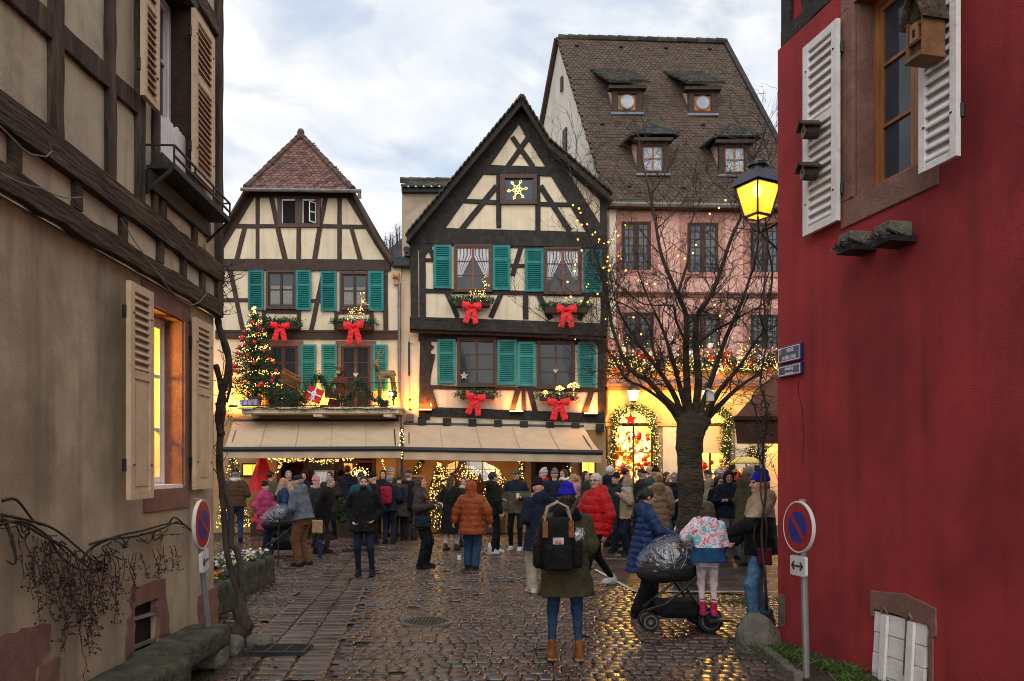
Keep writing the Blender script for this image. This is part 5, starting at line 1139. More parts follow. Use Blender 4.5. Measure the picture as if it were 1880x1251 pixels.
# ================================================================ PEOPLE
SKIN = [mat('fair_skin', (.50,.29,.21), .5, .08, 30, .05, 60, subs=.08), mat('light_tan_skin', (.40,.21,.14), .5, .08, 30, .05, 60, subs=.08)]
EYE = mat('eye_dark', (.02,.015,.012), .15, 0, 5, 0); LIP = mat('lip', (.33,.10,.09), .5, .05, 8, 0)
def cloth(name, col, rough=.8, **k): return mat('cloth_'+name, tuple(x*.78 for x in col), rough, .25, 9, .75, 13, spec=.2, bdist=.045, **k)
C = dict(black=cloth('black',(.006,.006,.007)), charcoal=cloth('charcoal',(.022,.022,.025)), navy=cloth('navy',(.008,.013,.032)), navy2=cloth('blue_navy',(.010,.030,.11), .45), dkgreen=cloth('dark_green',(.018,.03,.022)),
 olive=cloth('olive',(.048,.043,.020)), olive2=cloth('khaki_olive',(.085,.075,.045)), grey=cloth('grey_blue',(.13,.15,.19)), midgrey=cloth('mid_grey',(.16,.16,.16)), ltgrey=cloth('light_grey',(.34,.34,.35)), brown=cloth('brown',(.085,.045,.022)), dkbrown=cloth('dark_brown',(.040,.026,.022), .5),
 rust=cloth('rust',(.30,.062,.018), .45), red=cloth('red',(.50,.008,.012), .5), pink=cloth('raspberry',(.42,.05,.14)), palepink=cloth('pale_pink',(.52,.22,.24)), cobalt=cloth('cobalt',(.012,.01,.42)), jeans=cloth('jeans',(.025,.055,.125)), ltjeans=cloth('light_jeans',(.07,.17,.30), stain=(.22,.34,.44), stain_amt=.6, stain_scale=4), dkjeans=cloth('dark_jeans',(.012,.02,.04)),
 cream=cloth('cream',(.52,.45,.34)), beige=cloth('beige',(.38,.28,.19)), tan=cloth('tan',(.27,.175,.105), .5), white=cloth('white',(.62,.61,.60)), lilac=cloth('lilac_white',(.58,.50,.56)), corduroy=cloth('brown_corduroy',(.16,.075,.03)), leather=cloth('tan_leather',(.22,.08,.025), .5), magenta=cloth('magenta',(.45,.015,.10)), petrol=cloth('petrol_blue',(.008,.06,.16)), teal=cloth('dark_teal',(.01,.06,.075)), crimson=cloth('crimson',(.32,.012,.035)), fur=cloth('pale_fur',(.42,.41,.41)),
 hair_d=mat('dark_hair',(.012,.009,.008),.5,.5,40,.5,80,stretch=(1,1,.3)), hair_b=mat('brown_hair',(.045,.026,.016),.5,.5,40,.5,80,stretch=(1,1,.3)), hair_l=mat('blonde_hair',(.32,.21,.11),.5,.4,40,.5,80,stretch=(1,1,.3)), hair_g=mat('grey_hair',(.19,.18,.18),.6,.4,40,.5,80,stretch=(1,1,.3)), hair_w=mat('white_hair',(.48,.47,.46),.6,.25,40,.4,80,stretch=(1,1,.3)), hair_r=mat('ginger_hair',(.26,.10,.03),.5,.4,40,.5,80))
_pm = bpy.data.materials.new('patterned_jacket_cloth'); _pm.use_nodes = True; C['patch'] = _pm
_n, _l = _pm.node_tree.nodes, _pm.node_tree.links; _tc = _n.new('ShaderNodeTexCoord'); _nz = _n.new('ShaderNodeTexNoise'); _nz.inputs['Scale'].default_value = 11; _nz.inputs['Detail'].default_value = 2; _nz.inputs['Distortion'].default_value = .6
_rp = _n.new('ShaderNodeValToRGB'); _rp.color_ramp.interpolation = 'CONSTANT'; _cr = _rp.color_ramp; _cr.elements[0].color = (.12,.40,.42,1); _cr.elements[1].position = .42; _cr.elements[1].color = (.62,.56,.66,1)
for _p, _c in ((.53,(.60,.10,.10,1)),(.575,(.62,.56,.66,1)),(.65,(.10,.34,.36,1))): _e = _cr.elements.new(_p); _e.color = _c
_l.new(_tc.outputs['Object'], _nz.inputs[0]); _l.new(_nz.outputs[0], _rp.inputs[0]); _l.new(_rp.outputs[0], _n['Principled BSDF'].inputs['Base Color']); _n['Principled BSDF'].inputs['Roughness'].default_value = .7
ARM = dict(down=((.245,.035,1.15),(.25,-.03,.90)), pocket=((.272,.07,1.17),(.19,-.11,1.0)), hold=((.245,.02,1.16),(.13,-.24,1.17)), phone=((.245,.02,1.15),(.07,-.27,1.22)), cross=((.245,-.05,1.15),(-.08,-.19,1.17)),
 reach=((.24,-.16,1.20),(.17,-.42,1.10)), up=((.29,-.10,1.28),(.14,-.20,1.50)), out=((.31,.0,1.18),(.37,-.03,.96)), back=((.27,.12,1.18),(.22,.14,.93)), low=((.25,-.06,1.14),(.2,-.22,.95)), swing=((.25,-.08,1.16),(.24,-.25,.98)), strap=((.26,.0,1.2),(.12,-.2,1.36)), cane=((.245,-.06,1.15),(.2,-.34,.96)))
def ik(h, a, l1, l2, fwd):
    h, a = V(*h), V(*a); d = a-h; L = np.linalg.norm(d); L = min(L, (l1+l2)*.999); u = d/np.linalg.norm(d); a = h+u*L
    x = (l1*l1-l2*l2+L*L)/(2*L); y = math.sqrt(max(0, l1*l1-x*x)); f = V(*fwd)-u*(V(*fwd) @ u); f /= np.linalg.norm(f); return h+u*x+f*y, a
def person(label, px, py, h, face, coat='black', hem=.80, t=.018, puff=0, flare=.02, legs='dkjeans', wide=0, shoe='black', boot=0, hat=None, hatc='black', hair='short', hairc='hair_b', hood=None, hoodc=None, arms=('down','down'), lean=0, turn=0, nod=0,
           stance=((.10,0),(-.10,0)), skin=0, wf=1.0, coat2=None, split=1.1, scarf=None, glasses=False, beard=None, Y=None, z0=0, collar=None, hands=True, group=None, mitten=None, coatlab=None, boottop=None, hk=1.0):
    loc = G(px, py) if Y is None else Vector(((px-CX)*Y/F, Y, 0)); loc.z = z0; sp = F/loc.y; res = max(.0105, min(.02, 1.55/sp)); s = h/1.75
    jr = random.Random(label); turn += jr.uniform(-9,9); lean += jr.uniform(-1,2.5); nod += jr.uniform(-3,5); stance = tuple((q[0]+jr.uniform(-.02,.02), q[1]+jr.uniform(-.05,.05))+tuple(q[2:]) for q in stance)
    root = thing('person', label, 'person', loc, R(face), group); K = lambda v: tuple(x*s for x in v)
    hipz = .925; dz = 0
    for a in stance: dz = max(dz, (hipz-.085) - math.sqrt(max(.1, .862**2-(a[1])**2-(abs(a[0])-.095)**2)))
    hipz -= max(0, dz); dz = .925-hipz
    U = Matrix.Translation((0,0,(hipz)*s)) @ Matrix.Rotation(R(lean), 4, 'X') @ Matrix.Translation((0,0,-.925*s))
    up = lambda v: tuple(U @ Vector(K(v)))
    HT = U @ Matrix.Translation(K((0,-.01,1.53))) @ Matrix.Rotation(R(turn), 4, 'Z') @ Matrix.Rotation(R(nod-lean*.6), 4, 'X') @ Matrix.Scale(hk,4) @ Matrix.Translation(K((0,.01,-1.53)))
    hp = lambda v: tuple(HT @ Vector(K(v))); HR = HT.to_3x3().normalized(); Kh = lambda v: tuple(x*s*hk for x in v); UR = U.to_3x3()
    legj = []
    for sx, st in zip((1,-1), stance):
        hj = K((sx*.093, 0, hipz)); an = K((st[0], st[1], .085+(st[2] if len(st) > 2 else 0))); kn, an2 = ik(hj, an, .435*s, .43*s, (sx*.08,-1,0)); legj.append((hj, tuple(kn), tuple(an2)))
    armj = []
    for sx, a in zip((1,-1), arms):
        e, w_ = ARM[a] if isinstance(a, str) else a
        e = tuple(q+jr.uniform(-.02,.02) for q in e); w_ = tuple(q+jr.uniform(-.03,.03) for q in w_)
        armj.append((up((sx*.163*wf,0,1.41)), up((sx*e[0]*(wf if isinstance(a,str) else 1),e[1],e[2])), up((sx*w_[0],w_[1],w_[2]))))
    # body
    b = Sdf(); b.loft([(.80*s,0,0,.14*s,.1*s),(1.0*s,0,0,.135*s,.1*s),(1.3*s,0,0,.16*s,.1*s),(1.45*s,0,0,.12*s,.07*s)], U)
    for hj, kn, an in legj: b.cap(hj, kn, .075*s, .052*s, .03, 4); b.cap(kn, an, .05*s, .038*s, .03, 4); b.cap(an, (an[0], an[1]-.11*s, an[2]-.04*s), .035*s, .03*s, .03, 4)
    for sh, el, wr in armj: b.cap(sh, el, .05*s, .04*s); b.cap(el, wr, .038*s, .028*s)
    b.cap(up((0,.01,1.44)), hp((0,.0,1.56)), .056*s, .052*s)
    hd = Sdf(); E = lambda c, r, k=.015, m=0, sub=False: hd.ell(hp(c), Kh(r), k, m, HR, sub)
    hd.cap(up((0,.015,1.45)), hp((0,.012,1.57)), .056*s, .054*s, .02); E((0,.012,1.655), (.074,.094,.096)); E((0,-.035,1.60), (.058,.052,.075), .03); E((0,-.068,1.558), (.026,.02,.02), .03)
    E((0,-.078,1.672), (.055,.02,.018), .02)
    hd.cap(hp((0,-.086,1.655)), hp((0,-.107,1.618)), .009*s, .015*s, .012)
    for sx in (1,-1):
        E((sx*.031,-.092,1.648), (.017,.014,.010), .006, 0, True); E((sx*.031,-.081,1.648), (.013,.010,.008), .001, 1); hd.cap(hp((sx*.015,-.094,1.668)), hp((sx*.048,-.082,1.668)), .005*s, .004*s, .004, 3); E((sx*.076,.015,1.632), (.012,.022,.032), .008); E((sx*.038,-.062,1.612), (.022,.02,.022), .02)
    hd.cap(hp((-.022,-.086,1.588)), hp((.022,-.086,1.588)), .0075*s, None, .005, 2)
    parts = [b.mesh(.026), hd.mesh(max(.0075, res*.6))]
    if hands:
        for (sh, el, wr), sx in zip(armj, (1,-1)):
            hs = Sdf(); w_ = V(*wr); d = w_-V(*el); d /= np.linalg.norm(d); side = np.cross(d, V(0,0,1)) if abs(d[2]) < .8 else V(0,-1,0); side = side-d*(side @ d); side /= np.linalg.norm(side); nn = np.cross(side, d)*sx
            if nn @ V(-sx,-.3,-.3) < 0: nn = -nn
            hs.cap(w_-d*.03*s, w_+d*.02*s, .028*s, .028*s, .02); hs.ell(w_+d*.055*s, K((.04,.018,.048)), .02, 0, np.stack([side, nn, d], 1))
            for q, (o_, l_) in enumerate(((-.030,.062),(-.010,.075),(.010,.07),(.029,.055))):
                p0 = w_+d*.085*s+side*o_*s; p1 = p0+(d*.75+nn*.35)*l_*.55*s; p2 = p1+(d*.3+nn*.9)*l_*.5*s; hs.cap(p0, p1, .0095*s, .009*s, .004); hs.cap(p1, p2, .009*s, .008*s, .004)
            tp = w_+d*.025*s-side*.03*s; hs.cap(tp, tp+(d*.6-side*.55+nn*.3)*.045*s, .012*s, .0105*s, .006); hs.cap(tp+(d*.6-side*.55+nn*.3)*.045*s, tp+(d*1.25-side*.55+nn*.7)*.05*s, .0105*s, .009*s, .004)
            parts.append(hs.mesh(max(.0065, res*.5)))
    net_obj('body', join_nets(*parts), [SKIN[skin], EYE, LIP, C[hairc], C['charcoal']], root)
    # trousers and shoes
    g = Sdf(); lw = wide; g.loft([(.78*s,0,.01*s,(.13+lw*.5)*s*wf,.10*s),(.93*s,0,.01*s,.165*s*wf,.125*s),(1.05*s,0,0,.15*s*wf,.115*s)], U, .05)
    for hj, kn, an in legj:
        g.cap(hj, kn, (.092+lw*.6)*s*wf, (.064+lw)*s, .04); an_ = V(*an)+ (V(*kn)-V(*an))*(.02 if boot < .04 else .15); g.cap(kn, an_, (.062+lw)*s, (.046+lw*1.25)*s, .03)
    g.cut((0,0,.035*s+z0*0), (0,0,-1)); net_obj('trousers', g.mesh(res*1.05, .0035, 34), [C[legs]], root)
    for (hj, kn, an), st in zip(legj, stance):
        f = Sdf(); x, y, z = an; fz = z-.085*s; f.cap((x,y+.045*s,fz+.05*s), (x,y-.05*s,fz+.045*s), .043*s, .045*s, .03); f.cap((x,y-.05*s,fz+.042*s), (x,y-.145*s,fz+.034*s), .045*s, .037*s, .03); f.cap((x,y+.02*s,fz+.05*s), (x,y+.012*s,fz+(.10+boot)*s), .046*s, (.044+lw*.2+boot*.06)*s, .03)
        f.cut((0,0,fz+.004), (0,0,-1)); f.box((x,y-.048*s,fz+.013), (.05*s,.135*s,.013), .012, .004, 1)
        o = net_obj('shoe', f.mesh(res*.75), [C[shoe], C['charcoal'] if shoe not in ('white','leather') else C['white' if shoe == 'white' else 'tan']], root)
        if boottop: f = Sdf(); f.ell((x,y+.012*s,fz+(.11+boot)*s), (.062*s,.065*s,.024*s)); net_obj('fur_cuff', f.mesh(res*.8, .004, 90), [C[boottop]], root)
    # coat
    g = Sdf(); q, am = (puff, .016*s) if puff else (0, 0); fo, fa = (0,0) if puff else (7,.006)
    hm = hem
    sec = [(1.515,0,.012,.066,.066),(1.48,0,.01,.105,.08),(1.45,0,.005,.132*wf,.09),(1.40,0,0,.163*wf,.108),(1.28,0,-.005,.172*wf,.124*wf),(1.12,0,-.005,.172*wf,.126*wf),(1.0,0,0,.178*wf,.132*wf)]
    if hm < .98: sec.append((hm,0,0,(.182+flare)*wf,(.138+flare)*wf))
    sec = [(z*s, cx, cy*s, (rx+t)*s, (ry+t)*s) for z, cx, cy, rx, ry in sec if z >= hm]
    g.loft(sec, U, .03, 0, q*s, am, fo, fa)
    if split and coat2: g.p[-1] = g.p[-1]
    for (sh, el, wr), sx in zip(armj, (1,-1)):
        wv = V(*wr)-(V(*wr)-V(*el))*.04
        g.cap(sh, el, (.060+t)*s, (.050+t)*s, .035, 2, q*s, am*.8); g.cap(el, wv, (.050+t)*s, (.040+t*.7)*s, .025, 2, q*s, am*.8)
    if hood == 'down' or collar is not None:
        hc = 1 if hoodc else 0
        g.loft([(1.45*s,0,.012*s,.125*s,.10*s),(1.50*s,0,.010*s,.092*s,.088*s),(1.545*s,0,.008*s,.08*s,.082*s)], U, .02, hc)
    if hood == 'down':
        g.ell(up((0,.105,1.475)), K((.135,.07,.105)), .05, 1 if hoodc else 0, UR); g.ell(up((0,.05,1.515)), K((.125,.10,.05)), .04, 1 if hoodc else 0, UR)
    if hood == 'up':
        g.ell(hp((0,.022,1.65)), Kh((.112,.128,.142)), .03, 1 if hoodc else 0, HR); g.cap(up((0,.03,1.47)), hp((0,.03,1.57)), .105*s, .10*s, .04, 1 if hoodc else 0); g.ell(hp((0,-.10,1.625)), Kh((.074,.085,.105)), 0, 0, HR, True)
    v, f, l = g.mesh(res, .003 if puff else .007, 21)
    if coat2:
        zs = np.array(v)[:,2]; l = [1 if (zs[q_[0]] < split*s) else 0 for q_ in f]
        if hoodc: pass
        mats = [C[coat], C[coat2]]
    else: l = [0 if x == 2 else x for x in l]; mats = [C[coat], C[hoodc or coat]]
    net_obj('coat', (v, f, l), mats, root)
    # hair, hats
    fine = max(.0085, res*.7)
    if hair:
        g = Sdf(); He = lambda c, r, k=.02, sub=False: g.ell(hp(c), Kh(r), k, 0, HR, sub)
        if hair == 'bald': He((0,.03,1.635), (.081,.088,.06)); He((0,-.06,1.66), (.09,.085,.12), 0, True); g.ell(hp((0,0,1.73)), Kh((.09,.12,.06)), 0, 0, HR, True)
        else:
            He((0,.018,1.668), (.084,.101,.098))
            if hair == 'long': g.loft([(1.40*s,0,.085*s,.085*s,.04*s),(1.50*s,0,.07*s,.10*s,.055*s),(1.62*s,0,.045*s,.09*s,.07*s)], HT, .04)
            if hair == 'bob': g.loft([(1.52*s,0,.04*s,.09*s,.07*s),(1.64*s,0,.03*s,.092*s,.085*s)], HT, .03)
            if hair in ('pony','braid'): He((0,.115,1.67), (.035,.035,.035)); pts = [(0,.125,1.66),(0,.15,1.58),(.01,.155,1.48)] + ([(.015,.165,1.36),(.02,.16,1.24),(.02,.15,1.12)] if hair == 'braid' else []); 
            if hair in ('pony','braid'):
                for i in range(len(pts)-1): g.cap(hp(pts[i]), hp(pts[i+1]) if i < 1 else up(pts[i+1]), (.033 if i == 0 else .028)*s, .027*s, .01, 0, .05*s if hair == 'braid' else 0, .008)
            if hair == 'bun': He((0,.10,1.72), (.045,.04,.045))
            He((0,-.10,1.628), (.074,.078,.090), 0, True)
        net_obj('hair', g.mesh(fine, .004, 55), [C[hairc]], root)
    if beard:
        g = Sdf(); g.ell(hp((0,-.052,1.572)), Kh((.062,.052,.055)), .02, 0, HR); g.ell(hp((0,-.125,1.595)), Kh((.028,.045,.014)), 0, 0, HR, True); g.ell(hp((0,-.07,1.652)), Kh((.10,.10,.052)), 0, 0, HR, True); net_obj('beard', g.mesh(fine, .003, 70), [C[beard]], root)
    if hat in ('beanie','pompom'):
        g = Sdf(); g.ell(hp((0,.015,1.685)), Kh((.09,.106,.105)), .02, 0, HR); g.cut(hp((0,0,1.665)), tuple(HR @ Vector((0,.12,-1)))); g.ell(hp((0,.012,1.685)), Kh((.094,.112,.032)), .008, 0, HR)
        if hat == 'pompom': g.ell(hp((0,.02,1.80)), Kh((.045,.045,.04)), .01, 0, HR)
        else: g.ell(hp((0,.04,1.775)), Kh((.06,.06,.04)), .03, 0, HR)
        net_obj('hat', g.mesh(fine, .003, 60), [C[hatc]], root)
    if hat == 'cap':
        g = Sdf(); g.ell(hp((0,.012,1.69)), Kh((.088,.104,.085)), .02, 0, HR); g.cut(hp((0,0,1.675)), tuple(HR @ Vector((0,.1,-1)))); g.ell(hp((0,-.115,1.685)), Kh((.062,.075,.012)), .012, 0, HR @ Matrix.Rotation(R(10),3,'X')); net_obj('hat', g.mesh(fine), [C[hatc]], root)
    if scarf:
        g = Sdf()
        for i in range(14):
            a0, a1 = 2*math.pi*i/14, 2*math.pi*(i+1)/14; f_ = lambda a: up((.09*math.cos(a), .01+.09*math.sin(a), 1.505+.012*math.sin(3*a))); g.cap(f_(a0), f_(a1), .038*s, None, .02)
        net_obj('scarf', g.mesh(fine, .004, 50), [C[scarf]], root)
    if glasses:
        g = MB()
        for sx in (1,-1):
            ring = [hp((sx*.032+.024*math.cos(a), -.104, 1.648+.018*math.sin(a))) for a in np.linspace(0, 2*math.pi, 13)]; g.tube(ring, .003*s, 4, False); g.tube([hp((sx*.056,-.104,1.65)), hp((sx*.082,.01,1.652))], .003*s, 4)
        g.tube([hp((-.009,-.104,1.65)), hp((.009,-.104,1.65))], .003*s, 4); g.build('glasses', M['black'], root, local=True)
    if mitten is not None:
        wr = armj[mitten][2]; el = armj[mitten][1]; d = V(*wr)-V(*el); d /= np.linalg.norm(d); g = Sdf(); g.ell(V(*wr)+d*.03*s, K((.085,.085,.09)), .02); g.ell(V(*wr)+d*.11*s, K((.06,.06,.065)), .03); net_obj('fur_mitten', g.mesh(res, .008, 60), [C['fur']], root)
    root['_pts'] = 1; del root['_pts']
    PEOPLE[label] = dict(root=root, up=up, hp=hp, arm=armj, s=s, M=mw(root), U=U)
    return PEOPLE[label]
PEOPLE = {}
ST = dict(stand=((.10,.02),(-.10,-.03)), stride=((.09,-.26),(-.09,.28,.03)), step=((.09,-.12),(-.10,.14,.01)), wide=((.17,0),(-.15,.02)), toe=((.12,-.1),(-.10,.06)))
def wpt(p, v): return p['M'] @ Vector(p['up'](v))
# foreground
p_olive = person('woman in long olive parka and cobalt blue beanie seen from behind with a black backpack', 1040, 1212, 1.66, 183, 'olive', .66, .03, 0, .06, 'jeans', -.006, 'leather', .07, 'beanie', 'cobalt', 'bob', 'hair_d', 'down', 'black', ('low','hold'), 2, 20, 0, ((.13,.0),(-.13,.03)), wf=1.08)
p_navywalk = person('person in navy parka and black beanie with grey fur mittens and cream trousers', 992, 1090, 1.66, 205, 'navy', .68, .035, 0, .04, 'cream', .03, 'white', 0, 'beanie', 'black', None, 'hair_d', 'down', None, ('hold','low'), 3, -12, 8, ST['step'], scarf='beige', mitten=1, wf=1.1)
p_red = person('white haired man in bright red puffer jacket looking over his shoulder', 1098, 1078, 1.80, -60, 'red', .86, .04, .13, .01, 'black', 0, 'white', 0, None, 'black', 'short', 'hair_w', 'down', None, ('down','swing'), 2, 32, 0, ST['stride'], glasses=True, wf=1.1)
p_stroll = person('woman in long quilted navy coat with a black braid pushing the pram', 1182, 1131, 1.585, 96, 'navy2', .60, .03, .085, .05, 'black', .035, 'black', 0, None, 'black', 'braid', 'hair_d', 'down', None, ('reach','reach'), 3, 0, 4, ST['step'], skin=1, wf=1.1)
p_child = person('child in patterned jacket and blue hem with pink fur boots standing on the pram board', 1299, 0, 1.235, 172, 'patch', .86, .05, 0, .05, 'lilac', -.004, 'magenta', .13, None, 'black', 'long', 'hair_b', 'down', None, ('up','swing'), 0, 8, 4, ((.085,0),(-.085,0)), coat2='petrol', split=1.10, Y=8.85, z0=.2, boottop='cream', wf=1.05, hk=1.22)
p_bluehat = person('man in beige and black jacket with shaggy bright blue hat beside the red house corner', 1397, 1152, 1.78, -92, 'beige', .84, .035, 0, .01, 'ltjeans', .012, 'brown', .05, 'beanie', 'cobalt', None, 'hair_b', 'down', 'ltgrey', ('reach','low'), 2, 0, -4, ST['step'], coat2='black', split=1.27, wf=1.06)
p_beard = person('bearded man in black jacket standing with both hands in his pockets', 668, 1057, 1.70, 4, 'black', .78, .03, 0, .03, 'dkjeans', 0, 'navy', .02, None, 'black', 'short', 'hair_d', None, None, ('pocket','pocket'), 0, -4, 0, ((.14,-.02),(-.12,.03)), beard='hair_d', collar=1, wf=1.08)
p_phone = person('woman in dark brown puffer coat looking up with a phone in her hands', 775, 1043, 1.68, 84, 'dkbrown', .76, .035, .10, .03, 'black', .02, 'black', 0, None, 'black', 'bob', 'hair_b', 'down', None, ('phone','hold'), -2, -6, -12, ((.10,-.03),(-.10,.04)))
p_orange = person('hooded person in rust orange puffer coat seen from behind', 866, 1045, 1.585, 168, 'rust', .70, .045, .12, .04, 'jeans', .03, 'black', 0, None, 'black', None, 'hair_b', 'up', None, ('out','out'), 0, -16, 0, ((.11,-.03),(-.10,.05)), wf=1.08)
p_longblack = person('woman in long black coat with a shoulder strap talking beside the glowing tree', 829, 1011, 1.64, 160, 'black', .42, .03, 0, .06, 'lilac', .01, 'dkbrown', .04, None, 'black', 'long', 'hair_b', None, None, ('hold','hold'), 0, -30, 0, ST['stand'], collar=1, wf=1.05)
p_white = person('dark haired woman with white scarf facing the long black coat', 852, 1004, 1.62, -30, 'navy', .8, .03, 0, .02, 'jeans', .0, 'brown', .05, None, 'black', 'long', 'hair_b', None, None, ('hold','down'), 0, 20, 0, ST['stand'], scarf='cream')
p_mblack = person('man in black jacket and black trousers with white sneakers turned to the cap wearer', 906, 1017, 1.75, 118, 'black', .82, .028, 0, .01, 'black', .012, 'white', 0, None, 'black', 'short', 'hair_d', 'down', None, ('hold','down'), 0, 0, 0, ((.13,-.16),(-.12,.12)))
p_camo = person('man in navy and khaki jacket with a camouflage cap holding a cup', 948, 1010, 1.80, -14, 'navy', .80, .03, 0, .01, 'black', 0, 'white', 0, 'cap', 'olive2', 'short', 'hair_b', None, None, ('hold','down'), 0, -14, 0, ((.10,-.08),(-.12,.08)), coat2='olive2', split=1.28, collar=1)
# group under the balcony awning
p_hoodie = person('stout man in grey blue hoodie and cap leaning on a cane', 556, 1039, 1.70, -100, 'grey', .90, .03, 0, .02, 'corduroy', .025, 'black', 0, 'cap', 'charcoal', 'bald', 'hair_g', 'down', None, ('cane','low'), 7, 0, 4, ((.12,-.03),(-.11,.06)), wf=1.22)
p_quilt = person('man in brown quilted jacket and dark cap behind the flower troughs', 432, 996, 1.80, 196, 'brown', .86, .03, .10, .01, 'jeans', .01, 'black', 0, 'cap', 'charcoal', 'short', 'hair_g', None, None, ('down','hold'), 0, 10, 0, ST['stand'], scarf='white', wf=1.12)
p_pink = person('child in raspberry pink coat and black woolly hat', 487, 1008, 1.50, 60, 'pink', .50, .035, .16, .03, 'dkjeans', .01, 'black', .05, 'beanie', 'black', None, 'hair_d', 'down', None, ('hold','down'), 0, 0, 0, ST['stand'])
p_blond = person('woman with long wavy blonde hair and dark blue jacket', 519, 1005, 1.60, 120, 'navy2', .85, .03, 0, .02, 'dkjeans', .01, 'black', 0, None, 'black', 'long', 'hair_l', None, None, ('hold','hold'), 3, 0, 4, ST['stand'])
person('grey haired man in beige jacket facing the street under the awning', 530, 0, 1.76, 12, 'beige', .85, .03, 0, .01, 'charcoal', .01, 'black', 0, None, 'black', 'short', 'hair_g', None, None, ('hold','hold'), 0, 12, 4, ST['stand'], Y=20.4, collar=1)
person('person in olive coat with dark hair before the glowing menu box', 497, 0, 1.74, 150, 'olive2', .7, .03, 0, .02, 'charcoal', .01, 'black', 0, None, 'black', 'short', 'hair_d', None, None, ('down','hold'), 0, 0, 0, ST['stand'], Y=21.0)
person('person in black hooded coat crowded under the fairy light awning', 558, 0, 1.74, 15, 'black', .6, .03, 0, .02, 'black', .01, 'black', 0, None, 'black', 'long', 'hair_d', 'up', None, ('hold','hold'), 0, 0, 4, ST['stand'], Y=20.8)
p_beanpink = person('person in dark teal coat with salmon pink knitted hat', 578, 1004, 1.62, 70, 'dkgreen', .65, .03, 0, .03, 'dkjeans', .01, 'black', 0, 'beanie', 'palepink', None, 'hair_b', None, None, ('hold','down'), 2, 0, 4, ST['stand'], scarf='palepink')
p_stoop = person('stooping grey haired man in long black coat with a paper bag', 592, 1016, 1.66, 78, 'black', .62, .03, 0, .03, 'dkbrown', .01, 'black', .05, None, 'black', 'short', 'hair_g', None, None, ('down','down'), 14, 0, 14, ((.1,-.04),(-.1,.05)), collar=1, wf=1.08)
p_nav = person('tall man in quilted navy jacket and dark trousers seen from behind', 638, 984, 1.90, 176, 'navy', .93, .03, .07, .005, 'charcoal', .006, 'brown', .04, None, 'black', 'short', 'hair_b', None, None, ('hold','hold'), 0, 10, 0, ST['stand'], collar=1, wf=1.1)
person('person in teal jacket and teal hat half hidden by the bearded man', 663, 1003, 1.70, 200, 'teal', .8, .03, .1, .01, 'dkjeans', .01, 'black', 0, 'beanie', 'teal', None, 'hair_b', None, None, ('hold','hold'), 2, 0, 4, ST['stand'])
person('person with black woolly hat bending over a leaflet', 690, 1000, 1.70, -75, 'black', .85, .03, 0, .01, 'black', .01, 'black', 0, 'beanie', 'black', None, 'hair_d', None, None, ('hold','hold'), 6, 0, 8, ST['stand'])
p_rback = person('grey haired person in navy jacket wearing a crimson backpack', 713, 998, 1.66, 170, 'navy', .82, .032, 0, .01, 'dkjeans', .01, 'black', 0, None, 'black', 'short', 'hair_g', 'down', None, ('hold','hold'), 4, 0, 6, ST['stand'], wf=1.1)
person('person with lilac grey beanie behind the backpack wearers', 718, 986, 1.82, 165, 'charcoal', .8, .03, 0, .01, 'charcoal', .01, 'black', 0, 'beanie', 'ltgrey', None, 'hair_b', None, None, ('hold','hold'), 0, 0, 0, ST['stand'])
p_bback = person('curly brown haired person in brown black coat with a dark rucksack', 733, 993, 1.68, 188, 'dkbrown', .62, .03, 0, .02, 'black', .01, 'black', 0, None, 'black', 'short', 'hair_b', None, None, ('hold','low'), 4, 0, 4, ST['stand'], wf=1.08)
person('dark haired woman in black coat looking out between hats', 703, 0, 1.78, 10, 'black', .7, .03, 0, .01, 'black', .01, 'black', 0, None, 'black', 'long', 'hair_d', None, None, ('hold','hold'), 0, 0, 0, ST['stand'], Y=21.2)
# in front of the gabled house door
person('man with pale pink beanie and dark red scarf by the restaurant door', 999, 0, 1.80, -70, 'charcoal', .8, .03, 0, .01, 'charcoal', .01, 'black', 0, 'beanie', 'fur', None, 'hair_g', None, None, ('hold','hold'), 0, 0, 0, ST['stand'], Y=19.8, scarf='crimson')
person('person in grey knitted hat and dark coat seen from behind by the door', 1018, 0, 1.78, 182, 'navy', .7, .03, 0, .01, 'charcoal', .01, 'black', 0, 'beanie', 'midgrey', None, 'hair_b', None, None, ('hold','hold'), 0, 0, 0, ST['stand'], Y=19.2)
person('curly haired woman in white collared navy coat near the lit menu', 1035, 0, 1.80, -40, 'navy', .7, .03, 0, .01, 'charcoal', .01, 'black', 0, None, 'black', 'bob', 'hair_b', None, None, ('hold','hold'), 0, 0, 0, ST['stand'], Y=20.6, scarf='white')
person('fair haired woman in pale pink jacket partly behind the blue beanie', 1052, 0, 1.70, -110, 'palepink', .8, .035, .1, .01, 'jeans', .01, 'white', 0, None, 'black', 'pony', 'hair_l', 'down', None, ('hold','hold'), 0, 0, 0, ST['stand'], Y=17.0)
# crowd by the pink house
person('white haired man with glasses in hooded navy jacket facing the shop window', 1122, 0, 1.88, 112, 'navy', .8, .035, 0, .01, 'charcoal', .01, 'black', 0, None, 'black', 'short', 'hair_w', 'down', None, ('down','hold'), 0, 0, 0, ST['stand'], Y=18.6, glasses=True, wf=1.1)
person('person in dark green coat and black beanie walking past the red jacket', 1130, 1013, 1.70, -50, 'dkgreen', .76, .03, 0, .02, 'dkjeans', .01, 'black', 0, 'beanie', 'black', None, 'hair_d', None, None, ('down','hold'), 0, 0, -4, ((.10,-.12),(-.10,.1)), scarf='dkgreen')
p_hoodb = person('woman in beige hooded jacket with a taupe shoulder bag', 1152, 1018, 1.62, -82, 'beige', .82, .03, 0, .02, 'dkjeans', .01, 'black', 0, None, 'black', None, 'hair_b', 'up', None, ('strap','down'), 0, 0, 0, ST['stand'], scarf='fur')
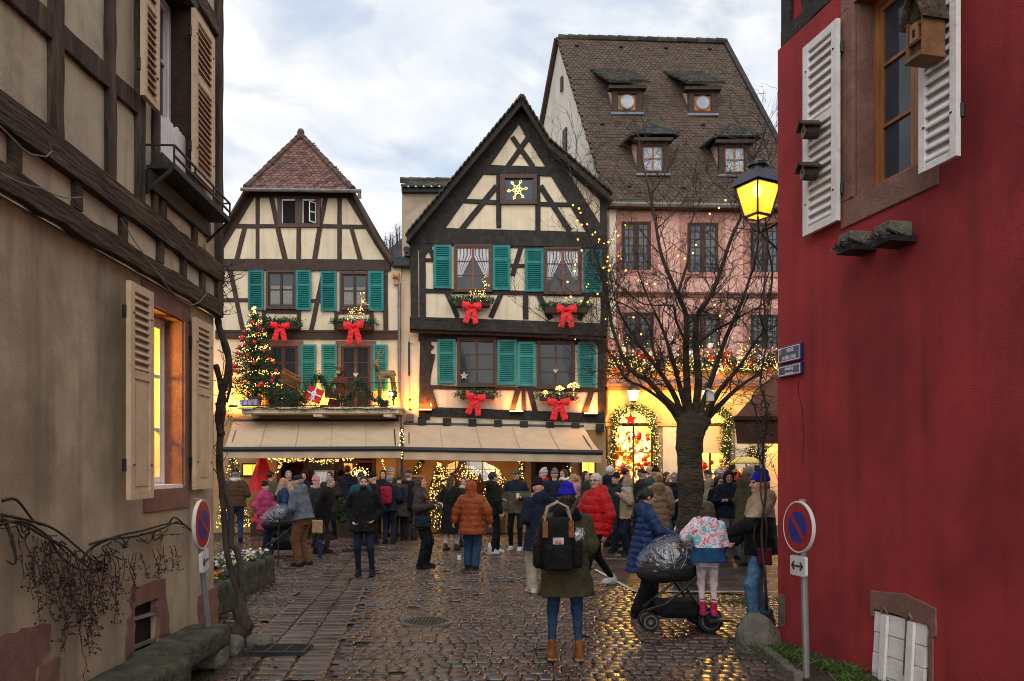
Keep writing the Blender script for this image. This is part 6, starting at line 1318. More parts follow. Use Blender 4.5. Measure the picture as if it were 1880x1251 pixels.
person('man in dark grey jacket and flat grey cap before the lit shop window', 1178, 0, 1.80, 104, 'charcoal', .8, .03, 0, .01, 'charcoal', .01, 'black', 0, 'cap', 'charcoal', 'short', 'hair_g', None, None, ('hold','hold'), 0, 0, 0, ST['stand'], Y=18.2, collar=1)
person('person in dark teal coat and black bobble hat close to the shop', 1203, 0, 1.84, 150, 'teal', .7, .03, 0, .01, 'black', .01, 'black', 0, 'pompom', 'black', None, 'hair_b', None, None, ('hold','hold'), 0, 0, 0, ST['stand'], Y=19.4)
person('ginger haired man behind the flat cap by the shop garland', 1194, 0, 1.86, 60, 'dkbrown', .7, .03, 0, .01, 'black', .01, 'black', 0, None, 'black', 'short', 'hair_l', None, None, ('hold','hold'), 0, 0, 0, ST['stand'], Y=20.6)
p_tanlong = person('woman in long tan quilted coat with hood down and blonde hair', 1209, 1026, 1.72, 168, 'tan', .46, .04, .13, .02, 'dkjeans', .01, 'black', .05, None, 'black', 'bun', 'hair_l', 'down', None, ('hold','down'), 0, 10, 0, ST['stand'])
person('man with glasses and navy down jacket close to the tree trunk', 1239, 1018, 1.74, -22, 'navy', .78, .035, .12, .01, 'ltjeans', .01, 'black', 0, None, 'black', 'short', 'hair_g', None, None, ('hold','hold'), 0, 8, 0, ST['stand'], glasses=True, scarf='charcoal')
person('person in cream knit sleeve hidden mostly by the tree trunk', 1258, 1010, 1.70, 165, 'cream', .8, .03, 0, .01, 'black', .01, 'black', 0, None, 'black', 'short', 'hair_b', None, None, ('down','hold'), 0, 0, 0, ST['stand'])
person('woman in light beige puffer with arms folded peeping from behind the trunk', 1303, 1022, 1.60, 82, 'beige', .76, .045, .13, .02, 'dkjeans', .01, 'black', 0, None, 'black', None, 'hair_b', 'up', None, ('hold','cross'), 0, 0, 0, ST['stand'])
person('smiling dark haired woman with glasses in black coat', 1319, 1024, 1.66, 22, 'black', .8, .03, 0, .01, 'black', .01, 'black', 0, None, 'black', 'bob', 'hair_d', None, None, ('hold','cross'), 0, 6, 0, ST['stand'], glasses=True)
person('young man in dark hooded jacket with crossed arms and grey trousers', 1338, 1027, 1.76, 4, 'navy', .84, .03, 0, .01, 'midgrey', .02, 'black', 0, None, 'black', 'short', 'hair_d', 'up', None, ('cross','cross'), 0, -6, 2, ST['wide'], wf=1.1)
person('man with white visor cap in the crowd beside the trunk', 1317, 0, 1.80, 20, 'charcoal', .8, .03, 0, .01, 'black', .01, 'black', 0, 'cap', 'ltgrey', 'short', 'hair_g', None, None, ('hold','hold'), 0, 0, 4, ST['stand'], Y=18.9)
person('grey capped person squeezed between the trunk and the white visor cap', 1300, 0, 1.78, 40, 'black', .8, .03, 0, .01, 'black', .01, 'black', 0, 'cap', 'charcoal', 'short', 'hair_g', None, None, ('hold','hold'), 0, 0, 0, ST['stand'], Y=19.4)
person('ginger haired person deep in the crowd before the garland column', 1329, 0, 1.90, -20, 'brown', .8, .03, 0, .01, 'black', .01, 'black', 0, None, 'black', 'short', 'hair_r', None, None, ('hold','hold'), 0, 0, 0, ST['stand'], Y=20.8)
person('balding dark haired man in navy coat turned towards the yellow parasol', 1354, 0, 1.84, 140, 'navy', .8, .03, 0, .01, 'black', .01, 'black', 0, None, 'black', 'bald', 'hair_d', None, None, ('hold','hold'), 0, -20, 0, ST['stand'], Y=18.6, collar=1)
p_paper = person('grey haired man in khaki parka with a sheet of paper in his hand', 1372, 1040, 1.86, 108, 'olive2', .74, .035, 0, .02, 'olive2', .015, 'dkbrown', .02, None, 'black', 'short', 'hair_g', 'down', None, ('down','hold'), 2, 0, 0, ST['stand'], scarf='charcoal', wf=1.08)
person('person in grey woollen hat at the far edge of the crowd', 1392, 0, 1.84, 120, 'black', .8, .03, 0, .01, 'black', .01, 'black', 0, 'beanie', 'charcoal', None, 'hair_g', None, None, ('hold','hold'), 0, 0, 0, ST['stand'], Y=18.0)
person('dark haired man in charcoal coat between the two navy hooded jackets', 1148, 0, 1.84, 130, 'charcoal', .75, .03, 0, .01, 'black', .01, 'black', 0, None, 'black', 'short', 'hair_d', None, None, ('hold','hold'), 0, 0, 0, ST['stand'], Y=20.0, collar=1)
person('woman with brown hair and black coat just behind the long tan coat', 1224, 0, 1.74, 40, 'black', .7, .03, 0, .01, 'black', .01, 'black', 0, None, 'black', 'long', 'hair_b', None, None, ('hold','hold'), 0, 0, 0, ST['stand'], Y=18.9)
person('person in black woolly hat deep behind the hooded young man', 1345, 0, 1.86, 200, 'black', .7, .03, 0, .01, 'black', .01, 'black', 0, 'beanie', 'black', None, 'hair_d', None, None, ('hold','hold'), 0, 0, 0, ST['stand'], Y=20.2)
person('person in dark brown coat and grey hair under the russet canopy', 1384, 0, 1.82, 60, 'dkbrown', .7, .03, 0, .01, 'black', .01, 'black', 0, None, 'black', 'short', 'hair_g', None, None, ('hold','hold'), 0, 0, 0, ST['stand'], Y=20.6)
person('woman in dark green coat half hidden by the red puffer jacket', 1076, 0, 1.76, 30, 'dkgreen', .7, .03, 0, .01, 'black', .01, 'black', 0, None, 'black', 'bob', 'hair_d', None, None, ('hold','hold'), 0, 0, 0, ST['stand'], Y=19.5)
person('man in black jacket and grey cap between chalkboard and rucksack wearer', 750, 0, 1.76, 160, 'black', .8, .03, 0, .01, 'charcoal', .01, 'black', 0, 'cap', 'charcoal', 'short', 'hair_g', None, None, ('hold','hold'), 0, 0, 0, ST['stand'], Y=20.3)
person('woman in dark coat peering over the salmon pink hat', 606, 0, 1.74, -10, 'charcoal', .7, .03, 0, .01, 'black', .01, 'black', 0, None, 'black', 'long', 'hair_b', None, None, ('hold','hold'), 0, 0, 0, ST['stand'], Y=20.6)
# ================================================================ BARE TREE with string lights
TY = 12.7
tree = thing('bare_tree', 'bare pollarded cherry tree with spreading twigs growing in mid square', 'tree', (P(1268,1075,TY).x, TY, 0))
s_ = Sdf(); TP = lambda px, py, dy=0: P(px, py, TY+dy) if dy == 0 else P(px, py, TY+dy)
prof = [((1269,1085),.26),((1268,1050),.212),((1268,960),.196),((1267,880),.188),((1266,820),.196),((1266,800),.184),((1267,792),.18)]
for (a, ra), (c, rc) in zip(prof[:-1], prof[1:]): s_.cap(TP(*a), TP(*c), ra, rc, .08)
for a, c, ra, rc in (((1267,800),(1250,768),.145,.085),((1268,797),(1265,757),.15,.09),((1270,797),(1288,765),.145,.08),((1268,800),(1298,775),.125,.07)): s_.cap(TP(*a), TP(*c), ra, rc, .1)
v, f, l = s_.mesh(.035, .012, 30)
b = MB(); b.v = [tuple(x) for x in v]; b.f = [tuple(x) for x in f]; b.m = [0]*len(f); b.t = [.5]*len(f)
m_bark = mat('ringed_cherry_bark', (.050,.037,.026), .85, .6, 4, .9, 14, stretch=(1,1,2.2), stain=(.055,.055,.028), stain_amt=.7, stain_scale=3, bdist=.05)
b.build('trunk', m_bark, tree, smooth=True)
LIMBS = [([(1258,775),(1240,745),(1215,727),(1190,702),(1165,690),(1145,660),(1125,610),(1115,560),(1105,500),(1085,440),(1065,380),(1050,320),(1040,285)],.085,-.6), ([(1256,768),(1240,730),(1215,690),(1185,650),(1160,615),(1140,580),(1128,540),(1120,500)],.08,.7), ([(1262,765),(1250,720),(1235,670),(1222,620),(1205,585),(1190,545),(1170,500)],.075,-1.0),
 ([(1266,765),(1260,690),(1258,640),(1262,580),(1245,540),(1215,470),(1200,400),(1190,340),(1175,280),(1170,240)],.095,.4), ([(1272,765),(1282,700),(1276,640),(1276,585),(1297,560),(1315,520),(1345,440),(1365,380),(1375,320),(1395,270),(1408,235)],.10,-.4), ([(1280,765),(1302,700),(1330,620),(1360,560),(1385,480),(1390,440),(1395,400)],.08,.9),
 ([(1290,768),(1320,720),(1360,670),(1395,620),(1420,600)],.085,-.5), ([(1292,770),(1340,725),(1385,690),(1420,668)],.08,.5), ([(1252,775),(1225,740),(1180,712),(1150,695),(1118,650),(1085,625),(1040,610),(1000,590)],.05,1.0), ([(1276,640),(1300,615),(1350,590),(1395,560),(1425,545)],.05,.2), ([(1262,640),(1240,590),(1235,560),(1180,560),(1130,520),(1090,500)],.04,-.9), ([(1245,540),(1265,470),(1270,410),(1285,370),(1290,330)],.035,.6), ([(1215,690),(1200,640),(1193,600),(1160,570),(1100,545),(1040,540)],.04,.3), ([(1250,720),(1225,640),(1222,600)],.05,1.3)]
b = MB(); tw = MB(); nodes = []
def smooth_path(p, n=3):
    q = []
    for i in range(len(p)-1):
        a, c = p[i], p[i+1]; pm = p[i-1] if i else a; pn = p[i+2] if i+2 < len(p) else c
        for k in range(n): t = k/n; q.append((.5*((2*a)+(c-pm)*t+(2*pm-5*a+4*c-pn)*t*t+(3*a-pm-3*c+pn)*t**3)))
    return q+[p[-1]]
def twig(p, d, L, r, lev):
    n = 4; pts = [p]; dd = d.normalized()
    for i in range(n):
        dd = (dd + Vector((random.gauss(0,.22), random.gauss(0,.22), random.gauss(.07,.2)))).normalized(); pts.append(pts[-1]+dd*L/n)
    tw.tube(pts, [r*(1-.7*i/n) for i in range(n+1)], 4 if lev == 0 else 3, False)
    if lev < 2:
        for i in range(1, n+1):
            for _ in range(random.choice((1,1,2)) if lev == 0 else random.choice((0,1,1))):
                x = Vector((random.gauss(0,1), random.gauss(0,1), random.gauss(.35,.7))); twig(pts[i], (dd*.8+x*.8), L*random.uniform(.35,.65), max(.0033, r*.6), lev+1)
    else: nodes.append(pts[-1])
for pth, r0, dy in LIMBS:
    n = len(pth); P3 = smooth_path([P(x+random.uniform(-3,3), y+(9 if y > 740 else 0)+random.uniform(-3,3), TY+dy*i/n) for i, (x, y) in enumerate(pth)], 3); N = len(P3); R0 = [max(.011, r0*.72*(1-.9*(i/(N-1))**.75)*random.uniform(.94,1.07)) for i in range(N)]
    b.tube(P3, R0, 7)
    for i in range(max(3, N//5), N):
        for _ in range(random.choice((1,2,2))):
            d = (P3[i]-P3[i-1]).normalized(); x = Vector((random.gauss(0,1), random.gauss(0,.9), random.gauss(.3,.6))); twig(P3[i], d*.6+x, random.uniform(.4,1.05)*(1 if i < N-1 else .8), max(.005, min(.010, R0[i]*.4)), 0)
b.build('limbs', m_bark, tree, smooth=True); tw.build('twigs', mat('twig_bark', (.040,.027,.022), .8, .3, 10, 0), tree, smooth=True)
b = MB(); pts = [(1063,383),(1052,377),(1066,391),(1060,405),(1068,413),(1100,440),(1088,431),(1078,412),(1130,425),(1135,433),(1117,445),(1115,480),(1108,492),(1118,497),(1128,517),(1097,540),(1067,553),(1079,555),(1163,583),(1177,614),(1225,497),(1272,465),(1278,450),(1303,393),(1320,382),(1332,368),(1149,497),(1056,486),(1055,498),(1042,518),(1093,427),(1061,440),(1068,460),(1135,470),(1120,488),(1116,472),(1124,440),(1048,545),(1245,470),(1257,475),(1176,515),(1188,522),(1202,522),(1312,560),(1322,580)]
bulbs(b, [P(x, y, TY+random.uniform(-.6,.5)) for x, y in pts], .017); bulbs(b, [P(random.gauss(1105,35), random.gauss(490,55), TY+random.uniform(-.6,.6)) for _ in range(14)], .010)
o = b.build('string_lights', M['bulb_o'], None, origin=P(1100,480,TY)); tag(o, 'loose string of amber fairy lights caught in the bare tree branches', 'string lights')
b = MB(); c = TP(1304,728,-.5); b.box(c, (.05,.04,.07)); b.box(c+Vector((0,0,.08)), (.07,.06,.012), Matrix.Rotation(.5,3,'Y')); o = b.build('nest_box', M['white_paint'], None, origin=c); tag(o, 'small pale nest box fixed in the fork of the bare tree', 'nest box')
# ================================================================ VINE, CREEPER, CORNER PLANT
vn = thing('old_vine', 'gnarled bare vine with two twisting trunks climbing the near house corner', 'vine', G(430,1195))
VY = lambda y: 8.3 + .5*min(1, max(0, (1190-y)/300))
vp = lambda pts: smooth_path([P(x, y, VY(y)) for x, y in pts], 4)
s_ = Sdf()
for a, c, ra, rc in (((424,1192),(432,1170),.12,.11),((432,1172),(448,1150),.11,.085),((448,1150),(440,1120),.08,.07),((440,1122),(444,1085),.06,.05),((415,1195),(430,1178),.09,.09),((436,1185),(446,1195),.06,.05)): s_.cap(P(*a,VY(a[1])), P(*c,VY(c[1])), ra, rc, .05)
v, f, l = s_.mesh(.018, .012, 45); b = MB(); b.v = [tuple(x) for x in v]; b.f = [tuple(x) for x in f]; b.m = l; b.t = [.5]*len(f); b.build('root_stock', M['bark'], vn, smooth=True)
b = MB()
for pts, r in (([(444,1095),(443,1050),(434,1010),(424,1000),(425,960),(422,930),(410,890),(404,850),(406,800)],.036),([(440,1095),(428,1060),(416,1010),(412,960),(407,900),(401,850),(403,790),(400,740)],.036),([(406,800),(402,760),(408,720),(418,690),(420,660),(412,630),(402,600),(398,560),(396,520)],.045),([(403,790),(409,740),(404,700),(396,670)],.04),([(412,630),(420,660),(424,700),(416,740)],.02),([(398,560),(404,530),(410,520)],.02)): q = vp(pts); b.tube(q, [r*(1-.25*i/len(q))*random.uniform(.9,1.12) for i in range(len(q))], 8)
b.build('trunk', M['bark'], vn, smooth=True); tw = MB()
for _ in range(46):
    y = random.choice((random.gauss(525,18), random.uniform(560,880))); p = P(random.uniform(396,412), y, 8.75); twig(p, Vector((random.gauss(.5,.7), random.gauss(0,.5), random.gauss(0,.7))), random.uniform(.15,.34), .006, 1)
tw.build('twigs', M['bark'], vn)
wc = thing('wall_creeper', 'leafless creeper with red stalks and dark berry clusters trailing over the tan wall', 'creeper', LP.pt(200,1000,.05)); b = MB(); st = MB(); be = MB()
lp = lambda pts, o=.05: smooth_path([LP.pt(x, y, o+random.uniform(-.02,.05)) for x, y in pts], 4)
mains = [[(-10,955),(40,962),(80,985),(120,1005),(160,1040),(185,1048)],[(0,945),(50,955),(100,972),(150,1012),(195,1050)],[(150,1030),(170,1005),(215,985),(260,975),(310,962),(340,965),(358,985),(362,1005)],[(165,1000),(200,990),(250,985),(300,970),(330,958),(355,980)],[(5,920),(30,918),(60,955),(75,965)],[(10,960),(25,1000),(28,1035),(12,1030)],[(90,985),(110,1020),(145,1045),(190,1045)],[(310,962),(320,950),(335,960)],[(-5,965),(45,958),(100,995),(130,1025)]]
for m_ in mains: q = lp(m_); b.tube(q, [.011*(1-.5*i/len(q)) for i in range(len(q))], 5)
for _ in range(46):
    x = random.choice((random.uniform(0,190), random.uniform(150,355))); y = (960+.48*max(0,x-20)) if x < 190 else 1010-.28*(x-190)
    q = lp([(x, y+random.uniform(-12,8)), (x+random.uniform(-14,14), y+random.uniform(-10,14)), (x+random.uniform(-26,26), y+random.uniform(-16,24))]); b.tube(q, .005, 4)
def hang(x, y, L, dens=1.0):
    pts = [(x,y)]; n = max(3, int(L/14))
    for i in range(n): pts.append((pts[-1][0]+random.uniform(-5,7), pts[-1][1]+L/n))
    q = lp(pts, .06); st.tube(q, [.0042*(1-.5*i/len(q)) for i in range(len(q))], 4)
    for i in range(len(q)//4, len(q)):
        if random.random() > dens: continue
        d = Vector((random.gauss(.3,.5), random.gauss(0,.9), random.gauss(-.2,.5)))*random.uniform(.015,.04); e = q[i]+d; st.tube([q[i], e], .0022, 3, False)
        for _ in range(random.choice((0,0,1,1,2,3))):
            c = e+Vector((random.gauss(0,.011), random.gauss(0,.014), random.gauss(0,.012))); st.tube([e, c], .0015, 3, False); be.ball(c, random.uniform(.0055,.008), 6)
for x, L, k in ((35,90,.4),(50,120,.9),(62,165,1),(75,115,1),(60,90,1),(90,80,1),(100,130,.7),(115,165,1),(125,110,1),(140,120,1),(150,75,1),(165,110,1),(178,95,1),(190,140,1),(200,95,1),(205,100,.5),(140,190,.7),(150,260,.35),(95,200,.4),(110,175,.6),(160,170,.8),(215,80,.5),(225,45,.8),(250,60,1),(258,45,1),(280,50,.9),(288,55,1),(300,45,1),(312,40,1),(320,48,.9),(235,85,.3),(15,60,.3),(120,90,1),(170,90,1),(185,80,1),(70,60,1),(130,140,1),(198,120,.8),(245,75,.6),(176,150,.8),(85,140,1)): hang(x, (965+.45*x if x < 190 else 1035-.2*(x-190))-8, L, k)
b.build('stems', M['bark'], wc, smooth=True); st.build('stalks', mat('red_stalk', (.085,.035,.027), .6, .4, 20, 0), wc, smooth=True); be.build('berries', mat('dark_berry', (.013,.011,.016), .4, .4, 60, 0), wc, smooth=True)
cp = thing('climbing_plant', 'leafless climbing shrub straggling up the red house corner', 'climbing plant', (2.66, 8.8, 0)); b = MB(); tw = MB()
for pts, r in (([(1408,1120),(1404,1050),(1398,980),(1406,900),(1400,830),(1408,760),(1396,700),(1408,620),(1402,540),(1410,450),(1404,400)],.016),([(1398,1110),(1401,1040),(1408,970),(1396,900),(1402,830),(1392,790),(1386,740)],.012),([(1404,860),(1392,830),(1398,790),(1412,740)],.010),([(1412,700),(1390,715),(1380,735),(1388,755),(1394,790)],.010),([(1410,620),(1395,580),(1400,540),(1412,500)],.012),([(1420,800),(1405,795),(1385,800),(1372,780)],.008),([(1411,560),(1418,500),(1408,450)],.014),([(1400,1080),(1396,1030),(1384,990),(1388,960)],.008)): q = smooth_path([P(x, y, 8.9+random.uniform(-.15,.15)) for x, y in pts], 4); b.tube(q, [r*(1-.5*i/len(q)) for i in range(len(q))], 6)
for _ in range(110): y = random.uniform(440,860); p = P(random.uniform(1392,1420), y, random.uniform(8.8,9.3)); twig(p, Vector((random.gauss(-.6,.7), random.gauss(0,.6), random.gauss(-.1,.9))), random.uniform(.2,.5), .0055, 1)
b.build('stems', M['bark'], cp, smooth=True); tw.build('twigs', M['bark'], cp)
# ================================================================ LANTERN
lc = P(1391, 366, 9.1); ln = thing('street_lantern', 'lit yellow four sided street lantern on an iron bracket at the red house corner', 'street lamp', lc); rot = Matrix.Rotation(R(28), 3, 'Z')
def ring4(z, r): return [lc + rot @ Vector((sx*r*.9, sy*r*.9, z*.9)) for sx, sy in ((-1,-1),(1,-1),(1,1),(-1,1))]
t_, bt = ring4(.17,.195), ring4(-.22,.115); b = MB()
for i in range(4): b.bar(t_[i], bt[i], .022, .022); b.bar(t_[i], t_[(i+1)%4], .03, .03); b.bar(bt[i], bt[(i+1)%4], .024, .024)
b.build('frame', M['black'], ln); b = MB()
for i in range(4): b.face([t_[i], t_[(i+1)%4], bt[(i+1)%4], bt[i]])
b.face(bt)
gl = bpy.data.materials.new('frosted_lamp_glass'); gl.use_nodes = True; n_, l_ = gl.node_tree.nodes, gl.node_tree.links; n_.remove(n_['Principled BSDF']); tr = n_.new('ShaderNodeBsdfTranslucent'); tr.inputs[0].default_value = (1,.62,.15,1); tp = n_.new('ShaderNodeBsdfTransparent'); tp.inputs[0].default_value = (1,.66,.22,1); ms = n_.new('ShaderNodeMixShader'); ms.inputs[0].default_value = .45; l_.new(tr.outputs[0], ms.inputs[1]); l_.new(tp.outputs[0], ms.inputs[2]); l_.new(ms.outputs[0], n_['Material Output'].inputs[0])
b.build('pane', gl, ln); b = MB(); e_, m1 = ring4(.17,.25), ring4(.34,.15)
for i in range(4): b.face([e_[i], e_[(i+1)%4], m1[(i+1)%4], m1[i]])
b.face(m1); b.face(ring4(.185,.24)); b.lathe(lc+Vector((0,0,.305)), [(.10,0),(.10,.05),(.13,.06),(.12,.10),(.05,.13),(.02,.16)], 14); b.build('roof', mat('lantern_metal', (.035,.036,.04), .35, .3, 9, .2, 40, metal=.5), ln)
b = MB(); b.ball(lc+Vector((0,0,.10)), .06, 10, (1,1,1.3)); b.build('bulb', emis('lantern_bulb', (1,.66,.22), 18), ln); lamp(lc+Vector((0,0,.03)), 12, (1,.52,.10), .06, 'lantern_light', ln)
b = MB(); j = lc+Vector((.02,0,-.38)); b.tube([bt[0].lerp(bt[2],.5), j], .014, 6)
for p in bt: b.tube([p, p.lerp(j,.6)+Vector((0,0,-.02)), j], .009, 5)
b.tube([j, j+Vector((.12,.0,.06)), j+Vector((.45,-.1,.24))], .02, 6); b.tube([j+Vector((.02,0,-.02)), j+Vector((.2,-.03,-.2)), j+Vector((.45,-.1,-.35))], .014, 6); b.build('bracket', M['black'], ln)
# ================================================================ SIGNS
def plate(name, label, pl, px, off, body, lines, rim):
    (x0,y0),(x1,y1) = px; u0, v1 = pl.uv(x0,y0,off); u1, v0 = pl.uv(x1,y1,off); t = thing(name, label, 'street sign', pl.at((u0+u1)/2,(v0+v1)/2,off)); b = MB(); b.urect(pl, u0, v0, u1, v1, off+.012, .0); b.build('plate', body, t, bevel=.003)
    b = MB(); e = .012; w_ = .008
    for q in ((u0+e,v1-e-w_,u1-e,v1-e),(u0+e,v0+e,u1-e,v0+e+w_),(u0+e,v0+e+w_,u0+e+w_,v1-e-w_),(u1-e-w_,v0+e+w_,u1-e,v1-e-w_)): b.urect(pl, *q, off+.0145, off+.012)
    b.build('border', rim, t); b = MB(); at_ = lambda u, v, o: pl.at(u, v, off+.0125+o)
    for txt, fu, fv, sz, sx in lines: put_text(b, txt, at_, u0+(u1-u0)*fu, v0+(v1-v0)*fv, sz*(v1-v0), 0, sx, .0015)
    b.build('lettering', rim, t); return t, (u0,v0,u1,v1)
m_blue = mat('enamel_blue', (.012,.018,.085), .25, .1, 6, 0, coat=.4); m_wh = mat('enamel_white', (.60,.60,.62), .3, .05, 6, 0)
t, (u0,v0,u1,v1) = plate('street_sign', 'blue enamel street plate reading IMPASSE DU PERE STAUB on the red wall', RP, ((1430,640),(1471,660)), .03, m_blue, [('IMPASSE',.56,.70,.34,.62),('DU PÈRE STAUB',.5,.27,.34,.62)], m_wh)
b = MB(); sh = [(-.018,.03),(.018,.03),(.018,-.005),(.0,-.034),(-.018,-.005)]; cc = (u0+.045, v0+(v1-v0)*.70); A = [RP.at(cc[0]+x, cc[1]+y, .0445) for x, y in sh]; b.prism(A, [p-RP.n*.002 for p in A]); A = [RP.at(cc[0]+x*.65, cc[1]+y*.65, .0465) for x, y in sh]; b2 = MB(); b2.prism(A, [p-RP.n*.002 for p in A]); b.build('crest', m_wh, t); b2.build('crest_field', m_blue, t)
plate('street_sign', 'small blue enamel plate reading Schiedburig below the larger street plate', RP, ((1430,674),(1472,686)), .03, m_blue, [('Schiedbürig',.5,.66,.46,.62),('Maison des Rondes',.5,.25,.25,.62)], m_wh)
m_sred = mat('sign_red', (.30,.012,.02), .4, .1, 6, .05); m_sblue = mat('sign_blue', (.012,.02,.22), .4, .1, 6, .05); m_swhite = mat('sign_white', (.55,.54,.55), .45, .08, 6, .05)
def nopark(label, c, base, nrm, rad, arrow, pole_r=.03, psz=(.11,.085)):
    c, base = Vector(c), Vector(base); t = thing('no_parking_sign', label, 'road sign', base); n = Vector(nrm).normalized(); up = (c-base).normalized(); up = (up-n*up.dot(n)).normalized(); x = up.cross(n); Mx = Matrix((x, up, n)).transposed()
    b = MB(); top = c+up*(rad+.02)-n*.045; b.tube([base-n*.03, top], pole_r, 10); b.build('pole', M['steel'], t, smooth=False)
    b = MB(); b.lathe(c, [(rad,-.028),(rad+.006,-.02),(rad+.006,.004),(rad,.008),(rad*.965,.004)], 40, Mx); b.build('rim', m_swhite, t); b = MB(); b.lathe(c, [(rad*.955,-.01),(rad*.955,.006)], 40, Mx); b.build('red_disc', m_sred, t)
    b = MB(); b.lathe(c, [(rad*.62,.0),(rad*.62,.0085)], 40, Mx); b.build('blue_disc', m_sblue, t); b = MB(); d = Vector((.707,-.707,0)); b.bar(c+Mx@(d*-rad*.64)+n*.0085, c+Mx@(d*rad*.64)+n*.0085, .005, rad*.19, n.cross(Mx@d)) ; b.build('slash', m_sred, t)
    pc = c-up*(rad+.03+psz[1]); b = MB(); pts = []
    for sx, sy in ((-1,-1),(1,-1),(1,1),(-1,1)):
        for k in range(4): a = math.atan2(sy,sx)+(k-1.5)*R(26); pts.append((sx*(psz[0]-.02)+.02*math.cos(a), sy*(psz[1]-.02)+.02*math.sin(a)))
    A = [pc+Mx@Vector((p,q,.008)) for p, q in pts]; b.prism(A, [p-n*.03 for p in A]); b.build('arrow_plate', m_swhite, t)
    b = MB(); L = psz[0]*.72; f_ = lambda p, q: pc+Mx@Vector((p,q,.0115)); b.bar(f_(-L,0), f_(L,0), .006, .014, n.cross(x))
    for s2 in ((1,-1) if arrow == 'both' else (-1,)):
        for q in (1,-1): b.bar(f_(s2*L,0), f_(s2*(L-.035),q*.034), .006, .012, n.cross(x))
    b.build('arrow', M['black'], t)
cR = P(1465, 968, 6.86); nopark('no parking sign with a two headed arrow plate before the red wall', cR, (P(1475,1210,6.86).x, 6.86, .05), (-.974,-.225,0), .218, 'both')
cL = P(372, 963, 7.3); nopark('tilted no parking sign with a single arrow plate above the stone bench', cL, (P(394,1190,7.55).x, 7.55, 0), (1,.07,.0), .222, 'one', .028, (.10,.095))
# ================================================================ STONES
bn = thing('stone_bench', 'mossy green stone slab bench against the tan house wall', 'bench', (-2.85, 6.3, 0))
def rock_slab(b, x0, x1, y0, y1, z0, z1, jit=.03):
    s_ = Sdf(); c = ((x0+x1)/2,(y0+y1)/2,(z0+z1)/2); s_.box(c, ((x1-x0)/2,(y1-y0)/2,(z1-z0)/2), .05, .01, 0, Matrix.Rotation(random.uniform(-.03,.03),3,'Z') @ Matrix.Rotation(random.uniform(-.03,.03),3,'Y')); v, f, l = s_.mesh(.03, .013, 9); o = len(b.v); b.v += [tuple(p) for p in v]; b.f += [tuple(i+o for i in q) for q in f]; b.m += [0]*len(f); b.t += [.5]*len(f)
for q, nm in (((-3.1,-2.70,6.42,7.72,.14,.36),'slab'),((-3.0,-2.52,4.5,6.36,.12,.37),'slab'),((-3.05,-2.7,7.35,7.65,-.03,.18),'support'),((-2.95,-2.55,6.05,6.4,-.03,.17),'support'),((-2.8,-2.5,5.0,5.4,-.03,.17),'support')): b = MB(); rock_slab(b, *q); b.build(nm, M['moss'] if nm == 'slab' else M['stone'], bn, smooth=True)
for k, q in enumerate(((-3.0,-2.7,7.82,8.1,-.03,.16),(-2.78,-2.5,8.2,8.42,-.03,.11))): b = MB(); rock_slab(b, *q); o = b.build('stone_block', M['stone'], None, origin=(sum(q[:2])/2, sum(q[2:4])/2, 0), smooth=True); tag(o, ['squared grey stone block at the far end of the stone bench','smaller grey stone lying beside the vine root'][k], 'stone')
s_ = Sdf(); s_.ell((2.49,8.12,.06), (.21,.20,.30), .1); s_.ell((2.60,8.2,.04), (.17,.19,.25), .1); s_.cut((0,0,-.05), (0,0,-1)); v, f, l = s_.mesh(.025, .022, 8); b = MB(); b.v = [tuple(p) for p in v]; b.f = f; b.m = l; b.t = [.5]*len(f); o = b.build('boulder', M['stone'], None, origin=(2.5,8.15,0), smooth=True); tag(o, 'rounded grey boulder guarding the foot of the red house corner', 'boulder')
m_pansy = mat('pansy_petal', (.5,.4,.06), .6, .2, 8, 0, tone=.2); m_pw = mat('white_petal', (.6,.6,.62), .6, .1, 8, 0); m_pv = mat('orange_petal', (.5,.12,.02), .6, .2, 8, 0); m_pb = mat('violet_petal', (.04,.02,.10), .6, .2, 8, 0)
def trough(label, x0, x1, y0, y1, h, cols):
    t = thing('flower_trough', label, 'planter', ((x0+x1)/2,(y0+y1)/2,0), group='mossy stone flower troughs')
    s_ = Sdf(); c = ((x0+x1)/2,(y0+y1)/2,h/2-.02); s_.box(c, ((x1-x0)/2,(y1-y0)/2,h/2+.03), .07); v, f, l = s_.mesh(.028, .016, 9); b = MB(); b.v = [tuple(p) for p in v]; b.f = f; b.m = l; b.t = [.5]*len(f); b.build('trough', M['moss'], t, smooth=True)
    b = MB(); lf = [(random.uniform(x0+.08,x1-.08), random.uniform(y0+.08,y1-.08), h+random.uniform(-.02,.06)) for _ in range(60)]; leaves(b, lf, 900, .03, .03, 1.8); b.build('foliage', M['leafg'], t)
    for m_ in cols:
        b = MB()
        for _ in range(70):
            p = Vector((random.uniform(x0+.06,x1-.06), random.uniform(y0+.06,y1-.06), h+.06+random.uniform(0,.06)))
            d0 = Vector((random.gauss(.1,.4), random.gauss(-.6,.4), 1)).normalized()
            for k in range(5): a = 2*math.pi*k/5; u = d0.orthogonal().normalized(); u = Matrix.Rotation(a,3,d0)@u; x = d0.cross(u); b.face([p, p+u*.018+x*.013, p+u*.027, p+u*.018-x*.013])
        b.build('flowers', m_, t)
trough('mossy stone trough of white and yellow pansies nearer the restaurant', -4.55, -3.85, 10.9, 13.0, .42, (m_pansy, m_pw, m_pb)); trough('mossy stone trough of orange and yellow pansies nearer the vine', -4.25, -3.62, 9.25, 10.5, .40, (m_pv, m_pansy))
